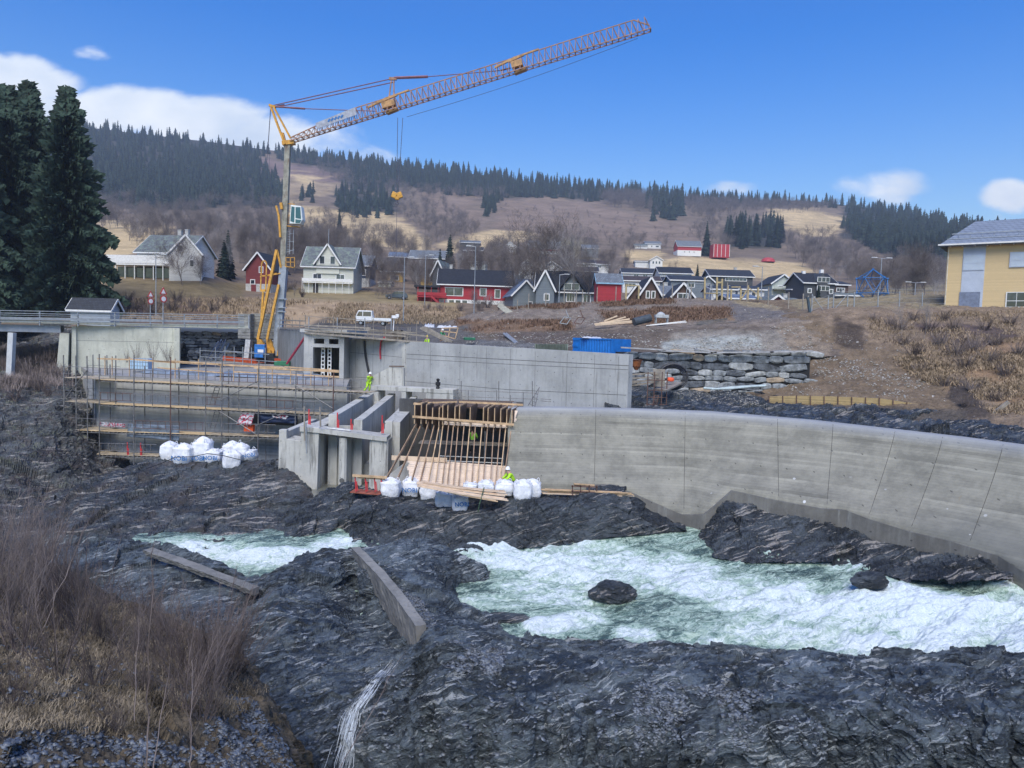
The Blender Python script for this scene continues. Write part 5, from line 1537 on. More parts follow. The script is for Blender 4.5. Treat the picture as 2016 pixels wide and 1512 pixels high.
# ---- plank pile on the bags
pk = thing('plank_pile', 'pile of long pale planks lying across the white bags with a green strap', 'planks', P(910, 985, 40))
random.seed(5)
for k in range(22):
    a = k/21
    x0 = 822+random.uniform(-3, 12); y0 = 952+a*8+random.uniform(-2, 2); x1 = 985+random.uniform(-20, 16); y1 = 968+a*24+random.uniform(-2, 2)
    D = 40.6-a*1.3+random.uniform(-.1, .1)
    m = MB(); p = Vector(P(x0, y0-3, D)); q = Vector(P(x1, y1-3, D-.4)); mid = (p+q)/2+Vector((0, 0, -.05))
    m.bar(p, mid, .13, .045); m.bar(mid, q, .13, .045); m.build('plank', WOODL if k % 4 else WOODP, pk, world=True)
m = MB(); m.path([P(953, 960, 40.2), P(949, 975, 39.1), P(944, 992, 38.6), P(941, 1008, 38.8)], .03, 5); m.build('strap', paint('green_strap', (0.05, 0.10, 0.05), .8), pk, world=True)
ls = thing('plank_pile', 'long sticks of timber on a rusty rack at the foot of the spillway', 'planks', P(1150, 972, 41.3))
for k in range(12):
    x0 = 1062+random.uniform(0, 22); x1 = 1215+random.uniform(-10, 34); y = 963+random.uniform(0, 9); D = 41.5-random.uniform(0, .6)
    m = MB(); m.bar(P(x0, y-1, D), P(x1, y+5, D-.2), .09, .06); m.build('plank', WOODP if k % 3 else WOODL, ls, world=True)
rk = thing('steel_rack', 'rusty red steel rack holding short timber below the spillway', 'rack', P(1150, 972, 40.9))
m = MB()
for x in (1127, 1143, 1160, 1175):
    m.bar(P(x, 975, 40.8), P(x, 955, 40.8), .06)
m.bar(P(1125, 957, 40.8), P(1177, 959, 40.8), .06); m.bar(P(1125, 967, 40.8), P(1177, 969, 40.8), .06)
m.build('frame', TUBER, rk, world=True)
m = MB()
for k in range(6): m.bar(P(1130, 956-k*.8+random.uniform(-1, 1), 41.1-k*.05), P(1170, 958-k*.6, 41.2), .12, .06)
m.build('offcuts', WOODP, rk, world=True)
# red trestle platform left of the bags
rp = thing('trestle_platform', 'small red trestle platform with timber rail over the rock gap', 'work platform', P(730, 970, 42))
m = MB(); m.bar(P(694, 966, 41.8), P(752, 971, 41.6), .9, .05); m.build('platform_board', paint('red_board', (0.33, 0.10, 0.06), .8, .2), rp, world=True)
for x in (701, 721, 739, 752):
    m = MB(); m.bar(P(x, 968, 41.3), P(x-2, 937, 41.3), .06); m.bar(P(x+3, 966, 41.3), P(x+1, 948, 41.3), .05); m.build('leg', REDP, rp, world=True)
m = MB(); m.bar(P(694, 936, 41.2), P(762, 940, 41.2), .07, .14); m.bar(P(704, 940, 41.3), P(758, 943, 41.3), .06, .1); m.build('rail', WOODP, rp, world=True)
# loose posts fixed to the pier frame
for x, y0, y1, lab in ((599, 800, 868, 'grey timber post clamped to the left block of the pier frame'), (630, 801, 840, 'grey timber post standing on the pier frame slab')):
    m = MB(); m.bar(P(x+1, y1, 45.7), P(x, y0, 45.7), .10, .08); solo('timber_post', m, WOODO, lab, 'post', 'grey posts at the pier frame')
m = MB(); m.bar(P(602, 832, 45.6), P(604, 893, 45.6), .09, .07); solo('steel_prop', m, GALV, 'thin grey prop fixed down the face of the left block', 'prop')
m = MB(); m.bar(P(643, 842, 46.2), P(690, 847, 46.2), .12, .06); solo('white_board', m, paint('white_board', (.7, .7, .68), .6), 'long white board lying on the pier frame slab', 'board')
# ---------------------------------------------------------------- trees and plants (prototypes as vertex / triangle arrays)
NEEDLE = paint('spruce_needles', (0.026, 0.040, 0.031), 0.85, 0.45, 0.25, 0.15, bump=0)
NEEDLEN = paint('spruce_needles_near', (0.040, 0.068, 0.048), 0.8, 0.5, 0.8, 0.2, bump=0)
PINE = paint('pine_needles', (0.040, 0.060, 0.036), 0.85, 0.35, 0.3, 0.15, bump=0)
def barkmat(name, c, c2):
    t = NT(name)
    return t.fin(t.mix(t.ss(t.noise(t.pos, 0.35, 5, 0.65), 0.35, 0.65), c, c2), 0.85, None, 0.15)
TWIGS = barkmat('bare_twigs', (0.11, 0.09, 0.08), (0.24, 0.205, 0.185))
BIRCH = barkmat('birch_twigs', (0.22, 0.20, 0.19), (0.36, 0.34, 0.33))
BRUSH = barkmat('brush_stems', (0.085, 0.066, 0.06), (0.26, 0.215, 0.195))
BARK = paint('trunk_bark', (0.06, 0.045, 0.035), 0.9, 0.3, 3)
def conifer_lo(seed, tiers=7, pts=8, slim=0.2):
    rng = np.random.RandomState(seed); V = []; F = []
    for t in range(tiers):
        u = t/tiers; z0 = 0.05+u*0.93; r = slim*(1-u)**0.82*(0.85+0.3*rng.rand())+0.012
        b = len(V); V.append((0, 0, min(z0+0.24*(1-u*.6), 1.0)))
        n = pts*2; ph = rng.rand()*6
        for i in range(n):
            a = 2*math.pi*i/n+ph; rr = r*((1.0 if i % 2 == 0 else 0.45)*(0.75+0.5*rng.rand()))
            V.append((math.cos(a)*rr, math.sin(a)*rr, z0-(0.045 if i % 2 == 0 else 0)+0.02*rng.rand()))
        for i in range(n): F.append((b, b+1+i, b+1+(i+1) % n))
    return np.array(V, float), np.array(F)
def conifer_mid(seed, whorls=24, per=9, slim=0.19, ragged=0.35):
    rng = np.random.RandomState(seed); V = []; F = []
    for t in range(whorls):
        u = (t+rng.rand()*.5)/whorls; z0 = 0.06+u*0.92; R0 = slim*(1-u)**0.8+0.008
        for i in range(per):
            a = 2*math.pi*(i+rng.rand())/per; r = R0*(1-ragged+2*ragged*rng.rand()*0.8); dz = -0.12*r/slim-0.02*rng.rand(); w = (0.055*(1-u)+0.012)*(0.7+.6*rng.rand())
            c, s = math.cos(a), math.sin(a); b = len(V)
            V += [(0, 0, z0+.015), (c*r*.55-s*w, s*r*.55+c*w, z0+dz*.35-.012), (c*r, s*r, z0+dz+.012), (c*r*.55+s*w, s*r*.55-c*w, z0+dz*.35-.012), (c*r*.6, s*r*.6, z0+dz*.4-.05*(1-u)-.01)]
            F += [(b, b+1, b+2), (b, b+2, b+3), (b+1, b+4, b+2), (b+3, b+2, b+4)]
    b = len(V)
    V += [(.012, 0, 0), (-.006, .01, 0), (-.006, -.01, 0), (0, 0, 1.0)]; F += [(b, b+1, b+3), (b+1, b+2, b+3), (b+2, b, b+3)]
    return np.array(V, float), np.array(F)
def seg_arrays(S):
    """S: list of (p, q, r0, r1) -> three-sided limbs"""
    S = [s for s in S]; n = len(S)
    p = np.array([s[0] for s in S], float); q = np.array([s[1] for s in S], float); r0 = np.array([s[2] for s in S]); r1 = np.array([s[3] for s in S])
    d = q-p; d /= np.maximum(np.linalg.norm(d, axis=1, keepdims=True), 1e-9)
    up = np.where(np.abs(d[:, 2:3]) < 0.9, np.array([[0, 0, 1.0]]), np.array([[1.0, 0, 0]]))
    a = np.cross(d, up); a /= np.linalg.norm(a, axis=1, keepdims=True); b = np.cross(d, a)
    V = np.zeros((n, 6, 3))
    for k in range(3):
        t = 2*math.pi*k/3; o = a*math.cos(t)+b*math.sin(t)
        V[:, k] = p+o*r0[:, None]; V[:, k+3] = q+o*r1[:, None]
    base = (np.arange(n)*6)[:, None, None]
    f = np.array([[0, 1, 4], [0, 4, 3], [1, 2, 5], [1, 5, 4], [2, 0, 3], [2, 3, 5]])[None]
    return V.reshape(-1, 3), (base+f).reshape(-1, 3)
def bare_tree(seed, depth=4, spread=0.55, n0=7, thick=0.016, fine=1.0, height=1.0, upright=0.5, trunk=0.28):
    rng = np.random.RandomState(seed); S = []
    def grow(p, d, L, r, lev):
        k = 2 if lev > 2 else 3
        for i in range(k):
            d2 = d+rng.normal(0, 0.10+0.03*lev, 3); d2[2] += 0.05; d2 /= np.linalg.norm(d2)
            q = p+d2*L/k; r1 = r*(0.82 if i < k-1 else 0.62); S.append((p, q, r, r1))
            if lev < depth:
                nb = (3 if lev < 2 else 2)+(1 if rng.rand() < .5*fine else 0)
                for b in range(nb if i > 0 or lev > 0 else 1):
                    a = rng.rand()*2*math.pi; side = np.cross(d2, [math.cos(a), math.sin(a), 0.2]); side /= max(np.linalg.norm(side), 1e-6)
                    nd = d2*(0.55+upright*.4)+side*spread*(0.8+.6*rng.rand())+np.array([0, 0, .12]); nd /= np.linalg.norm(nd)
                    grow(q if rng.rand() < .5 else p+(q-p)*rng.rand(), nd, L*(0.50+0.22*rng.rand()), max(r1*0.55, 0.0011), lev+1)
            p, d, r = q, d2, r1
    grow(np.zeros(3), np.array([0, 0, 1.0]), trunk*2.3, thick, 0)
    V, F = seg_arrays(S)
    V *= height/V[:, 2].max()
    return V, F
def shrub(seed, stems=16, twigs=7, spread=0.35, r=0.006, H=1.0):
    rng = np.random.RandomState(seed); S = []
    for i in range(stems):
        a = rng.rand()*6.28; rad = rng.rand()*.12*H; p = np.array([math.cos(a)*rad, math.sin(a)*rad, 0])
        d = np.array([math.cos(a)*spread*rng.rand(), math.sin(a)*spread*rng.rand(), 1.0]); d /= np.linalg.norm(d)
        L = H*(0.55+.45*rng.rand()); n = 7; rr = r*(.6+.6*rng.rand())
        for k in range(n):
            d = d+rng.normal(0, .06, 3); d /= np.linalg.norm(d); q = p+d*L/n; r1 = rr*.84; S.append((p, q, rr, r1))
            if k > 0:
                for b in range(int(twigs*.35+rng.rand()*1.6)):
                    a2 = rng.rand()*6.28; td = d+np.array([math.cos(a2), math.sin(a2), .2])*(.35+.3*rng.rand()); td /= np.linalg.norm(td)
                    tl = L*(.10+.22*rng.rand())*(1-k/n*.5); t0 = p+(q-p)*rng.rand(); t1 = t0+td*tl*.5; td2 = td+rng.normal(0, .15, 3); t2 = t1+td2*tl*.5
                    S.append((t0, t1, r1*.5, r1*.35)); S.append((t1, t2, r1*.35, r1*.15))
                    if rng.rand() < .7:
                        td3 = td+rng.normal(0, .4, 3); td3[2] = abs(td3[2]); S.append((t1, t1+td3*tl*.4, r1*.3, r1*.12))
            p, rr = q, r1
    return seg_arrays(S)
def merged(name, protos, items, mat, kind='stuff', label=None):
    """items: (proto, position, height, width factor, rotation)"""
    VV = []; FF = []; n = 0
    for (k, p, h, w, rz) in items:
        V, F = protos[k]; c, s = math.cos(rz), math.sin(rz)
        X_ = np.stack([(V[:, 0]*c-V[:, 1]*s)*h*w, (V[:, 0]*s+V[:, 1]*c)*h*w, V[:, 2]*h], 1)+np.asarray(p)
        VV.append(X_); FF.append(F+n); n += len(V)
    me = raw_mesh(name, np.concatenate(VV), np.concatenate(FF), mat)
    o = bpy.data.objects.new(name, me); COL.objects.link(o)
    o['kind'] = kind
    if label: o['label'] = label
    return o
def plant(name, mesh, p, h, w, rz, label, cat, group, lean=(0, 0)):
    o = bpy.data.objects.new(name, mesh); COL.objects.link(o)
    o.location = tuple(float(v) for v in p); o.scale = (h*w, h*w, h); o.rotation_euler = (lean[0], lean[1], rz)
    return tag(o, label, cat, group)
CLO = [conifer_lo(s, 7+s % 3, 7, 0.17+0.03*(s % 3)) for s in range(5)]
CMI = [conifer_mid(20+s, 22+s, 9, 0.15+.025*(s % 3)) for s in range(4)]
PMI = [conifer_mid(40+s, 9, 9, 0.26, .5) for s in range(2)]
for k in range(2):   # pines: bare stem below a ragged crown
    V, F = PMI[k]; V = V.copy(); V[:-4, 2] = 0.42+V[:-4, 2]*0.6; w = 1+0.35*np.sin(V[:, 2]*9); V[:-4, 0] *= w[:-4]; V[:-4, 1] *= w[:-4]; PMI[k] = (V, F)
BLO = [bare_tree(60+s, 3, .6, thick=.013, fine=1.0) for s in range(4)]
BHI = [bare_tree(80+s, 4, .55, thick=.014, fine=.8) for s in range(5)]
BIR = [bare_tree(90+s, 3, .38, thick=.010, fine=1.2, upright=.9, trunk=.42) for s in range(3)]
mesh_c = [raw_mesh('spruce', V, F, NEEDLE) for V, F in CMI]
mesh_p = [raw_mesh('pine', V, F, PINE) for V, F in PMI]
mesh_b = [raw_mesh('bare_tree', V, F, TWIGS) for V, F in BHI]
mesh_i = [raw_mesh('birch', V, F, BIRCH) for V, F in BIR]
rng = np.random.RandomState(3)
def scatter(poly, n, seed):
    r = np.random.RandomState(seed); xs = [p[0] for p in poly]; ys = [p[1] for p in poly]; out = []
    while len(out) < n:
        x = r.uniform(min(xs), max(xs), n*2); y = r.uniform(min(ys), max(ys), n*2); k = inpoly(x, y, poly)
        out += list(zip(x[k], y[k]))
    return out[:n]
LM = [(60,560,'the bridge end'),(318,520,'the white terraced house'),(445,545,'the garden spruces'),(508,560,'the dark red barn'),(570,420,'the crane cab'),(645,530,'the cream gabled house'),(712,540,'the navy house'),(783,388,'the crane hook'),(772,560,'the mustard house'),
      (935,570,'the big red house'),(1004,490,'the small white farmhouse'),(1073,490,'the red and white barn'),(1115,570,'the dormer house'),(1199,560,'the red shed'),(1162,495,'the grey farmhouse'),(1286,485,'the far white villa'),(1292,515,'the white cabin'),
      (1357,490,'the long red barn'),(1420,490,'the open fronted barn'),(1440,555,'the playground'),(1541,565,'the balcony house'),(1612,570,'the tall dark house'),(1717,560,'the blue climbing dome'),(1800,575,'the low double lamp'),(1870,540,'the yellow building'),(1560,430,'the grass hill'),(900,400,'the first clearing'),(1130,420,'the big clearing'),(600,350,'the upper clearing'),(350,320,'the left ridge'),(1300,420,'the tall spruce clump')]
def near(p, h, kind):
    x, y = pix(p); y -= h*700/p[1]
    d, lx, ly, nm = min(((x-a)**2+((y-b)*1.6)**2, a, b, c) for a, b, c in LM)
    d = d**.5; how = 'far ' if d > 90 else 'well ' if d > 45 else 'just '
    side = 'left of ' if lx-x > abs(y-ly) else 'right of ' if x-lx > abs(y-ly) else 'above ' if y < ly else 'below '
    px_ = h*1456/p[1]
    return ('big ' if px_ > 62 else 'middling ' if px_ > 38 else 'small ')+kind+' '+how+side+nm
# ---- spruce woods: (outline, count, height range, region phrase)
woods = [
 ([(-450,205),(0,240),(160,248),(420,284),(540,300),(505,316),(545,350),(562,402),(520,412),(440,405),(370,418),(300,412),(200,390),(-450,350)], 2300, (13, 19), 'the dark wood on the left hillside'),
 ([(540,300),(700,320),(700,335),(560,318)], 90, (13, 20), 'the thin wood on the ridge behind the crane'),
 ([(690,318),(850,335),(1000,352),(1000,382),(880,374),(800,368),(700,372)], 420, (13, 20), 'the wood on the middle ridge'),
 ([(1000,354),(1150,366),(1300,380),(1300,390),(1230,384),(1170,400),(1120,392),(1000,388)], 190, (13, 20), 'the wood on the ridge above the clearing'),
 ([(1300,384),(1500,396),(1640,401),(1640,410),(1500,405),(1320,400)], 110, (11, 18), 'the mixed wood on the right ridge'),
 ([(1640,401),(1760,420),(1900,448),(2020,474),(2450,508),(2450,560),(1990,540),(1860,528),(1775,515),(1715,490),(1670,470),(1660,430)], 1150, (13, 20), 'the dark wood on the right hillside'),
 ([(660,385),(730,372),(785,388),(765,430),(700,432),(665,415)], 80, (12, 18), 'the grove beside the upper field'),
 ([(820,372),(1000,388),(985,398),(830,378)], 40, (10, 16), 'the wood on the middle ridge'),
 ([(952,392),(990,388),(975,420),(950,430)], 28, (10, 15), 'the small clump between the clearings'),
 ([(1272,395),(1345,400),(1345,432),(1272,438)], 24, (20, 30), 'the tall clump at the edge of the clearing'),
 ([(1428,450),(1540,455),(1540,488),(1430,490)], 42, (15, 24), 'the clump above the far field'),
 ([(590,385),(622,380),(622,400),(590,405)], 6, (12, 17), 'the few spruces below the upper clearing')]
items = []
for poly, n, hr, phr in woods:
    for x, y in scatter(poly, n, len(items)+5):
        p = hill.at(x, y); h = rng.uniform(*hr)
        items.append((h/p[1], p, h, phr))
for x, y, h, phr in ((668,458,15,'the slope beside the upper field'),(449,545,10,'the garden of the white house'),(441,548,8,'the garden of the white house'),(1390,504,22,'the red barn'),(1372,560,7,'the black houses'),(1118,556,7,'the houses'),
                     (1460,490,15,'the far field'),(1660,450,14,'the grass hill'),(1700,455,14,'the grass hill'),(883,500,9,'the village houses'),(595,478,12,'the crane cab'),(885,540,12,'the village houses'),
                     (1760,500,15,'the right wood'),(1610,600,4,'the dark house'),(1125,495,9,'the white barn'),(1020,495,8,'the white houses'),(865,560,9,'the village houses')):
    p = hill.at(x, y); items.append((h/p[1]*1.3, p, h, phr))
items.sort(key=lambda a: -a[0])
small = []
for i, (s_, p, h, phr) in enumerate(items):
    k = i % 4; w = rng.uniform(.85, 1.25); rz = rng.uniform(0, 6.28)
    if i < 300: plant('spruce_tree', mesh_c[k], p-np.array([0, 0, .3]), h, w, rz, near(p, h, 'dark green spruce'), 'tree', 'spruces of '+phr)
    else: small.append((i % 5, p-np.array([0, 0, .5]), h, w*rng.uniform(.9, 1.2), rz))
merged('spruce_wood', CLO, small, NEEDLE, label='dark spruce wood covering the far hillsides')
# ---- leafless woods
bare = [
 ([(195,385),(300,405),(440,398),(560,405),(560,470),(400,482),(200,452)], 190, (9, 15), 'the slope above the white house'),
 ([(200,440),(330,450),(480,470),(560,480),(560,560),(400,560),(230,470)], 60, (7, 12), 'the gardens left of the crane'),
 ([(560,400),(700,440),(850,500),(860,520),(700,540),(560,545)], 130, (7, 13), 'the slope behind the gabled house'),
 ([(545,305),(700,325),(800,372),(870,378),(830,395),(700,372),(560,318)], 120, (8, 14), 'the ridge behind the crane'),
 ([(760,400),(880,400),(930,450),(960,470),(860,480),(800,440)], 130, (7, 12), 'the gully between the clearings'),
 ([(870,480),(1200,500),(1240,560),(1000,580),(860,560)], 90, (7, 12), 'the village gardens'),
 ([(1180,388),(1290,385),(1290,425),(1190,405)], 120, (11, 16), 'the pale wood at the edge of the clearing'),
 ([(1340,392),(1500,400),(1650,408),(1600,422),(1500,415),(1360,432)], 260, (9, 14), 'the brown wood on the right ridge'),
 ([(1380,430),(1500,430),(1430,500),(1350,470)], 60, (8, 13), 'the slope above the red barn'),
 ([(1540,460),(1660,465),(1700,520),(1860,530),(1860,600),(1700,580),(1600,545),(1550,500)], 200, (8, 14), 'the slope behind the climbing dome'),
 ([(1000,470),(1340,470),(1340,500),(1200,510),(1000,500)], 60, (7, 12), 'the far farms'),
 ([(980,400),(1270,430),(1360,470),(1000,465)], 90, (3, 6), 'the cleared slope'),
 ([(820,375),(1000,380),(1000,395),(830,392)], 70, (8, 13), 'the middle ridge'),
 ([(700,545),(900,560),(900,590),(700,580)], 22, (6, 10), 'the village gardens')]
items = []
for poly, n, hr, phr in bare:
    for x, y in scatter(poly, n, len(items)+77):
        p = hill.at(x, y); h = rng.uniform(*hr); items.append((h/p[1], p, h, phr))
for x, y, h, phr in ((1045,600,16,'the grey house'),(1085,600,17,'the dark house with dormer'),(1130,602,17,'the dark house with dormer'),(1012,602,12,'the grey house'),(1070,600,13,'the grey house'),(1160,600,11,'the red shed'),
                     (360,562,9,'the white house terrace'),(395,560,6,'the white house terrace'),(770,590,6,'the parked car'),(745,588,4,'the parked car'),(1330,560,9,'the small white cabin'),(820,580,8,'the red house'),
                     (940,622,5,'the red house'),(965,620,5,'the red house'),(1800,590,9,'the yellow building'),(1740,580,8,'the climbing dome'),(1845,598,7,'the yellow building'),(840,590,9,'the red house'),(580,590,3,'the gabled house')):
    p = hill.at(x, y); items.append((h/p[1]*3, p, h, phr))
items.sort(key=lambda a: -a[0])
small = []
for i, (s_, p, h, phr) in enumerate(items):
    rz = rng.uniform(0, 6.28); w = rng.uniform(.8, 1.25); bi = (i*7) % 10 < 2
    if i < 290:
        plant('birch_tree' if bi else 'bare_tree', (mesh_i[i % 3] if bi else mesh_b[i % 5]), p-np.array([0, 0, .2]), h, w, rz, near(p, h, 'pale leafless birch' if bi else 'leafless brown tree'), 'tree', ('birches near ' if bi else 'leafless trees near ')+phr)
    else: small.append((i % 4, p, h, w*1.2, rz))
merged('leafless_wood', BLO, small, TWIGS, label='leafless grey brown woodland on the far slopes')
# ---- the three big spruces at the left
def big_spruce(px, py, D, ht, width, label, seed):
    r = np.random.RandomState(seed)
    base = P(px, py, D)
    th = thing('spruce_tree', label, 'tree', base, 0, 'tall spruces behind the bridge')
    m = MB(); m.path([(0, 0, 0), (.1, 0, ht*.5), (0, 0, ht*.98)], .4, 8, radii=[.45, .25, .03]); m.build('trunk', BARK, th)
    V = []; F = []
    nw = int(ht*2.4)
    for t in range(nw):
        u = t/nw; z0 = 1.0+u*(ht-1.2); R0 = width*(1-u)**0.72*(0.75+.35*math.sin(u*23+seed)**2)+0.25
        for i in range(10 if u < .85 else 6):
            a = 6.283*(i+r.rand())/10; L = R0*(.6+.6*r.rand()); c, s = math.cos(a), math.sin(a)
            n = max(3, int(L/0.22))
            droop = -.28*L*(1-u*.8)
            for k in range(n):
                f = (k+1)/n; x = L*f; z1 = z0+droop*f*f*1.2+.10*L*math.sin(f*3.1)+(.2 if f > .85 else 0)
                for sd in (-1, 1, 0):
                    wdt = (.25+.16*r.rand())*(1.2-f*.6)*(1 if sd else .4)
                    cx, cy = c*x-s*sd*wdt*.5, s*x+c*sd*wdt*.5
                    tx, ty = c*(x+.45)-s*sd*wdt*1.3, s*(x+.45)+c*sd*wdt*1.3
                    b = len(V); dn = .30+.35*r.rand()
                    j = r.normal(0, .10, (4, 3))
                    V += [(cx-c*.3+j[0, 0], cy-s*.3+j[0, 1], z1+.10+j[0, 2]), (tx+j[1, 0], ty+j[1, 1], z1-.02+j[1, 2]), (cx+j[2, 0], cy+j[2, 1], z1-dn+j[2, 2]), (cx+c*.1+j[3, 0], cy+s*.1+j[3, 1], z1+.05)]
                    F += [(b, b+1, b+2), (b, b+3, b+1)]
    me = raw_mesh('crown', np.array(V), np.array(F), NEEDLEN)
    o = bpy.data.objects.new('crown', me); COL.objects.link(o); o.parent = th
big_spruce(20, 640, 92, 29.5, 5.6, 'tall dark spruce cut by the left edge of the photo', 1)
big_spruce(62, 640, 97, 31.5, 5.8, 'tall dark spruce second from the left behind the bridge', 2)
big_spruce(135, 618, 90, 27.3, 5.6, 'tall dark spruce on the right side of the left group', 3)
big_spruce(-70, 640, 84, 27, 6.5, 'tall dark spruce outermost at the left edge', 4)
big_spruce(92, 632, 104, 21, 5.5, 'lower spruce filling the gap behind the tall ones', 5)
# ---- dry grass and brush on the banks
GRASS = paint('dry_grass', (0.31, 0.235, 0.155), 0.9, 0.4, 1.2, 0.1, bump=0)
GRASSR = paint('dry_bracken', (0.18, 0.115, 0.08), 0.9, 0.4, 1.2, 0.1, bump=0)
GRASSN = paint('dead_grass_near', (0.20, 0.165, 0.115), 0.9, 0.75, 1.3, 0.15, bump=0)
def blades(name, pts, hts, wds, mat, lean=.5, seed=0, per=1, jit=.2, label=None):
    r = np.random.RandomState(seed); p = np.repeat(np.asarray(pts, float), per, 0); h = np.repeat(hts, per)*r.uniform(.5, 1.2, len(p)); w = np.repeat(wds, per)
    p = p+np.stack([r.normal(0, jit, len(p)), r.normal(0, jit, len(p)), np.zeros(len(p))-.02], 1)
    a = r.uniform(0, 6.28, len(p)); ln = r.uniform(0, lean, len(p)); dx = np.cos(a)*ln*h; dyy = np.sin(a)*ln*h
    ax, ay = -np.sin(a+r.uniform(-1, 1, len(p)))*w, np.cos(a)*w*.4
    v0 = p-np.stack([ax, ay, 0*ax], 1); v1 = p+np.stack([ax, ay, 0*ax], 1)
    m0 = p+np.stack([dx*.35-ax*.6, dyy*.35, h*.55], 1); m1 = p+np.stack([dx*.35+ax*.6, dyy*.35, h*.55], 1); tp = p+np.stack([dx*1.2, dyy*1.2, h*(1-.35*ln)], 1)
    V = np.stack([v0, v1, m1, m0, tp], 1).reshape(-1, 3); b = (np.arange(len(p))*5)[:, None, None]
    F = (b+np.array([[0, 1, 2], [0, 2, 3], [3, 2, 4]])[None]).reshape(-1, 3)
    o = bpy.data.objects.new(name, raw_mesh(name, V, F, mat)); COL.objects.link(o); o['kind'] = 'stuff'
    if label: o['label'] = label
    return o
def on(L, polys, n, seed):
    out = []
    for i, poly in enumerate(polys):
        for x, y in scatter(poly, int(n/len(polys)*1.8), seed+i): out.append(L.at(x, y))
    out = np.array(out)
    sc_ = 18.0/max(4.0, out[:, 1].mean())
    m = vn(out*sc_*1.6, seed)*.6+vn(out*sc_*5, seed+2)*.4+rng.uniform(-.12, .12, len(out))
    return out[m > np.quantile(m, .45)]
g = on(bankB, [[(1700,625),(1860,615),(2010,612),(2010,800),(1930,770),(1880,735),(1800,700),(1720,665)], [(1770,700),(1850,712),(1882,760),(1860,770),(1790,725)], [(1900,700),(2016,690),(2040,840),(1930,800)], [(2016,620),(2400,620),(2400,840),(2016,800)]], 7500, 5)
blades('bank_grass', g, np.full(len(g), .36), np.full(len(g), .035), GRASS, 1.8, 6, 6, .35, 'dry yellow grass tufts on the right bank')
g = on(bankA, [[(900,630),(1120,632),(1120,650),(910,654)], [(1180,612),(1430,600),(1440,630),(1200,640)], [(1000,604),(1320,590),(1320,598),(1000,612)]], 3300, 15)
blades('bank_bracken', g, np.full(len(g), .45), np.full(len(g), .05), GRASSR, 1.2, 7, 5, .4, 'red brown dead bracken on the dug bank')
g = on(hill, [[(480,588),(900,608),(915,640),(560,636),(480,632)], [(230,590),(480,592),(480,632),(225,632)], [(1600,585),(1860,575),(1860,606),(1600,612)]], 5400, 25)
blades('verge_grass', g, np.full(len(g), .7), np.full(len(g), .06), GRASS, 1.0, 8, 4, .5, 'dry grass on the verge above the road')
g = on(r8, [[(-30,1110),(150,1150),(300,1230),(430,1290),(500,1360),(470,1400),(300,1390),(-30,1380)], [(-30,1350),(480,1390),(430,1430),(-30,1440)], [(0,1130),(200,1180),(420,1300),(330,1330),(0,1250)]], 9000, 35)
blades('near_grass', g, np.full(len(g), .13), np.full(len(g), .008), GRASSN, 2.4, 9, 6, .16, 'dead flattened grass on the near bank')
g = on(r1, [[(0,690),(120,690),(120,770),(60,760),(0,775)]], 900, 45)
blades('slope_brush', g, np.full(len(g), 1.0), np.full(len(g), .03), BRUSH, .8, 10, 8, .5, 'brown brush on the slope under the bridge')
# shrubs
SH = [shrub(200+s, 17, 11, .55, .0062) for s in range(6)]
mesh_s = [raw_mesh('shrub', V, F, BRUSH) for V, F in SH]
mesh_f = [raw_mesh('shrub', *shrub(230+s, 22, 9, .6, .015), BRUSH) for s in range(4)]
k = 0
for x, y, h, w in ((20,1180,1.9,1),(70,1210,2.1,1),(110,1240,2.2,1),(160,1250,2.2,1),(210,1270,2.0,1),(255,1300,2.0,1),(300,1290,1.9,1),(345,1310,1.9,1),(395,1330,2.0,1.1),(425,1345,2.3,1.2),(455,1330,1.9,1.2),(40,1290,1.6,1),(110,1330,1.5,1),
                   (190,1350,1.4,1),(280,1370,1.5,1),(360,1400,1.9,1),(400,1420,1.9,1),(330,1240,1.7,1.1),(10,1110,2.0,1.1),(60,1130,2.0,1.1),(120,1150,1.8,1.1),(170,1175,1.6,1.1),(230,1195,1.5,1.1),(280,1215,1.5,1.1),(-40,1200,2.1,1.1),(-120,1250,2,1),
                   (90,1175,1.9,1),(140,1200,2.0,1),(360,1260,1.5,1.2),(450,1290,1.5,1.2),(20,1400,1.0,1),(240,1440,1.1,1),(0,1240,1.8,1)):
    p = r8.at(x, y); k += 1; h = h*(1.45 if x < 120 else 1.2 if x < 230 else 1)
    plant('bare_shrub', mesh_s[k % 6], p-np.array([0, 0, .08]), h, w, k*1.3, ('thin' if w == 1 else 'spreading')+' leafless shrub '+('at the left edge' if x < 50 else 'left of the tall sapling' if x < 280 else 'between the tall saplings' if x < 380 else 'beside the big bare bush')+(' on the crest' if y < 1200 else ' halfway down' if y < 1330 else ' low down')+' of the near bank', 'shrub', 'leafless shrubs on the near bank', (0, (.12 if x < 250 else -.05)))
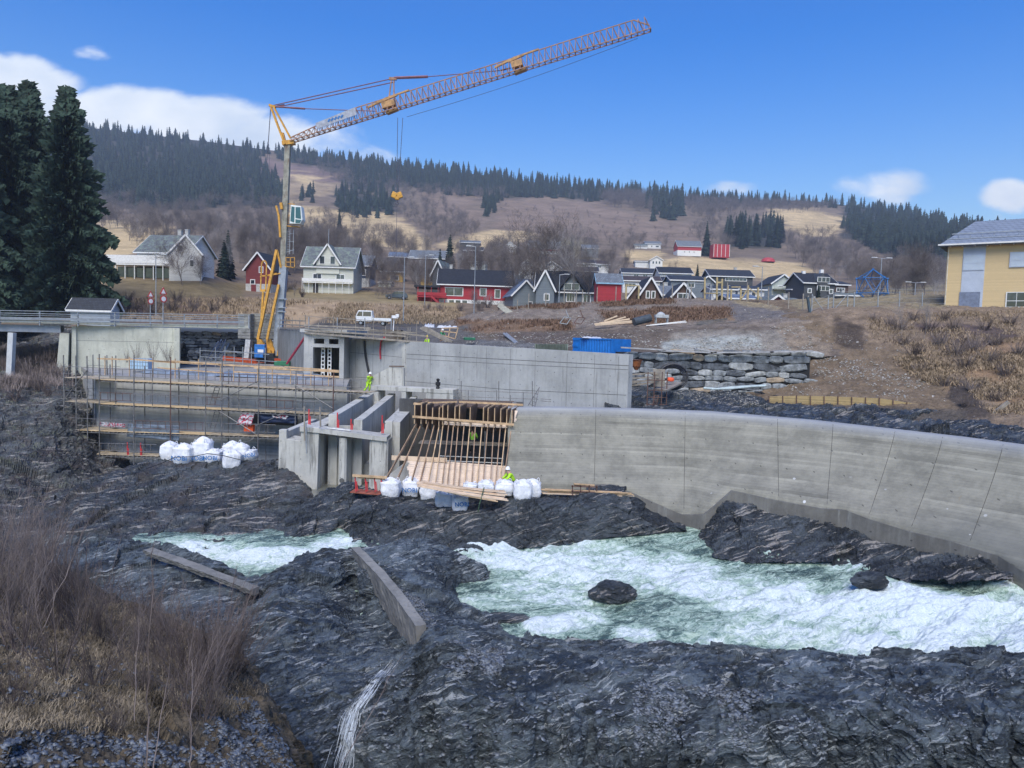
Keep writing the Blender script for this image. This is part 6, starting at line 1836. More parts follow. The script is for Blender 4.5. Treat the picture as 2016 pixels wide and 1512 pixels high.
def sapling(px0, py0, px1, py1, D0_, D1_, r, label, seed):
    rg = random.Random(seed); a = Vector(P(px0, py0, D0_)); b = Vector(P(px1, py1, D1_)); S = []; n = 14; p = a.copy(); L = (b-a).length
    for i in range(n):
        q = a.lerp(b, (i+1)/n)+Vector((rg.uniform(-1, 1), rg.uniform(-1, 1), 0))*L*.008; rr = r*(1-.75*i/n); S.append((tuple(p), tuple(q), rr, r*(1-.75*(i+1)/n)))
        if i > 3:
            for _ in range(2):
                d = (q-p).normalized()+Vector((rg.uniform(-1, 1), rg.uniform(-1, 1), .3))*.8; t1 = p+d.normalized()*L*.09; t2 = t1+(d+Vector((0, 0, .5))).normalized()*L*.08
                S.append((tuple(p), tuple(t1), rr*.4, rr*.25)); S.append((tuple(t1), tuple(t2), rr*.25, rr*.1))
        p = q
    V, F = seg_arrays(S); V = V-np.array(a)
    o = bpy.data.objects.new('sapling', raw_mesh('sapling', V, F, BRUSH)); COL.objects.link(o); o.location = a
    tag(o, label, 'sapling')
sapling(287, 1560, 303, 1060, 8.3, 9.0, .014, 'tallest straight bare sapling crossing the near bank', 1)
sapling(375, 1540, 378, 1300, 10.6, 11.2, .013, 'short bare sapling right of the tallest one', 2)
sapling(300, 1530, 352, 1190, 9.0, 9.8, .010, 'bare sapling leaning right in the near bushes', 3)
sapling(160, 1390, 172, 1110, 13.5, 14, .010, 'bare sapling standing alone in the left bushes', 4)
sapling(60, 1290, 235, 885, 15, 16.5, .011, 'pale arching branch leaning right over the left bushes', 5)
sapling(645, 1560, 790, 1290, 12.5, 15, .010, 'thin bare sapling leaning right over the gully', 6)
sapling(265, 1420, 278, 1120, 12, 13, .010, 'bare sapling left of the tallest one', 7)
# big bramble clump at the edge of the near bank
for i, (x, y, h, lab) in enumerate(((432,1330,2.7,'largest bare bush fanning out at the edge of the near bank'), (395,1372,2.4,'second large bare bush on the near bank just left of the largest'))):
    V, F = shrub(300+i, 26, 13, .7, .006)
    p = r8.at(x, y); plant('bare_shrub', raw_mesh('shrub', V, F, BRUSH), p, h, 1.05, i, lab, 'shrub', None)
for i, (x, y, h) in enumerate(((1800,700,1.6),(1850,680,1.7),(1880,700,1.8),(1920,690,1.7),(1960,680,1.6),(1900,725,1.5),(1830,650,1.5),(1770,650,1.6),(1980,740,1.4),(1940,650,1.5),(1880,650,1.5),(1780,680,1.3),(1950,715,1.5),(2005,700,1.5),(1750,640,1.2),(1720,630,1.1),(1810,735,1.2),(1860,760,1.1),(1915,770,1.2),(1960,790,1.2),(1900,800,1.0),(1990,640,1.4),(1860,630,1.3),(1800,630,1.3))):
    plant('bare_shrub', mesh_f[i % 4], bankB.at(x, y)-np.array([0, 0, .1]), h, 1.6, i*2.1, 'purple brown leafless bush on the bank below the yellow building', 'shrub', 'bushes below the yellow building')
for i, (x, y, h, lab) in enumerate(((1775,660,4.2,'slim leafless young tree on the bank left of the yellow building'),(1820,668,5.0,'taller leafless young tree nearest the yellow building'))):
    plant('bare_tree', mesh_i[i], bankB.at(x, y), h, .8, i, lab, 'tree', None)
for i, (x, y, h) in enumerate(((225,620,2.6),(262,616,2.5),(300,622,2.4),(340,616,2.6),(380,612,2.4),(420,616,2.2),(250,600,2.2),(350,596,2.2),(440,600,2),(595,585,2),(575,570,2.2),(560,575,2.2),(840,612,1.8),(865,612,1.8),(905,612,1.6),(985,612,2),(945,612,2.2),(960,606,2.4))):
    plant('bare_shrub', mesh_f[i % 4], hill.at(x, y), h, 1.3, i*1.7, 'brown leafless shrub on the grassy slope above the road', 'shrub', 'shrubs on the slope above the road')
for i, (x, y, h) in enumerate(((215,850,1.5),(30,790,1.6),(80,770,1.8),(100,745,1.8),(60,740,1.8),(20,730,1.8),(95,780,1.2))):
    plant('bare_shrub', mesh_f[i % 4], r1.at(x, y), h, 1.5, i*1.1, 'brown bush on the rocky slope under the bridge', 'shrub', 'bushes under the bridge')
for i, (x, y, h) in enumerate(((300,712,2.4),(270,712,2.0),(330,712,2.2),(250,714,1.4))):
    plant('bare_shrub', mesh_s[i % 6], P(x, y, 71), h, .8, i*1.1, 'thin bare shrub growing against the pale bridge abutment', 'shrub', 'shrubs against the abutment')
# loose slate chips on the near rock and bank
def chips(name, L, polys, n, smin, smax, mat, seed, label):
    r = np.random.RandomState(seed); pts = on(L, polys, n, seed); n = len(pts)
    s = smin+(smax-smin)*r.rand(n)**2.5; a = r.uniform(0, 6.28, n)
    k = 5; V = np.zeros((n, 2*k, 3)); tl = r.normal(0, .35, (n, 2))
    for i in range(k):
        t = a+2*math.pi*i/k; rr = s*r.uniform(.6, 1.1, n)
        V[:, i, 0] = np.cos(t)*rr; V[:, i, 1] = np.sin(t)*rr*.7; V[:, i, 2] = V[:, i, 0]*tl[:, 0]+V[:, i, 1]*tl[:, 1]
        V[:, i+k] = V[:, i]*.85; V[:, i+k, 2] += s*.35
    V += pts[:, None, :]+np.array([0, 0, 0.01]); b = (np.arange(n)*2*k)[:, None, None]
    F = []
    for i in range(k): j = (i+1) % k; F += [[i, j, k+j], [i, k+j, k+i]]
    F += [[k, k+1, k+2], [k, k+2, k+3], [k, k+3, k+4]]
    o = bpy.data.objects.new(name, raw_mesh(name, V.reshape(-1, 3), (b+np.array(F)[None]).reshape(-1, 3), mat)); COL.objects.link(o); o['kind'] = 'stuff'; o['label'] = label
SLATE = paint('slate_chips', (0.10, 0.115, 0.135), .5, .6, 6, .5, bump=0)
chips('slate_chips', r6, [[(560,1300),(1000,1290),(2016,1330),(2016,1500),(600,1500)], [(720,1120),(830,1180),(860,1230),(840,1240),(760,1170)], [(1250,1340),(1500,1360),(1500,1480),(1250,1480)], [(880,1260),(1000,1280),(980,1330),(880,1320)]], 7000, .015, .11, SLATE, 51, 'loose dark slate chips on the near rock')
chips('bank_chips', r8, [[(0,1440),(560,1440),(570,1512),(0,1512)], [(300,1340),(500,1380),(540,1450),(420,1440)], [(0,1200),(500,1350),(500,1500),(0,1500)], [(380,1370),(560,1440),(600,1540),(400,1512)]], 5200, .008, .08, SLATE, 61, 'slate chips and small stones on the near bank')
PALE = paint('pale_stones', (0.34, 0.325, 0.29), .8, .3, 6, .3, bump=0)
chips('bank_stones', bankA, [[(900,655),(1240,655),(1230,690),(900,685)], [(920,600),(1250,596),(1560,604),(1540,632),(920,650)], [(1240,650),(1600,640),(1600,690),(1240,690)], [(1330,665),(1500,665),(1520,688),(1320,688)]], 2600, .03, .17, PALE, 71, 'pale stones scattered in the dug earth')
chips('slope_stones', bankB, [[(1540,650),(1700,660),(1860,720),(1880,800),(1540,775)], [(1600,700),(1800,720),(1860,790),(1600,770)]], 1400, .03, .14, PALE, 81, 'pale stones scattered on the brown earth slope')
chips('shelf_stones', rb, [[(1330,765),(1480,775),(1500,800),(1340,790)]], 600, .02, .09, PALE, 91, 'grey rubble at the foot of the stone wall')
# ---------------------------------------------------------------- houses
WIN = paint('window_frame_white', (0.72, 0.72, 0.70), .5, .08)
def glass():
    t = NT('window_glass')
    return t.fin(t.mix(t.ss(t.noise(t.pos, .6, 2), .4, .6), (0.02, 0.024, 0.03), (0.06, 0.07, 0.085)), 0.08, None, 0.8)
GLASS = glass()
WHITE = paint('white_paint', (0.70, 0.70, 0.67), .6, .08)
FOUND = paint('foundation_wall', (0.42, 0.42, 0.40), .85, .15)
WALLS = {k: boards('cladding_'+k, c, .16, 2, .65) for k, c in dict(white=(.66, .66, .63), cream=(.62, .63, .54), red=(.38, .035, .045), darkred=(.18, .035, .035), grey=(.17, .20, .22), dark=(.07, .075, .08), navy=(.035, .05, .08), brown=(.10, .06, .045), yellow=(.52, .33, .08), ochre=(.55, .40, .16), greenw=(.50, .54, .48)).items()}
ROOFS = {k: tiles('roof_'+k, c, .33, .32, .25, moss) for k, c, moss in (('slate', (.13, .145, .15), (.17, .21, .17)), ('dark', (.035, .04, .05), None), ('grey', (.16, .18, .20), None), ('brown', (.07, .05, .045), None), ('black', (.022, .025, .032), None), ('blue', (.13, .17, .24), None))}
def onto(px, py, D=None, L=None):
    return hill.at(px, py) if D is None else P(px, py, D)
def house(name, label, px, py, D, wpx, hpx, rpx, depth=8, ridge='x', rz=0.0, wall='white', roof='dark', wins=(), base=None, chim=(), cat='house', over=.45, hip=0.0, group=None, mull=True, foundation=0.0, door=None, balcony=None, gable_col=None, dormer=None, verge=None):
    """front width, wall height and roof height given in picture units at distance D"""
    k = D/1456.0; w, h, rh = wpx*k, hpx*k, rpx*k
    loc = P(px, py, D)
    th = thing(name, label, cat, loc, rz, group)
    m = MB()
    if ridge == 'x':
        m.prism([(-w/2, 0, -1.5), (-w/2, depth, -1.5), (-w/2, depth, h), (-w/2, depth/2, h+rh-.05), (-w/2, 0, h)], (w, 0, 0))
    else:
        m.prism([(-w/2, 0, -1.5), (w/2, 0, -1.5), (w/2, 0, h), (0, 0, h+rh-.05), (-w/2, 0, h)], (0, depth, 0))
    m.build('wall', WALLS[wall] if wall in WALLS else wall, th)
    if foundation:
        m = MB(); m.bx(-w/2-.03, w/2+.03, -.03, depth+.03, -1.5, foundation*k); m.build('foundation', FOUND, th)
    m = MB(); t_ = .18
    if ridge == 'x':
        sl = rh/(depth/2); o = over
        ya, za = -o, h-o*sl; yb, zb_ = depth+o, h-o*sl
        m.prism([(-w/2-o, ya, za), (-w/2-o, depth/2, h+rh), (-w/2-o, yb, zb_), (-w/2-o, yb, zb_+t_), (-w/2-o, depth/2, h+rh+t_*1.2), (-w/2-o, ya, za+t_)], (w+2*o, 0, 0))
    else:
        sl = rh/(w/2); o = over
        m.prism([(-w/2-o, -o, h-o*sl), (0, -o, h+rh), (w/2+o, -o, h-o*sl), (w/2+o, -o, h-o*sl+t_), (0, -o, h+rh+t_*1.3), (-w/2-o, -o, h-o*sl+t_)], (0, depth+2*o, 0))
    rf = m.build('roof', ROOFS[roof], th)
    # barge boards
    m = MB()
    if ridge == 'x':
        for sx in (-1, 1):
            x = sx*(w/2+over+.02)
            m.bar((x, ya-.02, za+.05), (x, depth/2, h+rh+.08), .05, .22); m.bar((x, yb, zb_+.05), (x, depth/2, h+rh+.08), .05, .22)
        m.bar((-w/2-o, ya-.03, za+.03), (w/2+o, ya-.03, za+.03), .05, .2)
    else:
        m.bar((-w/2-o, -o-.03, h-o*sl+.05), (0, -o-.03, h+rh+.1), .05, .26); m.bar((w/2+o, -o-.03, h-o*sl+.05), (0, -o-.03, h+rh+.1), .05, .26)
    m.build('barge_board', verge or WIN, rf)
    for (cx, cw, ch) in chim:
        m = MB(); z0 = h+rh-.5; m.bx(cx*w-cw/2, cx*w+cw/2, depth/2-.3+.4, depth/2+.3+.4, z0, z0+.5+ch); m.bx(cx*w-cw/2-.06, cx*w+cw/2+.06, depth/2+.04, depth/2+.76, z0+.5+ch, z0+.6+ch)
        m.build('chimney', FOUND, rf)
    for wi in wins:
        x, z_, ww, wh = wi[:4]
        x, z_, ww, wh = x*w, z_*h, ww*w, wh*h
        m = MB(); fr_ = .10
        m.bx(x-ww/2-fr_, x+ww/2+fr_, -.06, .02, z_-wh/2-fr_, z_+wh/2+fr_)
        fo = m.build('window', WIN, th)
        n = wi[4] if len(wi) > 4 else (2 if ww > 1.0 else 1)
        m = MB(); cell = ww/n
        for q in range(n): m.bx(x-ww/2+q*cell+.035, x-ww/2+(q+1)*cell-.035, -.075, -.05, z_-wh/2+.02, z_+wh/2-.02)
        m.build('pane', GLASS, fo)
    if door:
        x, dw, dh, mt = door; m = MB(); m.bx(x*w-dw/2, x*w+dw/2, -.05, .02, 0, dh); m.build('door', mt, th)
    if balcony:
        x0, x1, z0, rail, mt, dep = balcony
        m = MB(); m.bx(x0*w, x1*w, -dep, 0.0, z0*h-.12, z0*h); m.build('balcony', mt, th)
        m = MB(); m.bx(x0*w, x1*w, -dep-.05, -dep, z0*h+.15, z0*h+rail)
        for q in range(int((x1-x0)*w/1.3)+1): xx = x0*w+q*1.3; m.bx(xx, xx+.08, -dep-.07, -dep+.03, -.3, z0*h+rail+.05)
        m.build('railing', mt, th)
    return th, w, h, rh
# white house with terrace
th, w, h, rh = house('house', 'white wooden house with grey roof and long glazed terrace at the left below the wood', 318, 548, 130, 104, 52, 36, 9, 'x', R(-8), 'white', 'slate', [(-.30, .72, .08, .22), (-.20, .72, .08, .22), (.22, .72, .09, .2)], chim=((.05, .7, 1.1), (.2, .6, 1.2)))
m = MB(); m.bx(-.9*w, .3*w, -3.4, 0, h*.42, h*.48); m.build('terrace_deck', WHITE, th)
m = MB(); m.bx(-.9*w, .3*w, -3.45, -3.38, h*.48, h*.78); m.bx(-.9*w, -.9*w+.06, -3.4, 0, h*.48, h*.78); m.build('terrace_parapet', WHITE, th)
for q in range(7): m = MB(); x = -.9*w+.2+q*1.75; m.bx(x, x+.12, -3.3, -3.18, -.6, h*.42); m.build('terrace_post', WHITE, th)
m = MB(); m.bx(-.86*w, .28*w, -.5, -.4, -.2, h*.40); m.build('glazing', GLASS, th)
th2, w, h, rh = house('house', 'white gable end wing of the terraced house facing right', 365, 549, 127, 58, 50, 34, 6, 'y', R(20), 'white', 'slate', [(-.18, 1.18, .16, .22), (.2, .62, .12, .25)], over=.25)
house('barn', 'small dark red barn on a white base behind the yellow crane struts', 508, 577, 140, 50, 48, 30, 8, 'y', R(-6), 'darkred', 'dark', [(.12, .95, .14, .22), (-.22, .45, .16, .16)], foundation=18, door=(-.18, 1.0, 1.6, WALLS['darkred']), cat='barn')
# cream gabled house
th, w, h, rh = house('house', 'cream two storey house with steep front gable, white balcony and mossy slate roof', 646, 578, 145, 98, 55, 38, 8, 'x', 0, 'cream', 'slate', [(-.22, .56, .16, .24), (.24, .56, .16, .24)], over=.5, foundation=0, door=(-.25, 1.0, 2.0, paint('dark_door', (.05, .045, .04), .6)), balcony=(-.5, .5, .38, .75, WHITE, .9))
m = MB(); g0, g1 = -.24*w, .22*w; cx = (g0+g1)/2; pk_ = h+rh*1.02
m.prism([(g0, -.25, h*.7), (g1, -.25, h*.7), (g1, -.25, h+rh*.15), (cx, -.25, pk_), (g0, -.25, h+rh*.15)], (0, 4.2, 0)); m.build('front_gable', WALLS['cream'], th)
m = MB(); 
for sx, gx in ((-1, g0), (1, g1)):
    m.prism([(gx+sx*.45, -.6, h+rh*.15-.62), (cx, -.6, pk_+.05), (cx, -.6, pk_+.3), (gx+sx*.45, -.6, h+rh*.15-.37)], (0, 4.5, 0))
gr2 = m.build('gable_roof', ROOFS['slate'], th)
m = MB(); m.bar((g0-.45, -.66, h+rh*.15-.5), (cx, -.66, pk_+.18), .06, .26); m.bar((g1+.45, -.66, h+rh*.15-.5), (cx, -.66, pk_+.18), .06, .26); m.build('barge_board', WIN, gr2)
for x in (-.12, .09):
    m = MB(); m.bx(x*w-.52, x*w+.52, -.33, -.24, h*1.03, h*1.03+1.6); fo = m.build('window', WIN, th); m = MB(); m.bx(x*w-.42, x*w+.42, -.35, -.32, h*1.03+.1, h*1.03+1.5); m.build('pane', GLASS, fo)
m = MB(); m.tube((-.12*w, 4.5, h+rh), (-.12*w, 4.5, h+rh+3.8), .06, 6); m.build('mast', GALV, th)
house('house', 'small navy blue house with one white window right of the cream gabled house', 712, 554, 158, 30, 32, 20, 7, 'x', 0, 'navy', 'grey', [(.12, .55, .24, .34)], foundation=6)
house('house', 'mustard yellow house half hidden behind bare trees', 772, 560, 175, 40, 26, 14, 8, 'x', R(5), 'yellow', 'brown', [(.1, .5, .4, .3)])
house('house', 'dark roofed house behind the mustard one', 745, 548, 200, 60, 22, 20, 8, 'x', 0, 'brown', 'dark', [(.2, .5, .2, .3)])
house('garage', 'pale garden shed between the navy house and the parked car', 757, 572, 160, 24, 16, 3, 4, 'x', 0, 'greenw', 'grey', [], cat='shed', over=.15)
house('house', 'long brown house with large windows above the mustard house', 840, 528, 215, 66, 20, 16, 8, 'x', 0, 'brown', 'grey', [(-.1, .5, .2, .4), (.3, .5, .2, .4)])
house('house', 'small ochre house with white gable trim left of the big red house', 845, 560, 170, 34, 18, 16, 7, 'y', 0, 'yellow', 'brown', [(.2, .5, .3, .3)])
house('house', 'dark timber house with steep gable just behind the big red house', 862, 568, 152, 24, 30, 24, 8, 'y', R(-10), 'dark', 'slate', [(.1, .5, .2, .3)])
th, w, h, rh = house('house', 'large bright red house with black tiled roof and white framed windows', 936, 604, 135, 142, 44, 30, 9, 'x', R(3), 'red', 'black', [(-.30, .64, .24, .34, 2), (.10, .66, .08, .32, 1), (.30, .6, .07, .36, 1), (-.33, .18, .07, .18, 1), (-.24, .18, .07, .18, 1), (-.15, .18, .07, .18, 1), (.10, .16, .06, .15, 1), (.2, .16, .05, .15, 1)], chim=((-.36, .5, .9), (-.05, .6, .5)), over=.5)
m = MB(); m.bx(-.503*w, .505*w, -.03, 9.03, -1.5, h*.30); m.build('foundation', WHITE, th)
m = MB(); m.bx(-.80*w, -.505*w, .5, 5, h*.10, h*.5); m.build('porch', WALLS['red'], th); m = MB(); m.bx(-.84*w, -.49*w, -1.2, 5.2, h*.78, h*.86); m.build('porch_roof', ROOFS['black'], th)
m = MB(); m.bx(-.80*w, -.40*w, -1.3, -1.24, h*.42, h*.56); m.bx(-.80*w, -.40*w, -1.3, .4, h*.34, h*.38)
for q in range(5): m.bx(-.79*w+q*1.2, -.79*w+q*1.2+.1, -1.28, -1.18, -.4, h*.78)
m.bar((-.60*w, -1.4, h*.38), (-.45*w, -2.2, -.2), .12, .35); m.build('porch_rail', WALLS['red'], th)
house('house', 'small grey gabled outbuilding right of the big red house', 1034, 606, 128, 50, 26, 26, 7, 'y', R(12), 'grey', 'blue', [(.2, .3, .14, .3)])
house('house', 'pale blue roofed house glimpsed behind the grey outbuilding', 1045, 585, 165, 70, 22, 14, 8, 'x', 0, 'grey', 'blue', [(.2, .5, .1, .4)])
th, w, h, rh = house('house', 'dark grey house with wide black roof and a gabled dormer', 1114, 602, 124, 112, 30, 40, 10, 'x', R(-4), 'grey', 'black', [(-.27, .55, .16, .62, 3), (.08, .55, .14, .5, 3), (.36, .5, .12, .45, 2)], over=.6)
m = MB(); a, b = -.12*w, .30*w; c = (a+b)/2
m.prism([(a, -.2, h*.95), (b, -.2, h*.95), (c, -.2, h+rh*.78)], (0, 4.4, 0)); m.build('dormer', WALLS['grey'], th)
m = MB()
for e, sg in ((a-.5, 1), (b+.5, -1)): m.prism([(e, -.8, h*.95-.25), (c, -.8, h+rh*.80), (c, -.8, h+rh*.80+.3), (e, -.8, h*.95+.05)], (0, 5, 0))
m.build('dormer_roof', ROOFS['black'], th)
m = MB(); m.bx(c-1.3, c+1.3, -.27, -.2, h*1.02, h*1.02+1.15); fo = m.build('window', WIN, th); m = MB(); m.bx(c-1.2, c-.05, -.29, -.26, h*1.02+.08, h*1.02+1.07); m.bx(c+.05, c+1.2, -.29, -.26, h*1.02+.08, h*1.02+1.07); m.build('pane', GLASS, fo)
house('house', 'grey side wing with steep half hipped roof left of the dormer house', 1072, 606, 121, 36, 38, 34, 8, 'y', R(-10), 'grey', 'black', [(.1, .55, .25, .3)], over=.35)
house('shed', 'bright red windowless shed with grey roof and pale blue verge boards', 1199, 590, 108, 47, 33, 18, 4.5, 'x', 0, 'red', 'grey', [], cat='shed', over=.25, verge=paint('blue_verge', (.25, .42, .55), .6))
# rows behind the dug bank
hs = [
 ('long white house with wide windows right of the red shed', 1262,573,165,72,20,10,'white','brown','x',[(-.3,.55,.3,.35,3),(.2,.6,.08,.3),(.38,.6,.08,.3)]),
 ('white house with black roof half hidden behind the long white house', 1270,552,200,88,14,10,'white','dark','x',[(-.2,.5,.1,.6),(0,.5,.1,.6),(.3,.5,.2,.4)]),
 ('dark house with lit gable left of the red shed', 1085,556,195,70,18,22,'white','brown','y',[(0,.5,.12,.4)]),
 ('second white gabled house among the bare trees', 1045,545,205,48,20,18,'white','dark','y',[(.1,.5,.12,.4)]),
 ('black roofed row house above the dormer house', 1138,550,215,76,16,10,'dark','dark','x',[(-.2,.5,.1,.5),(.1,.5,.2,.4)]),
 ('small red brown A shaped cabin left behind the earth bank', 1254,591,118,34,6,24,'brown','dark','y',[]),
 ('red brown A shaped cabin with two white framed doors', 1280,590,116,36,14,28,'brown','dark','y',[(-.14,.7,.16,.9,1),(.16,.7,.16,.9,1)]),
 ('red brown A shaped cabin with white curtained window', 1344,589,112,38,8,22,'brown','dark','y',[(0,.8,.5,1.1,2)]),
 ('dark slate roofed cabin between the two A shaped cabins', 1311,590,122,34,10,18,'dark','grey','x',[]),
 ('black house with low roof behind the left cabins', 1330,552,180,62,14,13,'white','black','x',[(-.1,.4,.1,.5),(.2,.4,.2,.5)]),
 ('dark house with arched gable window', 1352,572,160,62,20,10,'grey','dark','x',[(.12,.6,.22,.5,2)]),
 ('blue grey house behind the dark arched window house', 1310,568,170,40,14,10,'grey','black','x',[(0,.5,.2,.4)]),
 ('wide dark roofed house with pale verandah trim', 1440,560,170,82,16,14,'dark','dark','x',[(.1,.6,.5,.3,6)]),
 ('white house with arched verandah below the dark roofed one', 1424,590,128,46,20,8,'white','dark','x',[(-.2,.4,.15,.5),(.2,.4,.15,.5)]),
 ('white single storey house right of the arched verandah', 1478,588,132,52,18,8,'white','dark','x',[(-.3,.5,.15,.4),(.1,.5,.15,.4)]),
 ('low blue grey roof showing above the playground', 1462,592,112,52,4,9,'grey','blue','x',[]),
 ('grey green balcony house with low gable facing the river', 1541,580,150,44,22,16,'greenw','dark','y',[(-.12,.62,.2,.3,3),(.2,.62,.12,.3,2)]),
 ('pale flat carport between the balcony house and the dark house', 1575,585,145,30,14,2,'greenw','grey','x',[]),
 ('tall dark timber house with three rows of white windows', 1612,593,140,62,36,20,'dark','black','x',[(-.32,.55,.1,.2),(.38,.55,.1,.2),(-.1,.12,.14,.18,3)]),
 ('brown house with wooden balcony right of the tall dark house', 1654,585,155,30,24,8,'brown','dark','x',[(0,.6,.5,.25,3)]),
 ('low grey building behind the climbing dome', 1668,590,150,44,8,6,'dark','slate','x',[]),
 ('small roof with red brown gable in front of the dark house', 1530,598,104,34,3,12,'darkred','slate','y',[]),
 ('slate roofed outhouse beside the red brown gable', 1560,598,106,46,2,10,'darkred','slate','x',[]),
 ('white barn with red upper wall and grey roof on the far field', 1073,503,420,62,14,15,'white','grey','x',[(-.3,.5,.04,.25),(.2,.5,.04,.25),(.35,.5,.04,.25)]),
 ('small white farmhouse left of the red and white barn', 1004,500,410,26,14,10,'white','dark','y',[(.1,.5,.1,.3)]),
 ('grey weathered farmhouse between the two white farms', 1162,507,400,30,18,8,'grey','grey','x',[(-.3,.7,.1,.3),(.3,.7,.1,.3)]),
 ('white villa high on the left of the far farms', 1286,490,480,30,10,6,'white','greyblank','x',[(-.1,.5,.08,.3),(.25,.5,.2,.3)]),
 ('low white annex beside the far white villa', 1262,490,475,24,6,5,'white','slate','x',[]),
 ('red barn with white stone base beside the pine', 1357,499,430,46,14,12,'red','grey','x',[(-.2,.2,.03,.15),(0,.2,.03,.15),(.2,.2,.03,.15)]),
 ('small white cabin with a row of dark windows on the field', 1292,522,330,24,10,7,'white','white_roof','y',[(-.25,.5,.14,.5,1),(0,.5,.14,.5,1),(.25,.5,.14,.5,1)]),
 ('low white outbuilding left of the small white cabin', 1265,521,335,28,6,3,'white','grey','x',[]),
 ('dark brown villa with red lower floor among the trees', 928,515,260,42,22,8,'brown','dark','x',[(-.2,.7,.1,.3),(.2,.7,.1,.3)]),
 ('upper dark house above the brown villa', 925,492,330,38,14,6,'dark','grey','x',[(0,.5,.3,.3,3)]),
 ('long grey roof behind the big red house', 985,560,175,86,12,8,'grey','slate','x',[]),
 ('pale green flat house under the brown villa', 940,528,235,30,12,3,'greenw','grey','x',[(0,.5,.4,.4,3)]),
 ('white house with dark roof above the dormer house', 1150,528,240,40,10,8,'white','dark','x',[(0,.5,.2,.4)]),
 ('white house deep among the bare trees', 1180,530,250,36,10,8,'white','brown','x',[(0,.5,.2,.4)]),
 ('dark house at the far right end of the village row', 1392,575,165,26,20,10,'grey','dark','y',[(0,.5,.2,.3)]),
 ('brown house with solar roof behind the lamp post', 795,520,235,56,14,10,'brown','blue','x',[(-.2,.5,.1,.3)]),
 ('red brown house with twin white windows above the ochre house', 862,525,225,34,20,12,'darkred','slate','x',[(0,.55,.4,.3,2)])]
ROOFS['greyblank'] = ROOFS['grey']; ROOFS['white_roof'] = tiles('roof_white', (.5, .52, .55), .4, .5, .1)
for (lab, px, py, D, wp, hp, rp, wc, rc, rg_, wins) in hs:
    th, w, h, rh = house('farmhouse' if D > 320 else 'house', lab, px, py, D, wp, hp, rp, 8 if D < 320 else 10, rg_, R((px*7) % 11-5), wc, rc, wins, cat='barn' if 'barn' in lab else 'house', over=.4, chim=((.2, .6, .7),) if (px % 3 == 0 and rg_ == 'x') else ())
    if lab.startswith('white barn'):
        m = MB(); m.bx(-w/2-.05, w/2+.05, -.06, .0, h*.62, h+.1); m.build('upper_wall', WALLS['red'], th)
    if lab.startswith('red barn'):
        m = MB(); m.bx(-w/2-.05, w/2+.05, -.06, 10.05, -1.5, h*.42); m.build('foundation', WHITE, th)
    if lab.startswith('tall dark timber'):
        m = MB(); m.prism([(-.12*w, -.6, -1), (.2*w, -.6, -1), (.2*w, -.6, h*1.05), (.04*w, -.6, h+rh*.95), (-.12*w, -.6, h*1.05)], (0, 4, 0)); m.build('front_gable', WALLS['dark'], th)
        for zz in (.55, 1.02):
            m = MB(); m.bx(-.02*w-.7, -.02*w+1.7, -.68, -.6, h*zz, h*zz+.95); fo = m.build('window', WIN, th); m = MB()
            for q in range(3): m.bx(-.02*w-.6+q*.78, -.02*w+.08+q*.78, -.70, -.67, h*zz+.08, h*zz+.87)
            m.build('pane', GLASS, fo)
        m = MB(); m.bx(.3*w, .3*w+.6, 3.5, 4.2, h+rh-.4, h+rh+.9); m.bx(-.3*w, -.3*w+.6, 3.5, 4.2, h+rh-.4, h+rh+.5); m.build('chimney', WHITE, th)
    if 'balcony house' in lab and lab.startswith('grey green'):
        m = MB(); m.bx(-.5*w, .5*w, -1.2, 0, h*.42, h*.48); m.bx(-.5*w, .5*w, -1.25, -1.2, h*.48, h*.66); m.build('balcony', WALLS['greenw'], th)
# red barn frame with pale posts and a digger
m = MB(); rfr = thing('barn', 'red open fronted barn with pale vertical posts right of the pine', 'barn', P(1420, 503, 425))
m = MB(); a = P(1404, 503, 425); b = P(1436, 503, 425); m.bx(a[0], b[0], 425, 433, a[2]-1, a[2]+6.5); m.build('wall', WALLS['red'], rfr, world=True)
m = MB()
for x in (1405, 1412, 1420, 1428, 1436): q = P(x, 504, 424.7); m.bx(q[0]-.1, q[0]+.1, 424.7, 424.9, q[2]-.5, q[2]+6.6)
m.build('post', WIN, rfr, world=True)
m = MB(); q = P(1512, 514, 440); m.lathe(q, [(4.0, -.5), (3.6, 1.0), (2.0, 1.9), (0.1, 2.2)], 12); solo('canopy', m, paint('red_canvas', (.42, .05, .06), .6), 'low red tent like cover at the edge of the far field', 'tent')
# yellow school building at the right edge
yb = thing('school_building', 'yellow boarded two storey building with grey roof at the right edge', 'building', P(1858, 606, 82))
YW = WallFrame(P(1858, 606, 82), P(2016, 606, 77.5))
u0 = 0.0; ux = lambda x, y=550: YW.uz(x, y)[0]; zx = lambda y, x=1900: YW.uz(x, y)[1]
ue = YW.L*2.6; ze = zx(484, 1870)
YEL = boards('yellow_boards', (.66, .50, .27), .145, 2, .6, .07, .72)
m = MB(); YW.box(m, 0, ue, zx(608)-1.5, ze, -12, 0); m.build('wall', YEL, yb, world=True)
m = MB(); GP = paint('grey_panel', (.42, .47, .55), .5, .06, 1)
for x0, x1 in ((1893, 1937),): YW.box(m, ux(x0), ux(x1), zx(606), ze-.05, 0, .06)
m.build('grey_panel', GP, yb, world=True)
m = MB(); YW.box(m, ux(1891), ux(1932), zx(605), zx(575), 0.06, .09); m.build('door', paint('blue_grey_door', (.17, .20, .27), .5), yb, world=True)
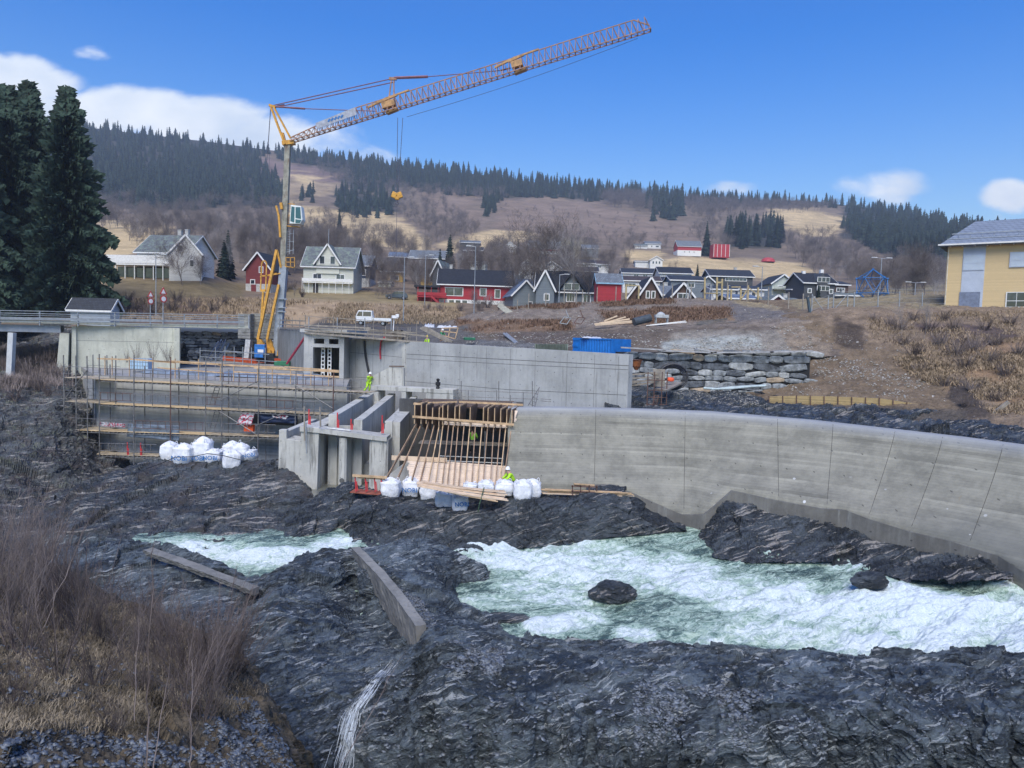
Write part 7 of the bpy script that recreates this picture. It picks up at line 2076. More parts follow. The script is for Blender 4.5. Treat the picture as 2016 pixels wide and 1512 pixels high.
def ywin(x0, x1, y0, y1, n, split=.7, gm=None):
    m = MB(); YW.box(m, ux(x0), ux(x1), zx(y1), zx(y0), .06, .12); fo = m.build('window', GP if gm else WIN, yb, world=True)
    m = MB(); a, b = ux(x0), ux(x1); za, zb_ = zx(y1), zx(y0); L_ = b-a
    for (s0, s1) in (((0.04, split-.01), (split+.01, .96)) if n == 2 else ((.03, .97),)):
        YW.box(m, a+L_*s0, a+L_*s1, za+.07, za+(zb_-za)*.40, .12, .135); YW.box(m, a+L_*s0, a+L_*s1, za+(zb_-za)*.45, zb_-.07, .12, .135)
    m.build('pane', gm or GLASS, fo, world=False) if False else m.build('pane', gm or GLASS, yb, world=True)
PALEG = paint('pale_blind_glass', (.42, .48, .56), .15, .06, 1, .7)
ywin(1894, 1936, 502, 533, 2, .72, PALEG); ywin(1985, 2060, 500, 529, 2, .5, PALEG); ywin(1983, 2045, 576, 605, 2, .35)
# roof
m = MB(); sl = zx(444, 1870)-ze; 
pE = [YW.pt(-.7, ze+.05, .9), YW.pt(ue, ze+.05, .9), YW.pt(ue, ze+3.5, -7), YW.pt(1.6, ze+3.5, -7)]
pB = [YW.pt(-.7, ze+.05, -15), YW.pt(ue, ze+.05, -15)]
m.add([*pE, *pB, *[p+Vector((0, 0, -.22)) for p in pE], *[p+Vector((0, 0, -.22)) for p in pB]], [(0, 1, 2, 3), (3, 2, 5, 4), (0, 3, 4), (6, 9, 8, 7), (9, 10, 11, 8), (6, 10, 9), (0, 6, 7, 1), (0, 4, 10, 6), (1, 7, 8, 2), (2, 8, 11, 5), (4, 5, 11, 10)])
rf = m.build('roof', tiles('roof_steel_grey', (.20, .235, .29), .5, .45, .08), yb, world=True)
m = MB(); m.bar(YW.pt(-.8, ze+.02, 1.0), YW.pt(ue, ze+.02, 1.0), .14, .16); m.build('gutter', WHITE, rf, world=False) if False else m.build('gutter', WHITE, yb, world=True)
m = MB()
for q in range(int(ue/1.15)):
    m.bar(YW.pt(.3+q*1.15, ze-.12, .05), YW.pt(.3+q*1.15, ze-.12, .85), .08, .16)
m.build('rafter_ends', WHITE, yb, world=True)
m = MB(); m.bar(YW.pt(0, ze+1.55, -2.2), YW.pt(ue, ze+1.55, -2.2), .06, .12); m.bar(YW.pt(-.2, ze+.8, -.6), YW.pt(ue, ze+.8, -.6), .05, .09)
for q in range(20): m.bar(YW.pt(.8+q*1.1, ze+1.0, -1.2), YW.pt(.8+q*1.1, ze+1.2, -1.2), .06)
m.build('snow_guard', GALV, yb, world=True)
m = MB(); m.tube(YW.pt(.12, zx(608), .12), YW.pt(.12, ze, .12), .05, 8); m.build('downpipe', paint('cream_pipe', (.62, .58, .48), .6), yb, world=True)
# ---------------------------------------------------------------- bridge, stone walls, crane, site clutter, people
# bridge deck and abutment
BA, BB = P(-120, 640, 67.0), P(350, 641, 76)
BF = WallFrame(BA, BB)
br = thing('road_bridge', 'grey steel and concrete road bridge entering from the left edge', 'bridge', P(20, 700, 69))
bu = lambda x, y=640: BF.uz(x, y)[0]; bz = lambda x, y: BF.uz(x, y)[1]
m = MB(); m.prism([BF.pt(-30, bz(-120, 636)+.3), BF.pt(bu(490), bz(480, 641)+.0), BF.pt(bu(490), bz(480, 641)-.28), BF.pt(-30, bz(-120, 636)-.05)], -BF.n*5.5); m.build('deck', CO, br, world=True)
m = MB(); m.prism([BF.pt(-30, bz(-120, 642), -.5), BF.pt(bu(118), bz(118, 641), -.5), BF.pt(bu(118), bz(118, 655), -.5), BF.pt(-30, bz(-120, 655)+.1, -.5)], -BF.n*.5)
m.prism([BF.pt(-30, bz(-120, 642), -4.5), BF.pt(bu(118), bz(118, 641), -4.5), BF.pt(bu(118), bz(118, 655), -4.5), BF.pt(-30, bz(-120, 655)+.1, -4.5)], -BF.n*.5)
m.build('girder', paint('girder_grey', (.34, .37, .40), .6, .1), br, world=True)
m = MB(); m.bar(P(24, 655, 69.5), P(18, 778, 69.5), .5, .5); m.build('pier', paint('pier_white', (.52, .54, .55), .7, .08), br, world=True)
m = MB(); a = Vector(P(16, 805, 69.5)); b = Vector(P(18, 776, 69.5)); 
m.add([a+Vector((-1.0, -.6, 0)), a+Vector((.45, -.6, 0)), a+Vector((.45, .6, 0)), a+Vector((-1.0, .6, 0)), b+Vector((-.35, -.4, 0)), b+Vector((.4, -.4, 0)), b+Vector((.4, .4, 0)), b+Vector((-.35, .4, 0))], [(3, 2, 1, 0), (4, 5, 6, 7), (0, 1, 5, 4), (1, 2, 6, 5), (2, 3, 7, 6), (3, 0, 4, 7)])
m.build('pier_foot', CO, br, world=True)
RAILM = paint('rail_grey', (.30, .32, .34), .5, .15, metal=.4)
for q in range(-1, 13):
    x = q*3.15; u_ = bu(0)+x*1.0
    m = MB(); zt_ = bz(0, 611)+(bz(480, 621)-bz(0, 611))*(u_-bu(0))/(bu(480)-bu(0)); zb_ = zt_-1.28
    m.bar(BF.pt(u_, zb_-.1, .05), BF.pt(u_, zt_, .05), .12, .10); m.build('railing_post', RAILM, br, world=True)
for k, hh in enumerate((0, .24, .42, .72, 1.02)):
    m = MB(); ua, ub = bu(0)-22, bu(480)
    za = bz(0, 611)-hh; zb_ = bz(480, 621)-hh; sl = (zb_-za)/(bu(480)-bu(0))
    m.bar(BF.pt(ua, za-sl*22, .13), BF.pt(ub, zb_, .13), .04, .07 if k in (0, 1, 4) else .26 if k == 3 else .05); m.build('rail', RAILM, br, world=True)
ab = thing('abutment', 'big pale yellowish concrete bridge abutment with flared end pier', 'abutment', P(250, 730, 73))
AF = WallFrame(P(143, 700, 72.5), P(355, 700, 76.0))
au = lambda x, y=690: AF.uz(x, y)[0]; az = lambda x, y: AF.uz(x, y)[1]
m = MB(); AF.box(m, au(150), au(346), 4, az(250, 643), -1.2, 0); m.build('wall', CO, ab, world=True)
m = MB(); AF.box(m, au(343), au(354), 4, az(350, 646), -1.3, .45); m.build('buttress', CO, ab, world=True); m = MB(); m.prism([AF.pt(au(143), az(143, 643), .3), AF.pt(au(151), az(151, 643), .3), AF.pt(au(151), 4, .3), AF.pt(au(139), 4, .3)], -AF.n*1.4); m.build('buttress', CO, ab, world=True)
m = MB(); m.prism([AF.pt(au(120, 655), az(120, 656), .6), AF.pt(au(138, 655), az(138, 656), .6), AF.pt(au(134, 780), az(134, 785), .6), AF.pt(au(108, 785), az(108, 787), .6)], -AF.n*3.5); m.build('end_pier', CO, ab, world=True)
m = MB(); AF.box(m, au(150), au(346), az(250, 672)-.03, az(250, 672), 0, .006); m.build('pour_line', JOINTL, ab, world=True)
# grey kiosk on the bridge approach
k0 = P(178, 641, 84)
th, w, h, rh = house('kiosk', 'pale blue grey kiosk with dark tiled roof beside the bridge railing', 178, 643, 84, 78, 36, 17, 2.0, 'x', 0, boards('kiosk_boards', (.42, .47, .52), .2, 2), 'dark', [], cat='kiosk', over=.35)
# road signs and lamps
def lamp(px, y0, y1, D, label, arm=-1, double=False, group=None):
    a = Vector(P(px, y1, D)); zt_ = ZPY(a.x, a.y, y0)
    th = thing('street_lamp', label, 'street lamp', a, 0, group)
    m = MB(); m.tube((0, 0, 0), (0, 0, zt_-a.z), .085, 8, .05); m.build('post', GALV, th)
    for s_ in ((-1, 1) if double else (arm,)):
        m = MB(); m.tube((0, 0, zt_-a.z-.08), (s_*.75, 0, zt_-a.z+.02), .035, 6); m.build('arm', GALV, th)
        m = MB(); m.box((s_*1.0, 0, zt_-a.z+.03), (.75, .26, .12)); m.build('lamp_head', paint('lamp_head', (.5, .52, .53), .5), th, bevel=.03)
lamp(794, 506, 632, 104, 'tall street lamp between the cream house and the parked car', 1)
lamp(933, 485, 618, 108, 'tall street lamp in front of the big red house', -1)
lamp(836, 502, 600, 125, 'thinner lamp post left of the big red house', 1)
lamp(307, 501, 622, 92, 'street lamp in front of the white terraced house', 1)
lamp(1498, 525, 592, 104, 'street lamp behind the playground timbers', -1)
lamp(1731, 508, 590, 100, 'double headed lamp beside the blue climbing dome', 1, True)
lamp(1800, 556, 598, 100, 'low double headed lamp left of the yellow building', 1, True)
lamp(1100, 540, 604, 106, 'lamp post in front of the dormer house', 1)
REDS = paint('sign_red', (.5, .03, .03), .5, .1); SIGNW = paint('sign_white', (.75, .75, .73), .5, .05)
for x, y0, y1, lab in ((321, 565, 640, 'right road sign post with red triangle over a round sign'), (296, 572, 625, 'left smaller road sign post with round sign seen edge on')):
    D = 75 if x > 310 else 84
    a = Vector(P(x, y1, D)); zt_ = ZPY(a.x, a.y, y0); H_ = zt_-a.z; th = thing('road_sign', lab, 'road sign', a, R(60))
    m = MB(); m.tube((0, 0, 0), (0, 0, H_), .05, 8); m.build('post', GALV, th)
    m = MB(); m.prism([(-.42, -.07, H_-.75), (.42, -.07, H_-.75), (0, -.07, H_)], (0, .03, 0)); tri = m.build('triangle_plate', REDS, th)
    m = MB(); m.prism([(-.25, -.08, H_-.66), (.25, -.08, H_-.66), (0, -.08, H_-.2)], (0, .01, 0)); m.build('plate_centre', SIGNW, tri)
    m = MB(); m.tube((0, -.07, H_-1.2), (0, -.1, H_-1.2), .36, 20); rd = m.build('round_plate', REDS, th)
    m = MB(); m.tube((0, -.1, H_-1.2), (0, -.11, H_-1.2), .25, 20); m.build('plate_centre', SIGNW, rd)
# ---- dry stone walls, every stone modelled
def stonewall(A, B, zb, zt0, zt1, label, sx=(.7, 1.9), sy=(.35, .62), seed=0, depth=.5, big=0.0):
    r = random.Random(seed); wf = WallFrame(A, B); V = []; F = []; M_ = []
    L = wf.L; z = zb; row = 0; th = .0
    ico = []
    while z < max(zt0, zt1):
        hh = r.uniform(*sy)*(1+big*max(0, (1-(z-zb)/(zt1-zb+.01)))); u_ = -r.uniform(0, .8)
        while u_ < L:
            ww = r.uniform(*sx)*(.55+.55*hh/.5); ztop = zt0+(zt1-zt0)*max(0, min(1, u_/L))
            if z < ztop-.1:
                hz = hh*r.uniform(.82, 1.12); hz = min(hz, ztop-z+.1); cx, cz = u_+ww/2, z+hz/2+r.uniform(-.05, .05)
                rot = r.uniform(-.16, .16); n1, n2 = 10, 4; b = len(V); pw = r.uniform(3, 6)
                for j in range(n2+1):
                    ring = [1.0, .97, .88, .66, .0][j]; wd = [-.1, .08, .16, .20, .21][j]*r.uniform(.9, 1.1)
                    for i in range(n1):
                        a = 6.283*i/n1; c, s_ = math.cos(a), math.sin(a); q = (abs(c)**pw+abs(s_)**pw)**(-1/pw)
                        nz = 1+.16*mnoise.noise(Vector((c*1.3+cx*3, s_*1.3+cz*5, j*.6)))
                        x = c*q*ww*.53*ring*nz; y = s_*q*hz*.54*ring*nz
                        V.append(wf.pt(cx+x*math.cos(rot)-y*math.sin(rot), cz+x*math.sin(rot)+y*math.cos(rot), wd+th+.04*mnoise.noise(Vector((x*3+cx, y*3, j)))))
                tone = r.random()
                for j in range(n2):
                    for i in range(n1): F.append((b+j*n1+i, b+j*n1+(i+1) % n1, b+(j+1)*n1+(i+1) % n1, b+(j+1)*n1+i)); M_.append(0 if tone < .28 else 1 if tone < .66 else 2 if tone < .93 else 3)
            u_ += ww+.03
        z += hh
    m = MB(); m.v = [tuple(v) for v in V]; m.f = F; m.m = M_
    n0 = len(m.v)
    p = [wf.pt(-.5, zb-2, .0), wf.pt(L+.3, zb-2, .0), wf.pt(L+.3, zt1-.15, .0), wf.pt(-.5, zt0-.15, .0)]
    m.mi = 4; m.prism(p, -wf.n*depth)
    mats = [paint('stone_dark', (.11, .12, .13), .8, .45, 2.5, bump=.5), paint('stone_grey', (.22, .235, .24), .8, .4, 2.5, bump=.5), paint('stone_light', (.36, .37, .36), .8, .3, 2.5, bump=.5), paint('stone_tan', (.38, .30, .21), .8, .3, 2.5, bump=.5), paint('gap_dark', (.02, .02, .02), .9)]
    o = solo('stone_wall', m, mats, label, 'stone wall')
    return o, wf
SA, SB = P(1225, 766, 64), P(1585, 770, 64)
zsb = float(P(1400, 768, 64)[2])
so, SWf = stonewall(SA, SB, zsb-.3, float(P(1225, 690, 64)[2]), float(P(1585, 693, 64)[2]), 'wall of large rounded grey boulders with a plank cap right of the tall wall', (.6, 1.8), (.34, .74), 3, 1.5)
stonewall(P(350, 720, 92), P(560, 725, 100), 5.5, float(P(350, 655, 92)[2]), float(P(560, 652, 100)[2]), 'dark mossy dry stone wall below the road behind the crane', (.6, 1.6), (.3, .5), 8, .8)
for x0, y0, x1, y1, lab in ((1222, 684, 1310, 689, 'left grey plank lying on the boulder wall'), (1300, 690, 1402, 694, 'second grey plank along the boulder wall'), (1398, 694, 1522, 693, 'third grey plank along the boulder wall'), (1515, 693, 1600, 691, 'last grey plank sticking out past the boulder wall'), (1372, 686, 1410, 694, 'short plank lying aslant on the boulder wall cap')):
    m = MB(); m.bar(P(x0, y0, 63.3), P(x1, y1, 63.3), .35, .12); solo('plank', m, paint('grey_plank', (.38, .38, .38), .8, .2, 2), lab, 'plank')
# earth closing the ground behind the tall wall end
# wattle fence of light boards
wf_ = thing('board_fence', 'low fence of light yellow stacked boards with dark posts on the rock', 'fence', P(1700, 800, 56))
top = [(1512,781),(1575,779),(1650,781),(1730,784),(1790,793),(1850,801),(1896,805)]; bot = [(1512,790),(1575,806),(1650,804),(1730,806),(1790,812),(1850,820),(1896,824)]
tp_ = np.array(top); bt_ = np.array(bot)
xs = np.linspace(1514, 1894, 15)
FB = boards('fence_boards', (.50, .37, .18), .055, 2, .8, .35, .35)
for i in range(14):
    x0, x1 = xs[i], xs[i+1]; D0_ = 59.0-(x0-1512)*.0155; D1_ = 59.0-(x1-1512)*.0155
    f0, f1 = np.interp(x0, tp_[:, 0], tp_[:, 1]), np.interp(x1, tp_[:, 0], tp_[:, 1]); g0_, g1_ = np.interp(x0, bt_[:, 0], bt_[:, 1]), np.interp(x1, bt_[:, 0], bt_[:, 1])
    m = MB(); m.prism([P(x0+.6, f0, D0_), P(x1, f1, D1_), P(x1, g1_+3, D1_), P(x0+.6, g0_+3, D0_)], (0, .08, 0)); m.build('board_panel', FB, wf_, world=True)
    m = MB(); m.bar(P(x0, g0_+3, D0_-.08), P(x0, f0-1, D0_-.08), .06); m.build('post', TUBER, wf_, world=True)
# ---- crane
CRY = paint('crane_yellow', (.58, .30, .045), .5, .2, 3); CRS = paint('crane_steel', (.28, .27, .22), .6, .3, 1.2, metal=.2, dirt=(.16, .085, .05)); CRB = paint('crane_jib_paint', (.33, .18, .11), .6, .25, 1.5)
CRO = paint('crane_orange', (.42, .24, .10), .6, .3, 2); CRG = paint('crane_grey', (.30, .34, .38), .5, .15, 2); ROPE = paint('wire_rope', (.10, .10, .13), .5)
D = 92.0
cr = thing('tower_crane', 'yellow self erecting tower crane with raised lattice jib over the site', 'crane', P(545, 712, D))
def q_(x, y, d=D): return Vector(P(x, y, d))
m = MB(); m.bar(q_(545, 700), q_(559, 525), .86, .86); m.build('lower_mast', CRG, cr, world=True)
m = MB(); m.bar(q_(557, 540), q_(567, 283), .64, .64); m.build('upper_mast', CRS, cr, world=True)
m = MB()
for y in (588, 605, 613): m = MB(); m.bar(q_(540+(700-y)*.08, y, D-.6), q_(556+(700-y)*.08, y+1, D-.6), .3, .12); m.build('mast_bracket', CRG, cr, world=True)
# head A-frame
m = MB()
for dd in (-.45, .45):
    m.bar(q_(561, 284, D+dd), q_(533, 210, D+dd*.5), .26, .22); m.bar(q_(572, 272, D+dd), q_(538, 209, D+dd*.5), .22, .2)
m.bar(q_(530, 207), q_(543, 211), .4, .25); m.bar(q_(557, 283), q_(580, 280), .9, .5); m.bar(q_(556, 262), q_(562, 284), .5, .3)
m.build('head_frame', CRY, cr, world=True)
# jib: triangular lattice from (573,276) to (1283,55)
J0, J1 = q_(575, 279, D), q_(1281, 59, D-8)
def jp(t): return J0.lerp(J1, t)
def dep(t): return (.55+1.05*min(1, t*5)) if t < .9 else 1.6
jd = (J1-J0).normalized(); side = Vector((-jd.y, jd.x, 0)).normalized(); ju = jd.cross(side)*-1
if ju.z < 0: ju = -ju
m = MB(); N_ = 62
for i in range(N_):
    t0, t1 = i/N_, (i+1)/N_; a0, a1 = jp(t0), jp(t1); h0, h1 = dep(t0), dep(t1)
    if t0 < .955: m.bar(a0+ju*h0, jp(min(t1, .965))+ju*h1, .10)
    for s_ in (-.5, .5): m.bar(a0+side*s_, a1+side*s_, .09); m.bar(a0+side*s_, (a0+a1)/2+ju*h0, .055); m.bar((a0+a1)/2+ju*h1, a1+side*s_, .055)
    m.bar(a0-side*.5, a0+side*.5, .07); m.bar(a0-side*.5, a1+side*.5, .055)
m.bar(jp(.965)+ju*1.6, jp(1.0)+ju*.5, .12); m.bar(jp(1)-side*.5, jp(1)+side*.5, .12)
m.build('jib', CRB, cr, world=True)
m = MB()
for t, s_ in ((.295, 1.0), (.655, .8)):
    c_ = jp(t)+ju*.8; m.bar(c_-jd*s_*.8, c_+jd*s_*.8, .8, .7); m.bar(c_-jd*s_*1.2+ju*.6, c_+jd*s_*1.2+ju*.8, .25, .25); m.bar(c_-jd*.5-ju*.9, c_+jd*.9-ju*.8, .7, .35)
    m.bar(c_-jd*2.6+ju*.4, c_+ju*.8, .22); m.bar(c_+jd*2.8+ju*.9, c_+ju*.8, .18); m.build('jib_joint', CRO, cr, world=True); m = MB()
pass
m = MB(); a = jp(.085)-side*.62; b = jp(.205)-side*.62; m.prism([a+ju*.35, b+ju*.55, b+ju*1.45, a+ju*1.05], side*.04); bn = m.build('banner', paint('banner_grey', (.36, .38, .43), .6), cr, world=True)
m = MB()
for k_ in range(5):
    c_ = a.lerp(b, .3+k_*.08)+ju*.75-side*.02; m.bar(c_, c_+jd*.32+ju*.25, .02, .22)
m.build('banner_lettering', BLUEINK, cr, world=True)
# king post and stays
m = MB(); kp = q_(771, 155, D-2.1)
m.bar(q_(764, 207, D-2.3), kp, .14); m.bar(q_(776, 205, D-2.3), kp+Vector((.25, 0, 0)), .14); m.bar(kp+Vector((-.3, 0, 0)), kp+Vector((.6, 0, 0)), .3); m.build('king_post', CRB, cr, world=True)
m = MB(); ST = paint('stay_bar', (.22, .10, .12), .6)
m.tube(q_(536, 208), kp, .06, 6); m.tube(q_(540, 212), kp+Vector((.4, 0, -.35)), .06, 6); m.tube(q_(545, 209), q_(560, 206), .08, 6); m.tube(kp+Vector((.3, 0, .1)), q_(842, 151, D-2.9), .16, 6); m.tube(q_(842, 151, D-2.9), q_(985, 139, D-4.4), .05, 6); m.tube(q_(985, 139, D-4.4), q_(1005, 134, D-4.7), .09, 6)
m.tube(q_(540, 210), q_(572, 212, D-.3), .10, 6); m.tube(q_(572, 212, D-.3), q_(600, 214, D-.6), .12, 6); m.tube(q_(600, 214, D-.6), q_(742, 219, D-2), .05, 6)
m.build('stays', ST, cr, world=True)
m = MB()
a, b = q_(800, 227, D-2.6), q_(1255, 72, D-7.6); pts = [a.lerp(b, k/12)-ju*(.35*math.sin(k/12*math.pi)+.2) for k in range(13)]; m.path(pts, .028, 5)
hk = q_(782, 380, D-2.5)
m.tube(q_(783, 232, D-2.5), q_(781, 382, D-2.5), .035, 5); m.tube(q_(793, 232, D-2.5), q_(784, 382, D-2.5), .035, 5); m.tube(q_(533, 212), q_(527, 300), .05, 5); m.tube(q_(527, 300), q_(523, 345), .02, 5); m.tube(q_(530, 300), q_(540, 520), .02, 5)
m.build('hoist_ropes', ROPE, cr, world=True)
m = MB(); m.box(hk+Vector((-.35, 0, -.25)), (.62, .4, .72), rot=Matrix.Rotation(.4, 3, 'Y')); m.box(hk+Vector((.3, 0, -.25)), (.62, .4, .72), rot=Matrix.Rotation(-.4, 3, 'Y')); m.box(hk+Vector((0, 0, -.62)), (.5, .35, .4)); m.build('hook_block', CRY, cr, world=True, bevel=.08)
m = MB(); m.tube(hk+Vector((0, 0, -.8)), hk+Vector((0, 0, -1.1)), .09, 8); m.path([hk+Vector((.16*math.sin(k/8*5), 0, -1.25+.17*math.cos(k/8*5))) for k in range(9)], .05, 6); m.tube(hk+Vector((0, 0, -1.3)), q_(780, 505, D-2.5), .025, 5); m.build('hook_chain', ROPE, cr, world=True)
# cab
cb = q_(585, 425, D-.3); wcab = 1.35; hcab = 2.35
m = MB(); cbx = [(-.75, -1.05), (.55, -1.05), (.85, -.55), (.65, 1.1), (-.6, 1.2)]
m.prism([cb+Vector((x, -.65, z_)) for x, z_ in cbx], (0, 1.3, 0)); ca = m.build('cab', paint('cab_white', (.70, .74, .70), .4, .05), cr, world=True, bevel=.05)
m = MB(); m.prism([cb+Vector((x, -.69, z_)) for x, z_ in ((-.62, -.75), (-.15, -.9), (-.12, .95), (-.5, 1.02))], (0, .03, 0)); m.prism([cb+Vector((x, -.69, z_)) for x, z_ in ((.0, -.35), (.68, -.45), (.56, .95), (.0, .95))], (0, .03, 0)); m.prism([cb+Vector((x, -.69, z_)) for x, z_ in ((.0, -.95), (.5, -.95), (.72, -.6), (.0, -.5))], (0, .03, 0))
m.build('cab_window', paint('cab_glass', (.03, .10, .10), .1, .1, 1, .8), cr, world=True)
m = MB(); m.bar(q_(565, 401), q_(580, 402), .1); m.bar(q_(562, 445), q_(590, 447), .5, .1); m.bar(q_(563, 425), q_(577, 425), .05)
for k_ in range(5): m.bar(q_(565, 423+k_*4), q_(577, 424+k_*4), .04)
m.build('cab_bracket', CRY, cr, world=True)
m = MB()
for x in (565, 571, 578): m.bar(q_(x-1, 500), q_(x, 452), .05)
for k_ in range(9): m.bar(q_(564, 456+k_*5), q_(571, 456+k_*5), .04)
m.bar(q_(571, 460), q_(579, 460), .04); m.bar(q_(571, 475), q_(579, 476), .04); m.bar(q_(564, 495), q_(579, 492), .06); m.build('mast_ladder', GALV, cr, world=True)
m = MB(); m.bar(q_(562, 525), q_(580, 527), .8, .08)
for x in (563, 572, 580): m.bar(q_(x, 526, D-.4), q_(x, 506, D-.4), .07)
m.bar(q_(563, 507, D-.4), q_(580, 507, D-.4), .07); m.bar(q_(563, 516, D-.4), q_(580, 516, D-.4), .07); m.build('service_platform', CRY, cr, world=True)
# yellow back struts and tension gear
m = MB(); m.bar(q_(508, 668, D-1.0), q_(545, 492, D-.6), .42, .30); m.bar(q_(526, 668, D-1.2), q_(549, 560, D-.8), .34, .26); m.bar(q_(545, 492, D-.6), q_(553, 527, D-.4), .22); m.bar(q_(527, 543, D-.8), q_(552, 538, D-.5), .12); m.bar(q_(512, 545, D-.8), q_(545, 538, D-.6), .12)
m.build('back_strut', CRY, cr, world=True)
m = MB(); m.bar(q_(513, 572, D-1), q_(515, 520, D-1), .13); m.bar(q_(523, 572, D-1), q_(525, 520, D-1), .13); m.path([q_(515, 520, D-1), q_(517, 515, D-1), q_(520, 513.5, D-1), q_(523, 515, D-1), q_(525, 520, D-1)], .1, 5); m.bar(q_(513, 572, D-1), q_(523, 572, D-1), .3, .3); m.bar(q_(518, 575, D-1), q_(514, 640, D-1), .22); m.bar(q_(514, 543, D-1), q_(525, 543, D-1), .13)
m.build('tension_frame', CRY, cr, world=True); m = MB(); m.bar(q_(544, 405, D-.5), q_(549, 425, D-.5), .22); m.bar(q_(549, 425, D-.5), q_(552, 467, D-.5), .22); m.bar(q_(553, 399, D-.5), q_(555, 412, D-.5), .3); m.build('pulley_arm', CRY, cr, world=True)
m = MB()
m.prism([q_(506, 668, D-1.4), q_(513, 668, D-1.4), q_(520, 680, D-1.4), q_(532, 690, D-1.4), q_(535, 704, D-1.4), q_(522, 706, D-1.4), q_(505, 690, D-1.4)], (0, .5, 0)); m.prism([q_(524, 668, D-.8), q_(532, 668, D-.8), q_(540, 690, D-.8), q_(536, 704, D-.8), q_(526, 690, D-.8)], (0, .5, 0)); m.prism([q_(546, 690, D-.9), q_(550, 690, D-.9), q_(556, 704, D-.9), q_(544, 704, D-.9)], (0, .5, 0)); m.build('base_brackets', CRY, cr, world=True)
m = MB(); m.box(q_(513, 691, D-1.9), (1.25, .8, 1.6)); bx_ = m.build('control_cabinet', paint('cabinet_blue', (.03, .17, .50), .5), cr, world=True, bevel=.04)
m = MB(); m.box(q_(513, 691, D-2.32), (.7, .03, .36)); m.build('cabinet_plate', SIGNW, cr, world=True)
m = MB()
for dx, x0 in ((0, 485), (2.4, 515)):
    for k_ in range(8): 
        c_ = q_(x0 if dx == 0 else 522, 621+k_*6.1, D+(0 if dx == 0 else 1.5)); m.box(c_, (1.5 if dx == 0 else 3.0, 1.6, .36))
m.build('counterweight', paint('counterweight', (.24, .24, .22), .85, .3, 1.5, bump=.4), cr, world=True, bevel=.03)
m = MB(); m.bar(q_(491, 668, D-.2), q_(487, 705, D-.2), 1.0, .6); m.build('ballast_column', paint('pale_steel', (.5, .52, .52), .6), cr, world=True)
m = MB(); OR = paint('outrigger_orange', (.60, .10, .03), .5, .15)
m.bar(q_(440, 705, D-4), q_(505, 712, D-1), .5, .55); m.bar(q_(545, 712, D-2), q_(598, 718, D-9), .6, .8); m.bar(q_(505, 712, D+1), q_(560, 710, D+4), .5, .5); m.build('outrigger', OR, cr, world=True)
m = MB(); m.box(q_(540, 706, D), (3.4, 3.0, .8)); m.build('turntable', BLACKP, cr, world=True)
m = MB(); m.tube(q_(603, 660, 68), q_(565, 716, 72), .11, 8); solo('push_pull_prop', m, paint('prop_red', (.45, .03, .07), .5), 'long red inclined prop bracing the gate house wall', 'prop')
# ---- things on the deck
ibc = thing('tank', 'pale blue translucent water tank in a wire cage on the deck', 'water tank', P(279, 727, 68))
m = MB(); c_ = Vector(P(279, 728, 68)); m.box(c_+Vector((0, 0, .55)), (1.75, 1.1, 1.0)); m.build('tank_body', paint('tank_plastic', (.36, .52, .66), .35, .08), ibc, world=True, bevel=.08)
m = MB()
for k_ in range(8): x = -.88+k_*.25; m.bar(c_+Vector((x, -.57, .05)), c_+Vector((x, -.57, 1.08)), .03)
for z_ in (.1, .4, .75, 1.08): m.bar(c_+Vector((-.9, -.57, z_)), c_+Vector((.9, -.57, z_)), .03)
m.build('cage', GALV, ibc, world=True)
TARP = paint('grey_tarpaulin', (.18, .22, .27), .45, .3, 1.5, bump=.5)
def tarp(x0, x1, y, D_, hgt, wd, label, seed, mat=TARP):
    m = MB(); n, k = 40, 9; a = Vector(P(x0, y, D_)); b = Vector(P(x1, y+(x1-x0)*.045, D_-.6)); V = []
    for i in range(n+1):
        u_ = i/n; c_ = a.lerp(b, u_)
        for j in range(k+1):
            v = j/k; h_ = hgt*math.sin(v*math.pi)**.5*(.65+.5*mnoise.noise(Vector((u_*9, seed, v*2))))*(min(1, u_*12)*min(1, (1-u_)*12))
            V.append(c_+Vector((0, (v-.5)*wd, h_+.03*mnoise.noise(Vector((u_*40, v*6, seed))))))
    F = [(i*(k+1)+j, i*(k+1)+j+1, (i+1)*(k+1)+j+1, (i+1)*(k+1)+j) for i in range(n) for j in range(k)]
    m.add(V, F); solo('tarpaulin', m, mat, label, 'tarpaulin', smooth=True)
tarp(285, 440, 733, 67, .55, 2.0, 'blue grey tarpaulin roll lying along the left of the deck', 1); tarp(430, 650, 738, 66, .6, 2.4, 'grey tarpaulin mound lying along the right of the deck', 2)
for i, (x, y, lab) in enumerate(((530, 704, 'dark machine parts beside the crane foot'), (556, 720, 'green crate on the deck in front of the orange outrigger'))):
    m = MB(); m.box(Vector(P(x, y, 84 if i == 0 else 78))+Vector((0, 0, .25)), (1.2 if i == 0 else 1.6, .7, .5)); solo('crate', m, BLACKP if i == 0 else paint('green_plastic', (.03, .16, .08), .5), lab, 'crate', bevel=.05)
# leaning grey ladders behind the deck rail
for i, (x0, y0, x1, y1, lab) in enumerate(((405, 712, 430, 672, 'left of the grey steel frames leaning behind the deck'), (415, 712, 436, 668, 'middle grey steel frame leaning behind the deck'), (425, 710, 442, 676, 'right grey steel frame leaning behind the deck'))):
    m = MB(); a, b = Vector(P(x0, y0, 80)), Vector(P(x1, y1, 84)); o_ = Vector((.5, 0, 0))
    m.bar(a, b, .08); m.bar(a+o_, b+o_, .08)
    for k_ in range(7): m.bar(a.lerp(b, (k_+.5)/7), a.lerp(b, (k_+.5)/7)+o_, .05)
    solo('steel_trestle', m, GALV, lab, 'steel frame')
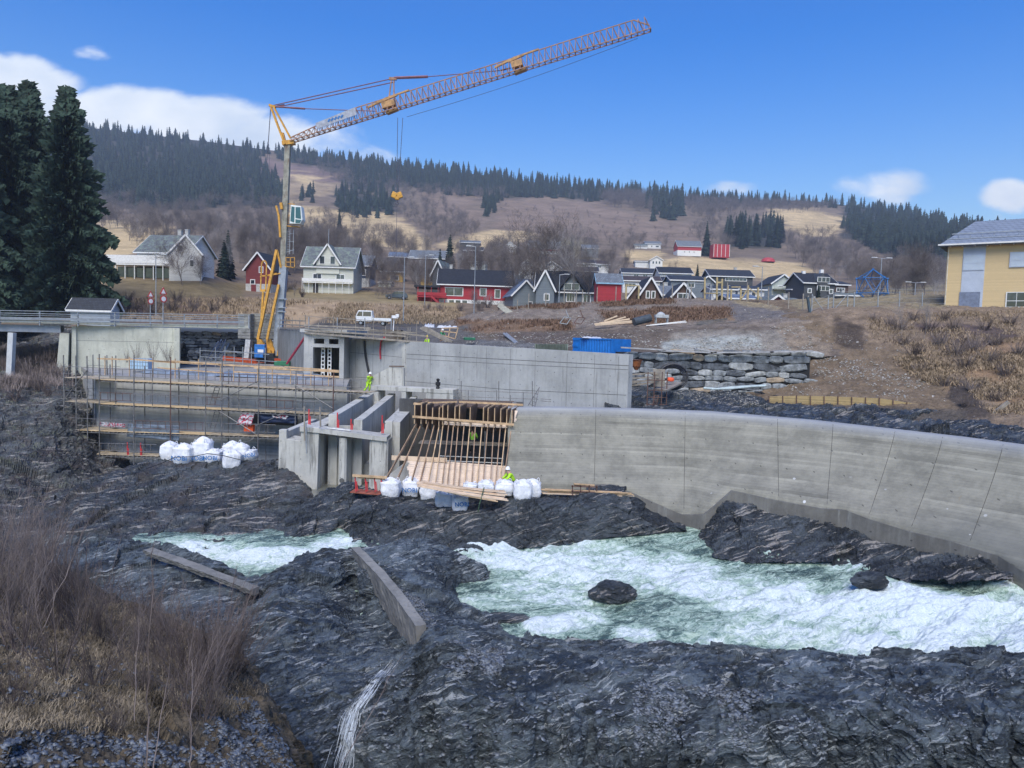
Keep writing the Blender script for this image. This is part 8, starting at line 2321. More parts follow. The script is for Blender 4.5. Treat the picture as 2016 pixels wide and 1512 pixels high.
# patterned wraps and tarps hung on the scaffold
def cloth(name, pts, label, mat, parent=None, seed=0, cat='cover'):
    """pts: four (px,py) corners on the scaffold plane, clockwise from top left"""
    m = MB(); n = 14; V = []
    for j in range(n+1):
        for i in range(n+1):
            u_, v = i/n, j/n
            x = (pts[0][0]*(1-u_)+pts[1][0]*u_)*(1-v)+(pts[3][0]*(1-u_)+pts[2][0]*u_)*v; y = (pts[0][1]*(1-u_)+pts[1][1]*u_)*(1-v)+(pts[3][1]*(1-u_)+pts[2][1]*u_)*v
            w_ = 1.9+.12*mnoise.noise(Vector((u_*5, v*4, seed))); uu, zz_ = SW.uz(x, y, w_); V.append(SW.pt(uu, zz_, w_))
    F = [(j*(n+1)+i, j*(n+1)+i+1, (j+1)*(n+1)+i+1, (j+1)*(n+1)+i) for j in range(n) for i in range(n)]
    m.add(V, F); o = solo(name, m, mat, label, cat, smooth=True)
    s_ = o.modifiers.new('thickness', 'SOLIDIFY'); s_.thickness = .02
    return o
def wrapmat():
    t = NT('printed_wrap')
    v = t.voro(t.scale(t.pos, (1, 1, 1)), 3.2, 'DISTANCE_TO_EDGE'); n = t.noise(t.pos, 5, 2)
    f = t.math('MULTIPLY', t.ss(v, .14, .08), t.ss(n, .42, .5))
    return t.fin(t.mix(f, (.50, .50, .52), (.42, .03, .07)), .6, None, .3)
WRAP = wrapmat(); NAVYT = paint('navy_tarpaulin', (.012, .02, .05), .4, .3, 2)
cloth('printed_wrap', [(476,814),(502,812),(494,838),(464,836)], 'white wrap printed with red letters bulging from the scaffold above the orange box', WRAP, seed=1)
cloth('tarpaulin', [(504,812),(586,816),(584,834),(512,832)], 'dark navy tarpaulin hanging in the opening right of the printed wrap', NAVYT, seed=2)
cloth('printed_wrap', [(535,816),(570,818),(562,826),(538,824)], 'crumpled wrap with red print lying over the navy tarpaulin', WRAP, seed=3)
cloth('printed_wrap', [(195,831),(246,834),(246,841),(195,838)], 'long white roll with red print on the third scaffold deck', WRAP, seed=4)
cloth('tarpaulin', [(252,834),(354,838),(352,868),(250,860)], 'grey tarpaulin strip hanging from the third scaffold deck', TARP, seed=5)
m = MB(); c_ = SW.pt(*SW.uz(491, 846, 1.5), 1.5); m.box(c_+Vector((0, 0, .15)), (.75, .5, .65)); solo('heater', m, paint('orange_heater', (.75, .10, .02), .5), 'bright orange box heater on the scaffold deck', 'heater', bevel=.06)
# hoses on the tall wall
m = MB(); pts = []
for x, y in ((717, 670), (718, 690), (721, 710), (726, 733)): uu, zz_ = TW.uz(x, y, .15); pts.append(TW.pt(uu, zz_, .15))
m.path(pts, .10, 8); solo('hose', m, BLACKP, 'thick black hose hanging down the tall wall above the worker', 'hose')
m = MB(); pts = []
for x, y in ((757, 664), (750, 672), (748, 690), (749, 707)): uu, zz_ = TW.uz(x, y, .12); pts.append(TW.pt(uu, zz_, .12))
m.path(pts, .07, 8); solo('hose', m, paint('red_hose', (.5, .03, .05), .5), 'short red hose hanging over the top of the tall wall', 'hose')
# small dark object of unidentified kind on the head beam
m = MB(); c_ = Vector(P(862, 767, 59)); m.lathe(c_, [(.10, 0), (.16, .15), (.12, .3), (.20, .35), (.20, .6), (.08, .62), (.14, .75), (.14, .85), (.02, .9)], 10); solo('dark_object', m, BLACKP, 'small black object of unidentified kind standing on the head beam', 'dark_object')
# crates and timber behind the tall wall
def stack(px, py, D_, w_, n, lab, mat, seed, dd=1.0):
    r = random.Random(seed); m = MB(); c_ = Vector(P(px, py, D_))
    for k_ in range(n): m.box(c_+Vector((r.uniform(-.08, .08), r.uniform(-.1, .1), .05+k_*.13)), (w_*r.uniform(.85, 1.05), dd, .09), rz=r.uniform(-.08, .08))
    solo('timber_stack', m, mat, lab, 'timber stack')
stack(774, 673, 70, 1.9, 9, 'dark stack of old boards behind the top of the tall wall', paint('old_boards', (.16, .125, .09), .85, .3, 3), 1); stack(790, 672, 71, 1.5, 8, 'lighter stack of boards right of the dark stack', WOODO, 2)
def beamset(lab, mat, bars, D_, w_=.12, name='timber', cat='timber'):
    m = MB()
    for (x0, y0, x1, y1) in bars: m.bar(P(x0, y0, D_), P(x1, y1, D_-.5), w_, w_*.7)
    solo(name, m, mat, lab, cat)
beamset('dark ramp of planks leaning down behind the worker in the yellow helmet', WOODO, [(828, 646, 880, 672), (832, 644, 885, 672), (836, 644, 888, 672), (840, 645, 891, 673)], 74, .28)
m = MB()
for a, b in (((870, 646), (902, 645)), ((902, 645), (896, 667)), ((896, 667), (867, 659)), ((867, 659), (870, 646)), ((871, 652), (899, 655)), ((886, 646), (883, 662))): m.bar(P(*a, 76), P(*b, 76), .14, .1)
solo('pallet', m, WOODP, 'broken yellow wooden crate frame tilted on the debris', 'pallet')
tarp(836, 856, 644, 78, .5, 1.2, 'pale plastic sheet heap beside the yellow crate frame', 7, paint('pale_plastic', (.5, .52, .56), .4, .15)); tarp(860, 902, 645, 77, .35, .6, 'pale plastic sheet draped over the yellow crate frame', 8, paint('pale_plastic', (.5, .52, .56), .4, .15))
m = MB(); m.tube(P(992, 657, 84), P(1026, 685, 80), .13, 10); solo('pipe', m, GALV, 'left of the two silver pipes leaning on the earth bank', 'pipe', 'silver pipes on the bank')
m = MB(); m.tube(P(997, 657, 84), P(1031, 686, 80), .13, 10); solo('pipe', m, GALV, 'right of the two silver pipes leaning on the earth bank', 'pipe', 'silver pipes on the bank')
m = MB()
for k_ in range(22): x = 1055+k_*2.9; m.bar(P(x, 694, 68), P(x, 677+(k_ % 3)*.5, 68), .12, .2)
solo('panel_stack', m, paint('green_grey_panels', (.17, .20, .16), .8, .2, 2), 'row of green grey form panels left of the blue container', 'panels')
m = MB(); m.box(Vector(P(924, 667, 82)), (1.2, .8, .3), rz=.3); solo('wheelbarrow_tray', m, paint('green_plastic', (.03, .16, .08), .5), 'dark green tray lying on the rubble', 'tray', bevel=.05)
for i, (x0, y0, x1, y1, lab) in enumerate(((1012, 620, 1002, 607, ''),)):
    pass
m = MB(); m.prism([P(984, 595, 97), P(1010, 614, 97), P(1000, 621, 97), P(979, 603, 97)], (0, .3, 0)); solo('slatted_screen', m, paint('pale_panel', (.42, .41, .35), .8, .2), 'pale slatted panel tipped down the bank beside the grey houses', 'panel')
# container
ct = thing('shipping_container', 'bright blue corrugated shipping container with open doors behind the tall wall', 'container', P(1175, 700, 68))
BLU = paint('container_blue', (.01, .16, .52), .45, .12, 2)
C0 = WallFrame(P(1141, 700, 69), P(1206, 700, 66)); L_ = C0.L; zt_ = float(P(1141, 665, 69)[2]); zb_ = zt_-2.45
m = MB(); pts = []; n = 26
for k_ in range(n):
    u_ = L_*k_/(n-1)*.999; w_ = .0 if (k_ % 2) else .09; pts.append((u_, w_))
fr_ = []
for (u_, w_) in pts: fr_ += [C0.pt(u_, zb_+.12, w_), C0.pt(u_, zt_-.12, w_)]
m.add(fr_, [(2*k_, 2*k_+2, 2*k_+3, 2*k_+1) for k_ in range(n-1)])
C0.box(m, 0, L_, zb_, zb_+.12, -.1, .1); C0.box(m, 0, L_, zt_-.12, zt_, -.1, .1); C0.box(m, -.1, .06, zb_, zt_, -.1, .11); C0.box(m, L_-.06, L_+.1, zb_, zt_, -.1, .11); C0.box(m, 0, L_, zt_-.04, zt_-.02, -2.4, -.1); C0.box(m, L_-.02, L_+.08, zb_, zt_, -2.4, -.1)
m.build('body', BLU, ct, world=True)
for k_, (w0, w1) in enumerate(((0, 0),)):
    m = MB(); a = C0.pt(-.1, 0, 0); C0.box(m, -.85, -.12, zb_+.05, zt_-.05, -.02, .05)
    for z_ in (.4, 1.0, 1.6, 2.2): C0.box(m, -.85, -.12, zb_+z_, zb_+z_+.25, .05, .10)
    m.build('door', BLU, ct, world=True)
m = MB(); q0 = C0.pt(L_+.1, 0, .05); rg2 = WallFrame(P(1206, 700, 66), P(1222, 700, 68.5))
for k_ in range(6): rg2.box(m, k_*rg2.L/6, (k_+.55)*rg2.L/6, zb_+.1, zt_-.1, 0, .07)
rg2.box(m, 0, rg2.L, zb_, zt_, -.1, 0); m.build('end_wall', BLU, ct, world=True)
tarp(1145, 1185, 665, 68.5, .2, .7, 'white sheeting lying on top of the blue container', 11, paint('pale_plastic', (.5, .52, .56), .4, .15))
# stair tower and hose reel right of the tall wall
stt = thing('stair_tower', 'rusty scaffold stair tower standing on the rock below the boulder wall', 'scaffold', P(1293, 812, 52))
for x in (1275, 1288, 1303, 1313):
    m = MB(); m.tube(P(x-2, 816, 53), P(x+1, 732, 53), .04, 6); m.build('standard', TUBER, stt, world=True)
m = MB()
for y in (748, 768, 782, 796, 808): m.tube(P(1274, y, 53), P(1314, y+1, 53), .03, 5)
m.build('ledger', TUBER, stt, world=True)
m = MB(); 
for s_ in (0, 8): m.bar(P(1282+s_, 812, 52.6), P(1289+s_, 778, 53), .05)
for k_ in range(8): m.bar(P(1282.8+k_*.85, 808-k_*4.2, 52.7), P(1290.8+k_*.85, 808-k_*4.2, 52.7), .04)
m.build('ladder', TUBER, stt, world=True)
m = MB(); m.prism([P(1289, 764, 54), P(1312, 768, 52.5), P(1344, 753, 56), P(1318, 750, 58)], (0, 0, -.12)); m.build('landing', WOODO, stt, world=True)
m = MB(); m.box(Vector(P(1297, 744, 54)), (.9, .06, 1.3)); m.build('board', WOODO, stt, world=True)
m = MB()
for k_, r_ in enumerate((.98, .9, .82, .74, 1.03)):
    c_ = Vector(P(1326, 742, 56)); pts = [c_+Vector((math.cos(a_/24*6.283)*r_*1.12, .12*k_, math.sin(a_/24*6.283)*r_)) for a_ in range(25)]; m.path(pts, .05, 6)
solo('hose_coil', m, paint('black_hose', (.05, .05, .055), .5), 'big black hose coil hanging by the stair tower', 'hose coil')
beamset('grey planks bridging from the tall wall to the stair tower', WOODO, [(1238, 738, 1300, 733), (1238, 745, 1298, 742), (1238, 755, 1292, 746), (1238, 760, 1290, 752), (1238, 751, 1290, 749)], 54, .16)
m = MB(); c_ = Vector(P(1253, 716, 58)); m.lathe(c_, [(.12, -.5), (.3, -.2), (.42, .25), (.5, .3)], 14); solo('funnel', m, paint('rusty_orange', (.30, .10, .03), .7, .3), 'rusty concrete skip at the right end of the tall wall', 'skip')
m = MB(); m.box(Vector(P(1320, 747, 55.4)), (.5, .4, .3)); solo('bag', m, paint('orange_bag', (.75, .10, .03), .6), 'small orange bag on the stair landing', 'bag', bevel=.1)
m = MB(); m.path([P(1385, 764, 62.4), P(1410, 766, 62.3), P(1450, 762, 62.3), P(1508, 759, 62.3)], .10, 8); m.path([P(1400, 766, 62), P(1440, 765, 62), P(1480, 761, 62), P(1506, 760, 62)], .08, 8); solo('pipe', m, paint('pale_pipe', (.42, .50, .50), .5), 'pale plastic pipes lying at the foot of the boulder wall', 'pipe')
beamset('long dark pole leaning on the slope at the right edge', WOODO, [(1922, 838, 1985, 790), (1925, 838, 1987, 792)], 51, .2, 'pole', 'pole')
# shelf on the bank: boards, roll, machine
beamset('scattered new planks on the bank shelf', WOODL, [(1170, 638, 1245, 632), (1180, 636, 1240, 628), (1195, 634, 1232, 624), (1172, 640, 1250, 634), (1190, 632, 1215, 622)], 84, .22, 'plank', 'planks')
m = MB(); m.tube(P(1248, 634, 83), P(1280, 626, 83.6), .45, 14); solo('membrane_roll', m, paint('roll_dark', (.05, .065, .08), .6), 'thick dark roll lying on the bank shelf', 'roll')
mc = thing('generator', 'pale grey machine with domed hood on the bank shelf', 'machine', P(1302, 636, 83))
m = MB(); c_ = Vector(P(1302, 637, 83)); m.box(c_+Vector((0, 0, .8)), (1.5, .9, .35)); m.lathe(c_+Vector((-.1, 0, .95)), [(.5, 0), (.4, .2), (.1, .35)], 10); m.build('hood', paint('machine_grey', (.42, .44, .44), .5), mc, world=True, bevel=.04)
for sx in (-.65, .65):
    m = MB(); m.bar(c_+Vector((sx, -.3, 0)), c_+Vector((sx, -.3, .7)), .1); m.bar(c_+Vector((sx, .3, 0)), c_+Vector((sx, .3, .7)), .1); m.build('leg', GALV, mc, world=True)
beamset('white poles lying in front of the grey machine', SIGNW, [(1272, 641, 1352, 634), (1280, 640, 1350, 632)], 82, .12, 'pole', 'poles')
beamset('bundle of dark pipes on the right end of the shelf', paint('dark_pipes', (.09, .09, .09), .6), [(1370, 636, 1432, 629), (1378, 633, 1432, 627), (1372, 638, 1430, 632), (1360, 640, 1460, 634)], 81, .12, 'pipe', 'pipes')
for i, (x, lab) in enumerate(((1112, 'left pale steel frame standing on the bank'), (1140, 'right pale steel frame standing on the bank'))):
    m = MB()
    for a, b in (((x-10, 636), (x-1, 624)), ((x-10, 636), (x+4, 638)), ((x+4, 638), (x+12, 626)), ((x-1, 624), (x+12, 626)), ((x+2, 610), (x+8, 626))): m.bar(P(*a, 86), P(*b, 86), .09)
    solo('steel_trestle', m, GALV if i == 0 else TUBER, lab, 'steel frame')
# fence posts along the bank crest and the mound
def posts(lst, D_, mat, lab, grp, w_=.11, name='fence_post'):
    for i, (x, y0, y1) in enumerate(lst):
        D1_ = D_(x) if callable(D_) else D_
        m = MB(); m.bar(P(x, y1+2, D1_), P(x+(y1-y0)*.04, y0, D1_), w_); solo(name, m, mat, lab, 'post', grp)
posts([(1018,590,616),(1040,578,612),(1074,576,604),(1110,570,602),(1134,572,600),(1146,570,599),(1175,566,594),(1212,564,592),(1305,556,586),(1323,560,586),(1360,560,586)], 98, WOODO, 'thin grey fence post on the crest of the dug bank', 'fence posts on the bank crest')
posts([(1431,556,590),(1470,556,592),(1512,566,598),(1552,575,606),(1580,578,616),(1590,582,620)], lambda x: 97-(x-1431)*.09, WOODO, 'weathered post of the fence down the right bank', 'fence posts down the right bank')
posts([(1597,579,632),(1640,579,613),(1681,575,609),(1728,570,604),(1770,574,606),(1815,576,608),(1630,582,612),(1668,578,608)], 79, GALV, 'galvanised mesh fence post below the mound', 'mesh fence posts', .09)
wfn = thing('wire_fence', 'thin galvanised wire mesh fence along the edge above the earth slope', 'fence', P(1700, 605, 79))
m = MB()
for h_ in (0, .5, 1.0, 1.5, 1.9):
    pts = [P(1597, 630, 79), P(1640, 612, 79), P(1681, 608, 79), P(1728, 603, 79), P(1770, 605, 79), P(1860, 607, 79)]
    for a, b in zip(pts[:-1], pts[1:]): m.tube(Vector(a)+Vector((0, 0, h_)), Vector(b)+Vector((0, 0, h_)), .012, 4)
m.bar(P(1600, 582, 78.9), P(1622, 612, 78.9), .06); m.bar(P(1640, 612, 78.9), P(1668, 580, 78.9), .06); m.build('wire', GALV, wfn, world=True)
m = MB(); q = P(1597, 632, 78.5); m.bar(q, P(1590, 585, 78.6), .28, .2); solo('gate_post', m, paint('dark_blue_post', (.05, .08, .10), .6), 'thick dark post beside the first mesh fence post', 'post')
# playground
pg = thing('playground_frame', 'timber playground frame on the bank crest behind the fence', 'playground', P(1400, 590, 100))
PGW = paint('play_timber', (.40, .32, .17), .8, .2)
for x, y0 in ((1387, 546), (1411, 546), (1421, 549), (1472, 562), (1432, 562), (1439, 570), (1458, 568), (1492, 566)): m = MB(); m.bar(P(x, 591, 100), P(x+.6, y0, 100), .22); m.build('post', PGW, pg, world=True)
m = MB(); m.bar(P(1440, 565, 100), P(1458, 565, 100), .14); m.bar(P(1386, 577, 100), P(1412, 578, 100), .5, .12); m.bar(P(1412, 556, 100), P(1422, 556, 100), .2); m.build('crossbeam', PGW, pg, world=True)
m = MB(); m.bar(P(1474, 566, 100), P(1500, 588, 99), .3, .1); m.bar(P(1474, 566, 100), P(1460, 588, 99), .14); m.build('climbing_ramp', PGW, pg, world=True)
sw_ = thing('swing_frame', 'grey A shaped swing frame between the two timber frames', 'swing', P(1385, 588, 101))
m = MB()
for a, b in (((1350, 588), (1354, 556)), ((1359, 588), (1354, 556)), ((1395, 588), (1400, 556)), ((1404, 588), (1400, 556)), ((1354, 557), (1400, 558))): m.bar(P(*a, 101), P(*b, 101), .1)
m.build('frame', GALV, sw_, world=True)
fr2 = thing('timber_arch', 'yellowish timber goal shaped frame left of the cabins', 'frame', P(1245, 590, 101))
m = MB(); m.bar(P(1232, 590, 101), P(1233, 560, 101), .22); m.bar(P(1257, 588, 101), P(1258, 562, 101), .2); m.bar(P(1232, 561, 101), P(1258, 563, 101), .14); m.build('frame', PGW, fr2, world=True)
# blue climbing dome
dm = thing('climbing_dome', 'blue tubular climbing dome with rope net on the mound', 'climbing dome', P(1717, 592, 97))
BL2 = paint('dome_blue', (.03, .15, .38), .5, .1); c_ = Vector(P(1717, 563, 97)); R_d = 2.15
phi = (1+5**.5)/2; ic = [Vector(v).normalized() for v in [(-1, phi, 0), (1, phi, 0), (-1, -phi, 0), (1, -phi, 0), (0, -1, phi), (0, 1, phi), (0, -1, -phi), (0, 1, -phi), (phi, 0, -1), (phi, 0, 1), (-phi, 0, -1), (-phi, 0, 1)]]
rm = Matrix.Rotation(.3, 3, 'Z') @ Matrix.Rotation(R(31.7), 3, 'X'); ic = [rm@v for v in ic]
edges = [(i, j) for i in range(12) for j in range(i+1, 12) if (ic[i]-ic[j]).length < 1.1]
m = MB()
for i, j in edges: m.tube(c_+ic[i]*R_d, c_+ic[j]*R_d, .055, 6)
for v in ic: m.tube(c_+v*R_d*.96, c_+v*R_d*1.06, .13, 8)
m.build('frame', BL2, dm, world=True)
m = MB()
for i, j in edges:
    for f in (.8, .6, .4): m.tube(c_+ic[i]*R_d*f, c_+ic[j]*R_d*f, .014, 4)
for v in ic: m.tube(c_, c_+v*R_d, .016, 4)
m.build('rope_net', paint('net_rope', (.10, .09, .12), .8), dm, world=True)
# ---- vehicles
def wheel(th, x, y, r, wmat=BLACKP):
    m = MB(); m.tube((x-.0, y-.11, r), (x, y+.11, r), r, 18); w_ = m.build('wheel', wmat, th); m = MB(); m.tube((x, y-.12, r), (x, y-.09, r), r*.55, 12); m.build('rim', GALV, w_)
tr = thing('truck', 'small white flatbed truck with crew cab parked on the road', 'truck', P(730, 641, 101), R(4))
TW_ = paint('truck_white', (.72, .74, .75), .35, .05)
m = MB(); m.prism([(-1.9, -.85, .55), (-1.95, -.85, 1.2), (-1.6, -.85, 2.0), (.25, -.85, 2.0), (.25, -.85, .55)], (0, 1.7, 0)); m.build('cab', TW_, tr, bevel=.06)
m = MB(); m.prism([(-1.82, -.87, 1.25), (-1.52, -.87, 1.85), (-1.05, -.87, 1.85), (-1.05, -.87, 1.25)], (0, .03, 0)); m.prism([(-.95, -.87, 1.25), (-.95, -.87, 1.85), (.1, -.87, 1.85), (.1, -.87, 1.25)], (0, .03, 0)); m.build('window', GLASS, tr)
m = MB(); m.bx(.32, 2.6, -.9, .9, .62, .72); m.bx(.32, 2.6, -.92, -.88, .72, 1.05); m.bx(.32, 2.6, .88, .92, .72, 1.05); m.bx(.3, .36, -.9, .9, .72, 1.4); m.build('flatbed', TW_, tr)
for x in (-1.25, 1.7):
    for y in (-.8, .8): wheel(tr, x, y, .32)
m = MB(); m.box((-1.93, -.6, .8), (.05, .3, .15)); m.build('headlight', SIGNW, tr)
cr2 = thing('car', 'dark grey blue car parked on the grass left of the red house', 'car', P(781, 590, 135), R(6))
m = MB(); pr = [(-2.0, .35), (-2.0, .75), (-1.6, .92), (-.9, 1.0), (-.3, 1.48), (1.3, 1.5), (1.9, 1.0), (2.0, .6), (1.95, .32)]
m.prism([(x, -.85, z_) for x, z_ in pr], (0, 1.7, 0)); m.build('body', paint('car_paint', (.07, .095, .12), .3, .1, 2, .6), cr2, bevel=.08)
m = MB(); m.prism([(x, -.87, z_) for x, z_ in ((-.75, 1.02), (-.25, 1.4), (.35, 1.42), (.35, 1.02))], (0, .03, 0)); m.prism([(x, -.87, z_) for x, z_ in ((.45, 1.02), (.45, 1.42), (1.2, 1.42), (1.6, 1.05))], (0, .03, 0)); m.build('window', GLASS, cr2)
for x in (-1.3, 1.25):
    for y in (-.8, .8): wheel(cr2, x, y, .33)
# ---- people
VEST = paint('hi_vis_yellow', (.42, .72, .03), .6, .12, 4, .3, bump=.2); VESTG = paint('hi_vis_green', (.25, .58, .06), .6, .12, 4, .3, bump=.2); SKIN = paint('skin', (.45, .27, .2), .6, .05); TROU = paint('work_trousers', (.03, .035, .04), .8, .2, 5)
def skinned(name, pts, edges, radii, mat, parent, lv=1):
    me = bpy.data.meshes.new(name); me.from_pydata([tuple(p) for p in pts], edges, []); me.materials.append(mat)
    o = bpy.data.objects.new(name, me); COL.objects.link(o); o.parent = parent; CH.setdefault(parent.name, []).append(o)
    sk = o.modifiers.new('skin', 'SKIN'); sk.use_smooth_shade = True
    me.skin_vertices if me.skin_vertices else None
    lay = me.skin_vertices[0].data if len(me.skin_vertices) else None
    if lay:
        for i, r_ in enumerate(radii): lay[i].radius = (r_, r_) if not isinstance(r_, tuple) else r_
        lay[0].use_root = True
    su = o.modifiers.new('sub', 'SUBSURF'); su.levels = lv; su.render_levels = lv
    return o
def person(px, py, D_, rz, label, helmet, pose='stand', vest=VEST, legs=None, sc_=1.0, turn=0):
    base = P(px, py, D_); th = thing('person', label, 'person', base, rz); th.scale = (sc_, sc_, sc_)
    # joints: x right, -y forward
    if pose == 'stand': J = dict(pel=(0, 0, .92), ch=(0, -.03, 1.28), nk=(0, -.03, 1.47), hd=(0, -.05, 1.62), kl=(-.12, -.04, .5), al=(-.13, .02, .08), kr=(.12, -.02, .5), ar=(.14, .04, .08), el=(-.30, -.08, 1.15), hl=(-.24, -.32, 1.05), er=(.30, -.1, 1.15), hr=(.22, -.34, 1.12))
    elif pose == 'step': J = dict(pel=(0, 0, .9), ch=(.05, -.06, 1.24), nk=(.07, -.09, 1.42), hd=(.08, -.13, 1.56), kl=(-.2, -.12, .52), al=(-.42, .02, .12), kr=(.1, -.05, .48), ar=(.1, .05, .08), el=(-.2, -.22, 1.3), hl=(-.05, -.35, 1.5), er=(.28, -.2, 1.25), hr=(.12, -.38, 1.45))
    elif pose == 'crouch': J = dict(pel=(0, .05, .5), ch=(0, -.16, .82), nk=(0, -.26, .99), hd=(0, -.34, 1.12), kl=(-.16, -.42, .48), al=(-.16, -.1, .08), kr=(.16, -.4, .5), ar=(.18, -.06, .08), el=(-.28, -.42, .72), hl=(-.18, -.62, .62), er=(.28, -.42, .74), hr=(.14, -.64, .68))
    J = {k: Vector(v) for k, v in J.items()}
    sl = J['nk']+Vector((-.19, 0, -.06)); sr = J['nk']+Vector((.19, 0, -.06)); hipl = J['pel']+Vector((-.09, 0, -.04)); hipr = J['pel']+Vector((.09, 0, -.04))
    pts = [J['pel'], J['ch'], J['nk'], J['hd'], hipl, J['kl'], J['al'], J['al']+Vector((0, -.2, -.04)), hipr, J['kr'], J['ar'], J['ar']+Vector((0, -.2, -.04)), sl, J['el'], J['hl'], sr, J['er'], J['hr'], J['hd']+Vector((0, -.01, .1))]
    ed = [(0, 1), (1, 2), (2, 3), (3, 18), (0, 4), (4, 5), (5, 6), (6, 7), (0, 8), (8, 9), (9, 10), (10, 11), (2, 12), (12, 13), (13, 14), (2, 15), (15, 16), (16, 17)]
    rd = [.13, .15, .065, .095, .10, .065, .045, .04, .10, .065, .045, .04, .06, .045, .035, .06, .045, .035, .07]
    skinned('body', pts, ed, rd, SKIN, th)
    skinned('trousers', [J['pel'], hipl, J['kl'], J['al']+Vector((0, 0, .06)), hipr, J['kr'], J['ar']+Vector((0, 0, .06))], [(0, 1), (1, 2), (2, 3), (0, 4), (4, 5), (5, 6)], [.155, .12, .085, .075, .12, .085, .075], legs or TROU, th)
    skinned('jacket', [J['pel']+Vector((0, 0, -.03)), J['ch'], J['nk']+Vector((0, 0, -.03)), sl, J['el'], J['hl'].lerp(J['el'], .2), sr, J['er'], J['hr'].lerp(J['er'], .2)], [(0, 1), (1, 2), (2, 3), (3, 4), (4, 5), (2, 6), (6, 7), (7, 8)], [(.19, .15), (.20, .165), .10, .10, .075, .06, .10, .075, .06], vest, th)
    for s_, h_, e_ in ((-1, J['hl'], J['el']), (1, J['hr'], J['er'])):
        d = (h_-e_).normalized(); a_ = d.cross(Vector((0, 0, 1))).normalized(); m = MB()
        for k_ in range(4): b0 = h_+a_*(k_-1.5)*.022; m.path([b0, b0+d*.05, b0+d*(.085-.008*abs(k_-1.3))+Vector((0, 0, -.02))], .010, 5)
        m.path([h_-a_*s_*.03, h_-a_*s_*.06+d*.03, h_-a_*s_*.06+d*.06], .011, 5); m.path([h_-d*.02, h_+d*.02], .038, 8); m.build('hand', SKIN, th, smooth=True)
    m = MB(); hc = J['hd']+Vector((0, 0, .03)); m.lathe(hc, [(.145, .03), (.15, .045), (.125, .06), (.115, .13), (.07, .19), (.01, .205)], 16); m.build('helmet', helmet, th, smooth=True)
    return th
HY = paint('helmet_yellow', (.75, .55, .02), .35, .05); HW = paint('helmet_white', (.75, .75, .73), .35, .05)
person(841, 697, 72.5, R(-40), 'worker in yellow helmet and yellow jacket seen from the waist up behind the tall wall', HY, 'stand', legs=TROU)
person(725, 774, 61.5, R(40), 'worker in full yellow green suit stepping beside the wing wall under the black hose', HW, 'step', VEST, VEST)
person(930, 893, 48.8, R(170), 'worker in green yellow jacket seen from behind on the platform inside the formwork', HW, 'stand', VESTG, sc_=.95)
person(1010, 966, 41.9, R(-70), 'worker in white helmet and yellow jacket crouching at the right side of the formwork', HW, 'crouch', VEST, sc_=1.05)
person(866, 672, 75, R(60), 'second worker bending over dark material right of the yellow helmeted one', HW, 'crouch', paint('dark_green_jacket', (.03, .22, .09), .7), sc_=.95)
# white site lamp
m = MB(); c_ = Vector(P(776, 624, 69)); m.tube(Vector(P(774, 655, 69)), c_, .05, 6); m.box(c_+Vector((.05, 0, 0)), (.55, .35, .28), rz=.3); m.box(c_+Vector((.3, 0, .12)), (.3, .3, .3)); solo('flood_light', m, paint('lamp_white', (.8, .8, .8), .4), 'white site floodlight on a post above the guard rail', 'floodlight', bevel=.04)
# boulders in the rapids
def boulder(px, py, D_, sx, sy, sz, label, seed, mat=ROCK):
    m = MB(); n1, n2 = 64, 40; V = []
    for j in range(n2+1):
        th_ = math.pi*j/n2
        for i in range(n1):
            a = 6.283*i/n1; d = Vector((math.sin(th_)*math.cos(a), math.sin(th_)*math.sin(a), math.cos(th_)))
            w_ = 1+.30*mnoise.noise(d*1.3+Vector((seed, 0, 0)))+.12*mnoise.noise(d*3.5+Vector((0, seed, 0)))+.05*mnoise.noise(Vector((d.x*3+d.z*6, d.y*4, d.z*16+d.x*5)))
            V.append((d.x*sx*w_, d.y*sy*w_, d.z*sz*w_))
    F = [(j*n1+i, j*n1+(i+1) % n1, (j+1)*n1+(i+1) % n1, (j+1)*n1+i) for j in range(n2) for i in range(n1)]
    m.add(V, F); o = m.build('boulder', mat); o.location = tuple(float(v) for v in P(px, py, D_)); tag(o, label, 'boulder'); return o
boulder(1206, 1166, 33.2, .98, .7, .55, 'dark wet boulder standing out of the middle rapids', 2)
boulder(1712, 1142, 32.2, .8, .5, .36, 'dark boulder half covered by white water at the right', 5)
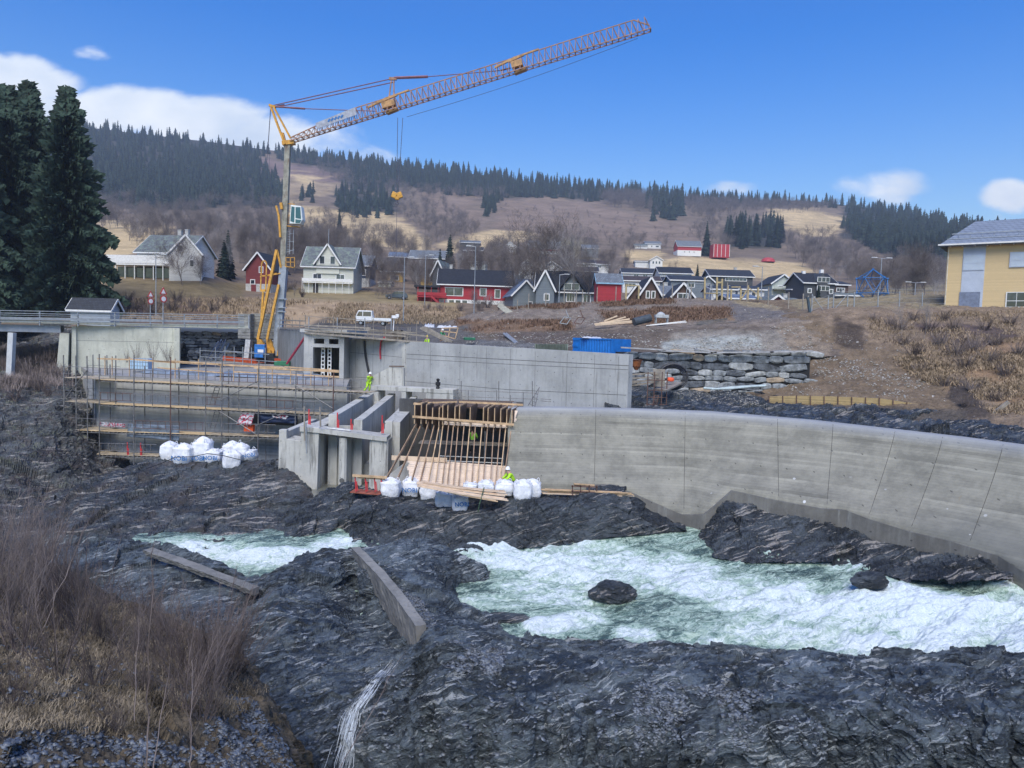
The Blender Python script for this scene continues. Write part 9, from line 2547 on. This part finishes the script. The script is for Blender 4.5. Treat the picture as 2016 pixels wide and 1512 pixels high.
boulder(1000, 1215, 31.2, 1.0, .5, .12, 'flat rock just breaking the water left of the boulder', 7)
boulder(905, 1275, 25.2, 1.1, .7, .28, 'slab of layered rock at the end of the slanting broken wall', 9, ROCKN)
boulder(500, 1386, 17.4, .16, .12, .07, 'small pale tan stone at the edge of the near bank', 11, PALE)

m = MB(); m.path([P(290, 922, 44.5), P(318, 912, 43.8), P(345, 900, 43.6), P(380, 899, 43.8), P(408, 893, 43.8), P(440, 897, 43.6), P(500, 912, 44)], .025, 5); solo('cable', m, BLACKP, 'black cable slung across the left white bags', 'cable')
# ---- thin fall of water down the near ledge
m = MB(); rw = random.Random(4)
for k_ in range(120):
    o_ = rw.gauss(0, 5)+(k_ % 3-1)*7; y0 = rw.uniform(1296, 1470); n_ = rw.randint(5, 10); pts = []
    for j in range(n_):
        y = y0+j*(rw.uniform(9, 13)); x = float(np.interp(y, [1290, 1340, 1400, 1512, 1600], [786, 742, 703, 672, 660]))+o_*(.5+(y-1290)/170)+rw.uniform(-1, 1)
        if y > 1560: break
        q = r6.at(x, y); pts.append(q+(CAM-q)/np.linalg.norm(CAM-q)*rw.uniform(.02, .09))
    if len(pts) > 2: m.path(pts, .01, 4, radii=[rw.uniform(.002, .008)*math.sin(math.pi*(j+.6)/(len(pts)+.2)) for j in range(len(pts))])
wf2 = m.build('waterfall', paint('white_water', (.72, .78, .82), .3, .1, 6)); wf2['kind'] = 'stuff'; wf2['label'] = 'thin white trickle of water falling over the near ledge'
# ---- haze over the valley
hz = bpy.data.materials.new('valley_haze'); hz.use_nodes = True; nt = hz.node_tree; nt.nodes.clear()
o_ = nt.nodes.new('ShaderNodeOutputMaterial'); v_ = nt.nodes.new('ShaderNodeVolumePrincipled'); nt.links.new(v_.outputs[0], o_.inputs['Volume'])
v_.inputs['Density'].default_value = 0.00030; v_.inputs['Color'].default_value = (.72, .84, 1, 1); v_.inputs['Anisotropy'].default_value = 0.1
m = MB(); m.bx(-4100, 4100, -700, 6100, -6, 400); hb = m.build('haze', hz); hb['kind'] = 'stuff'
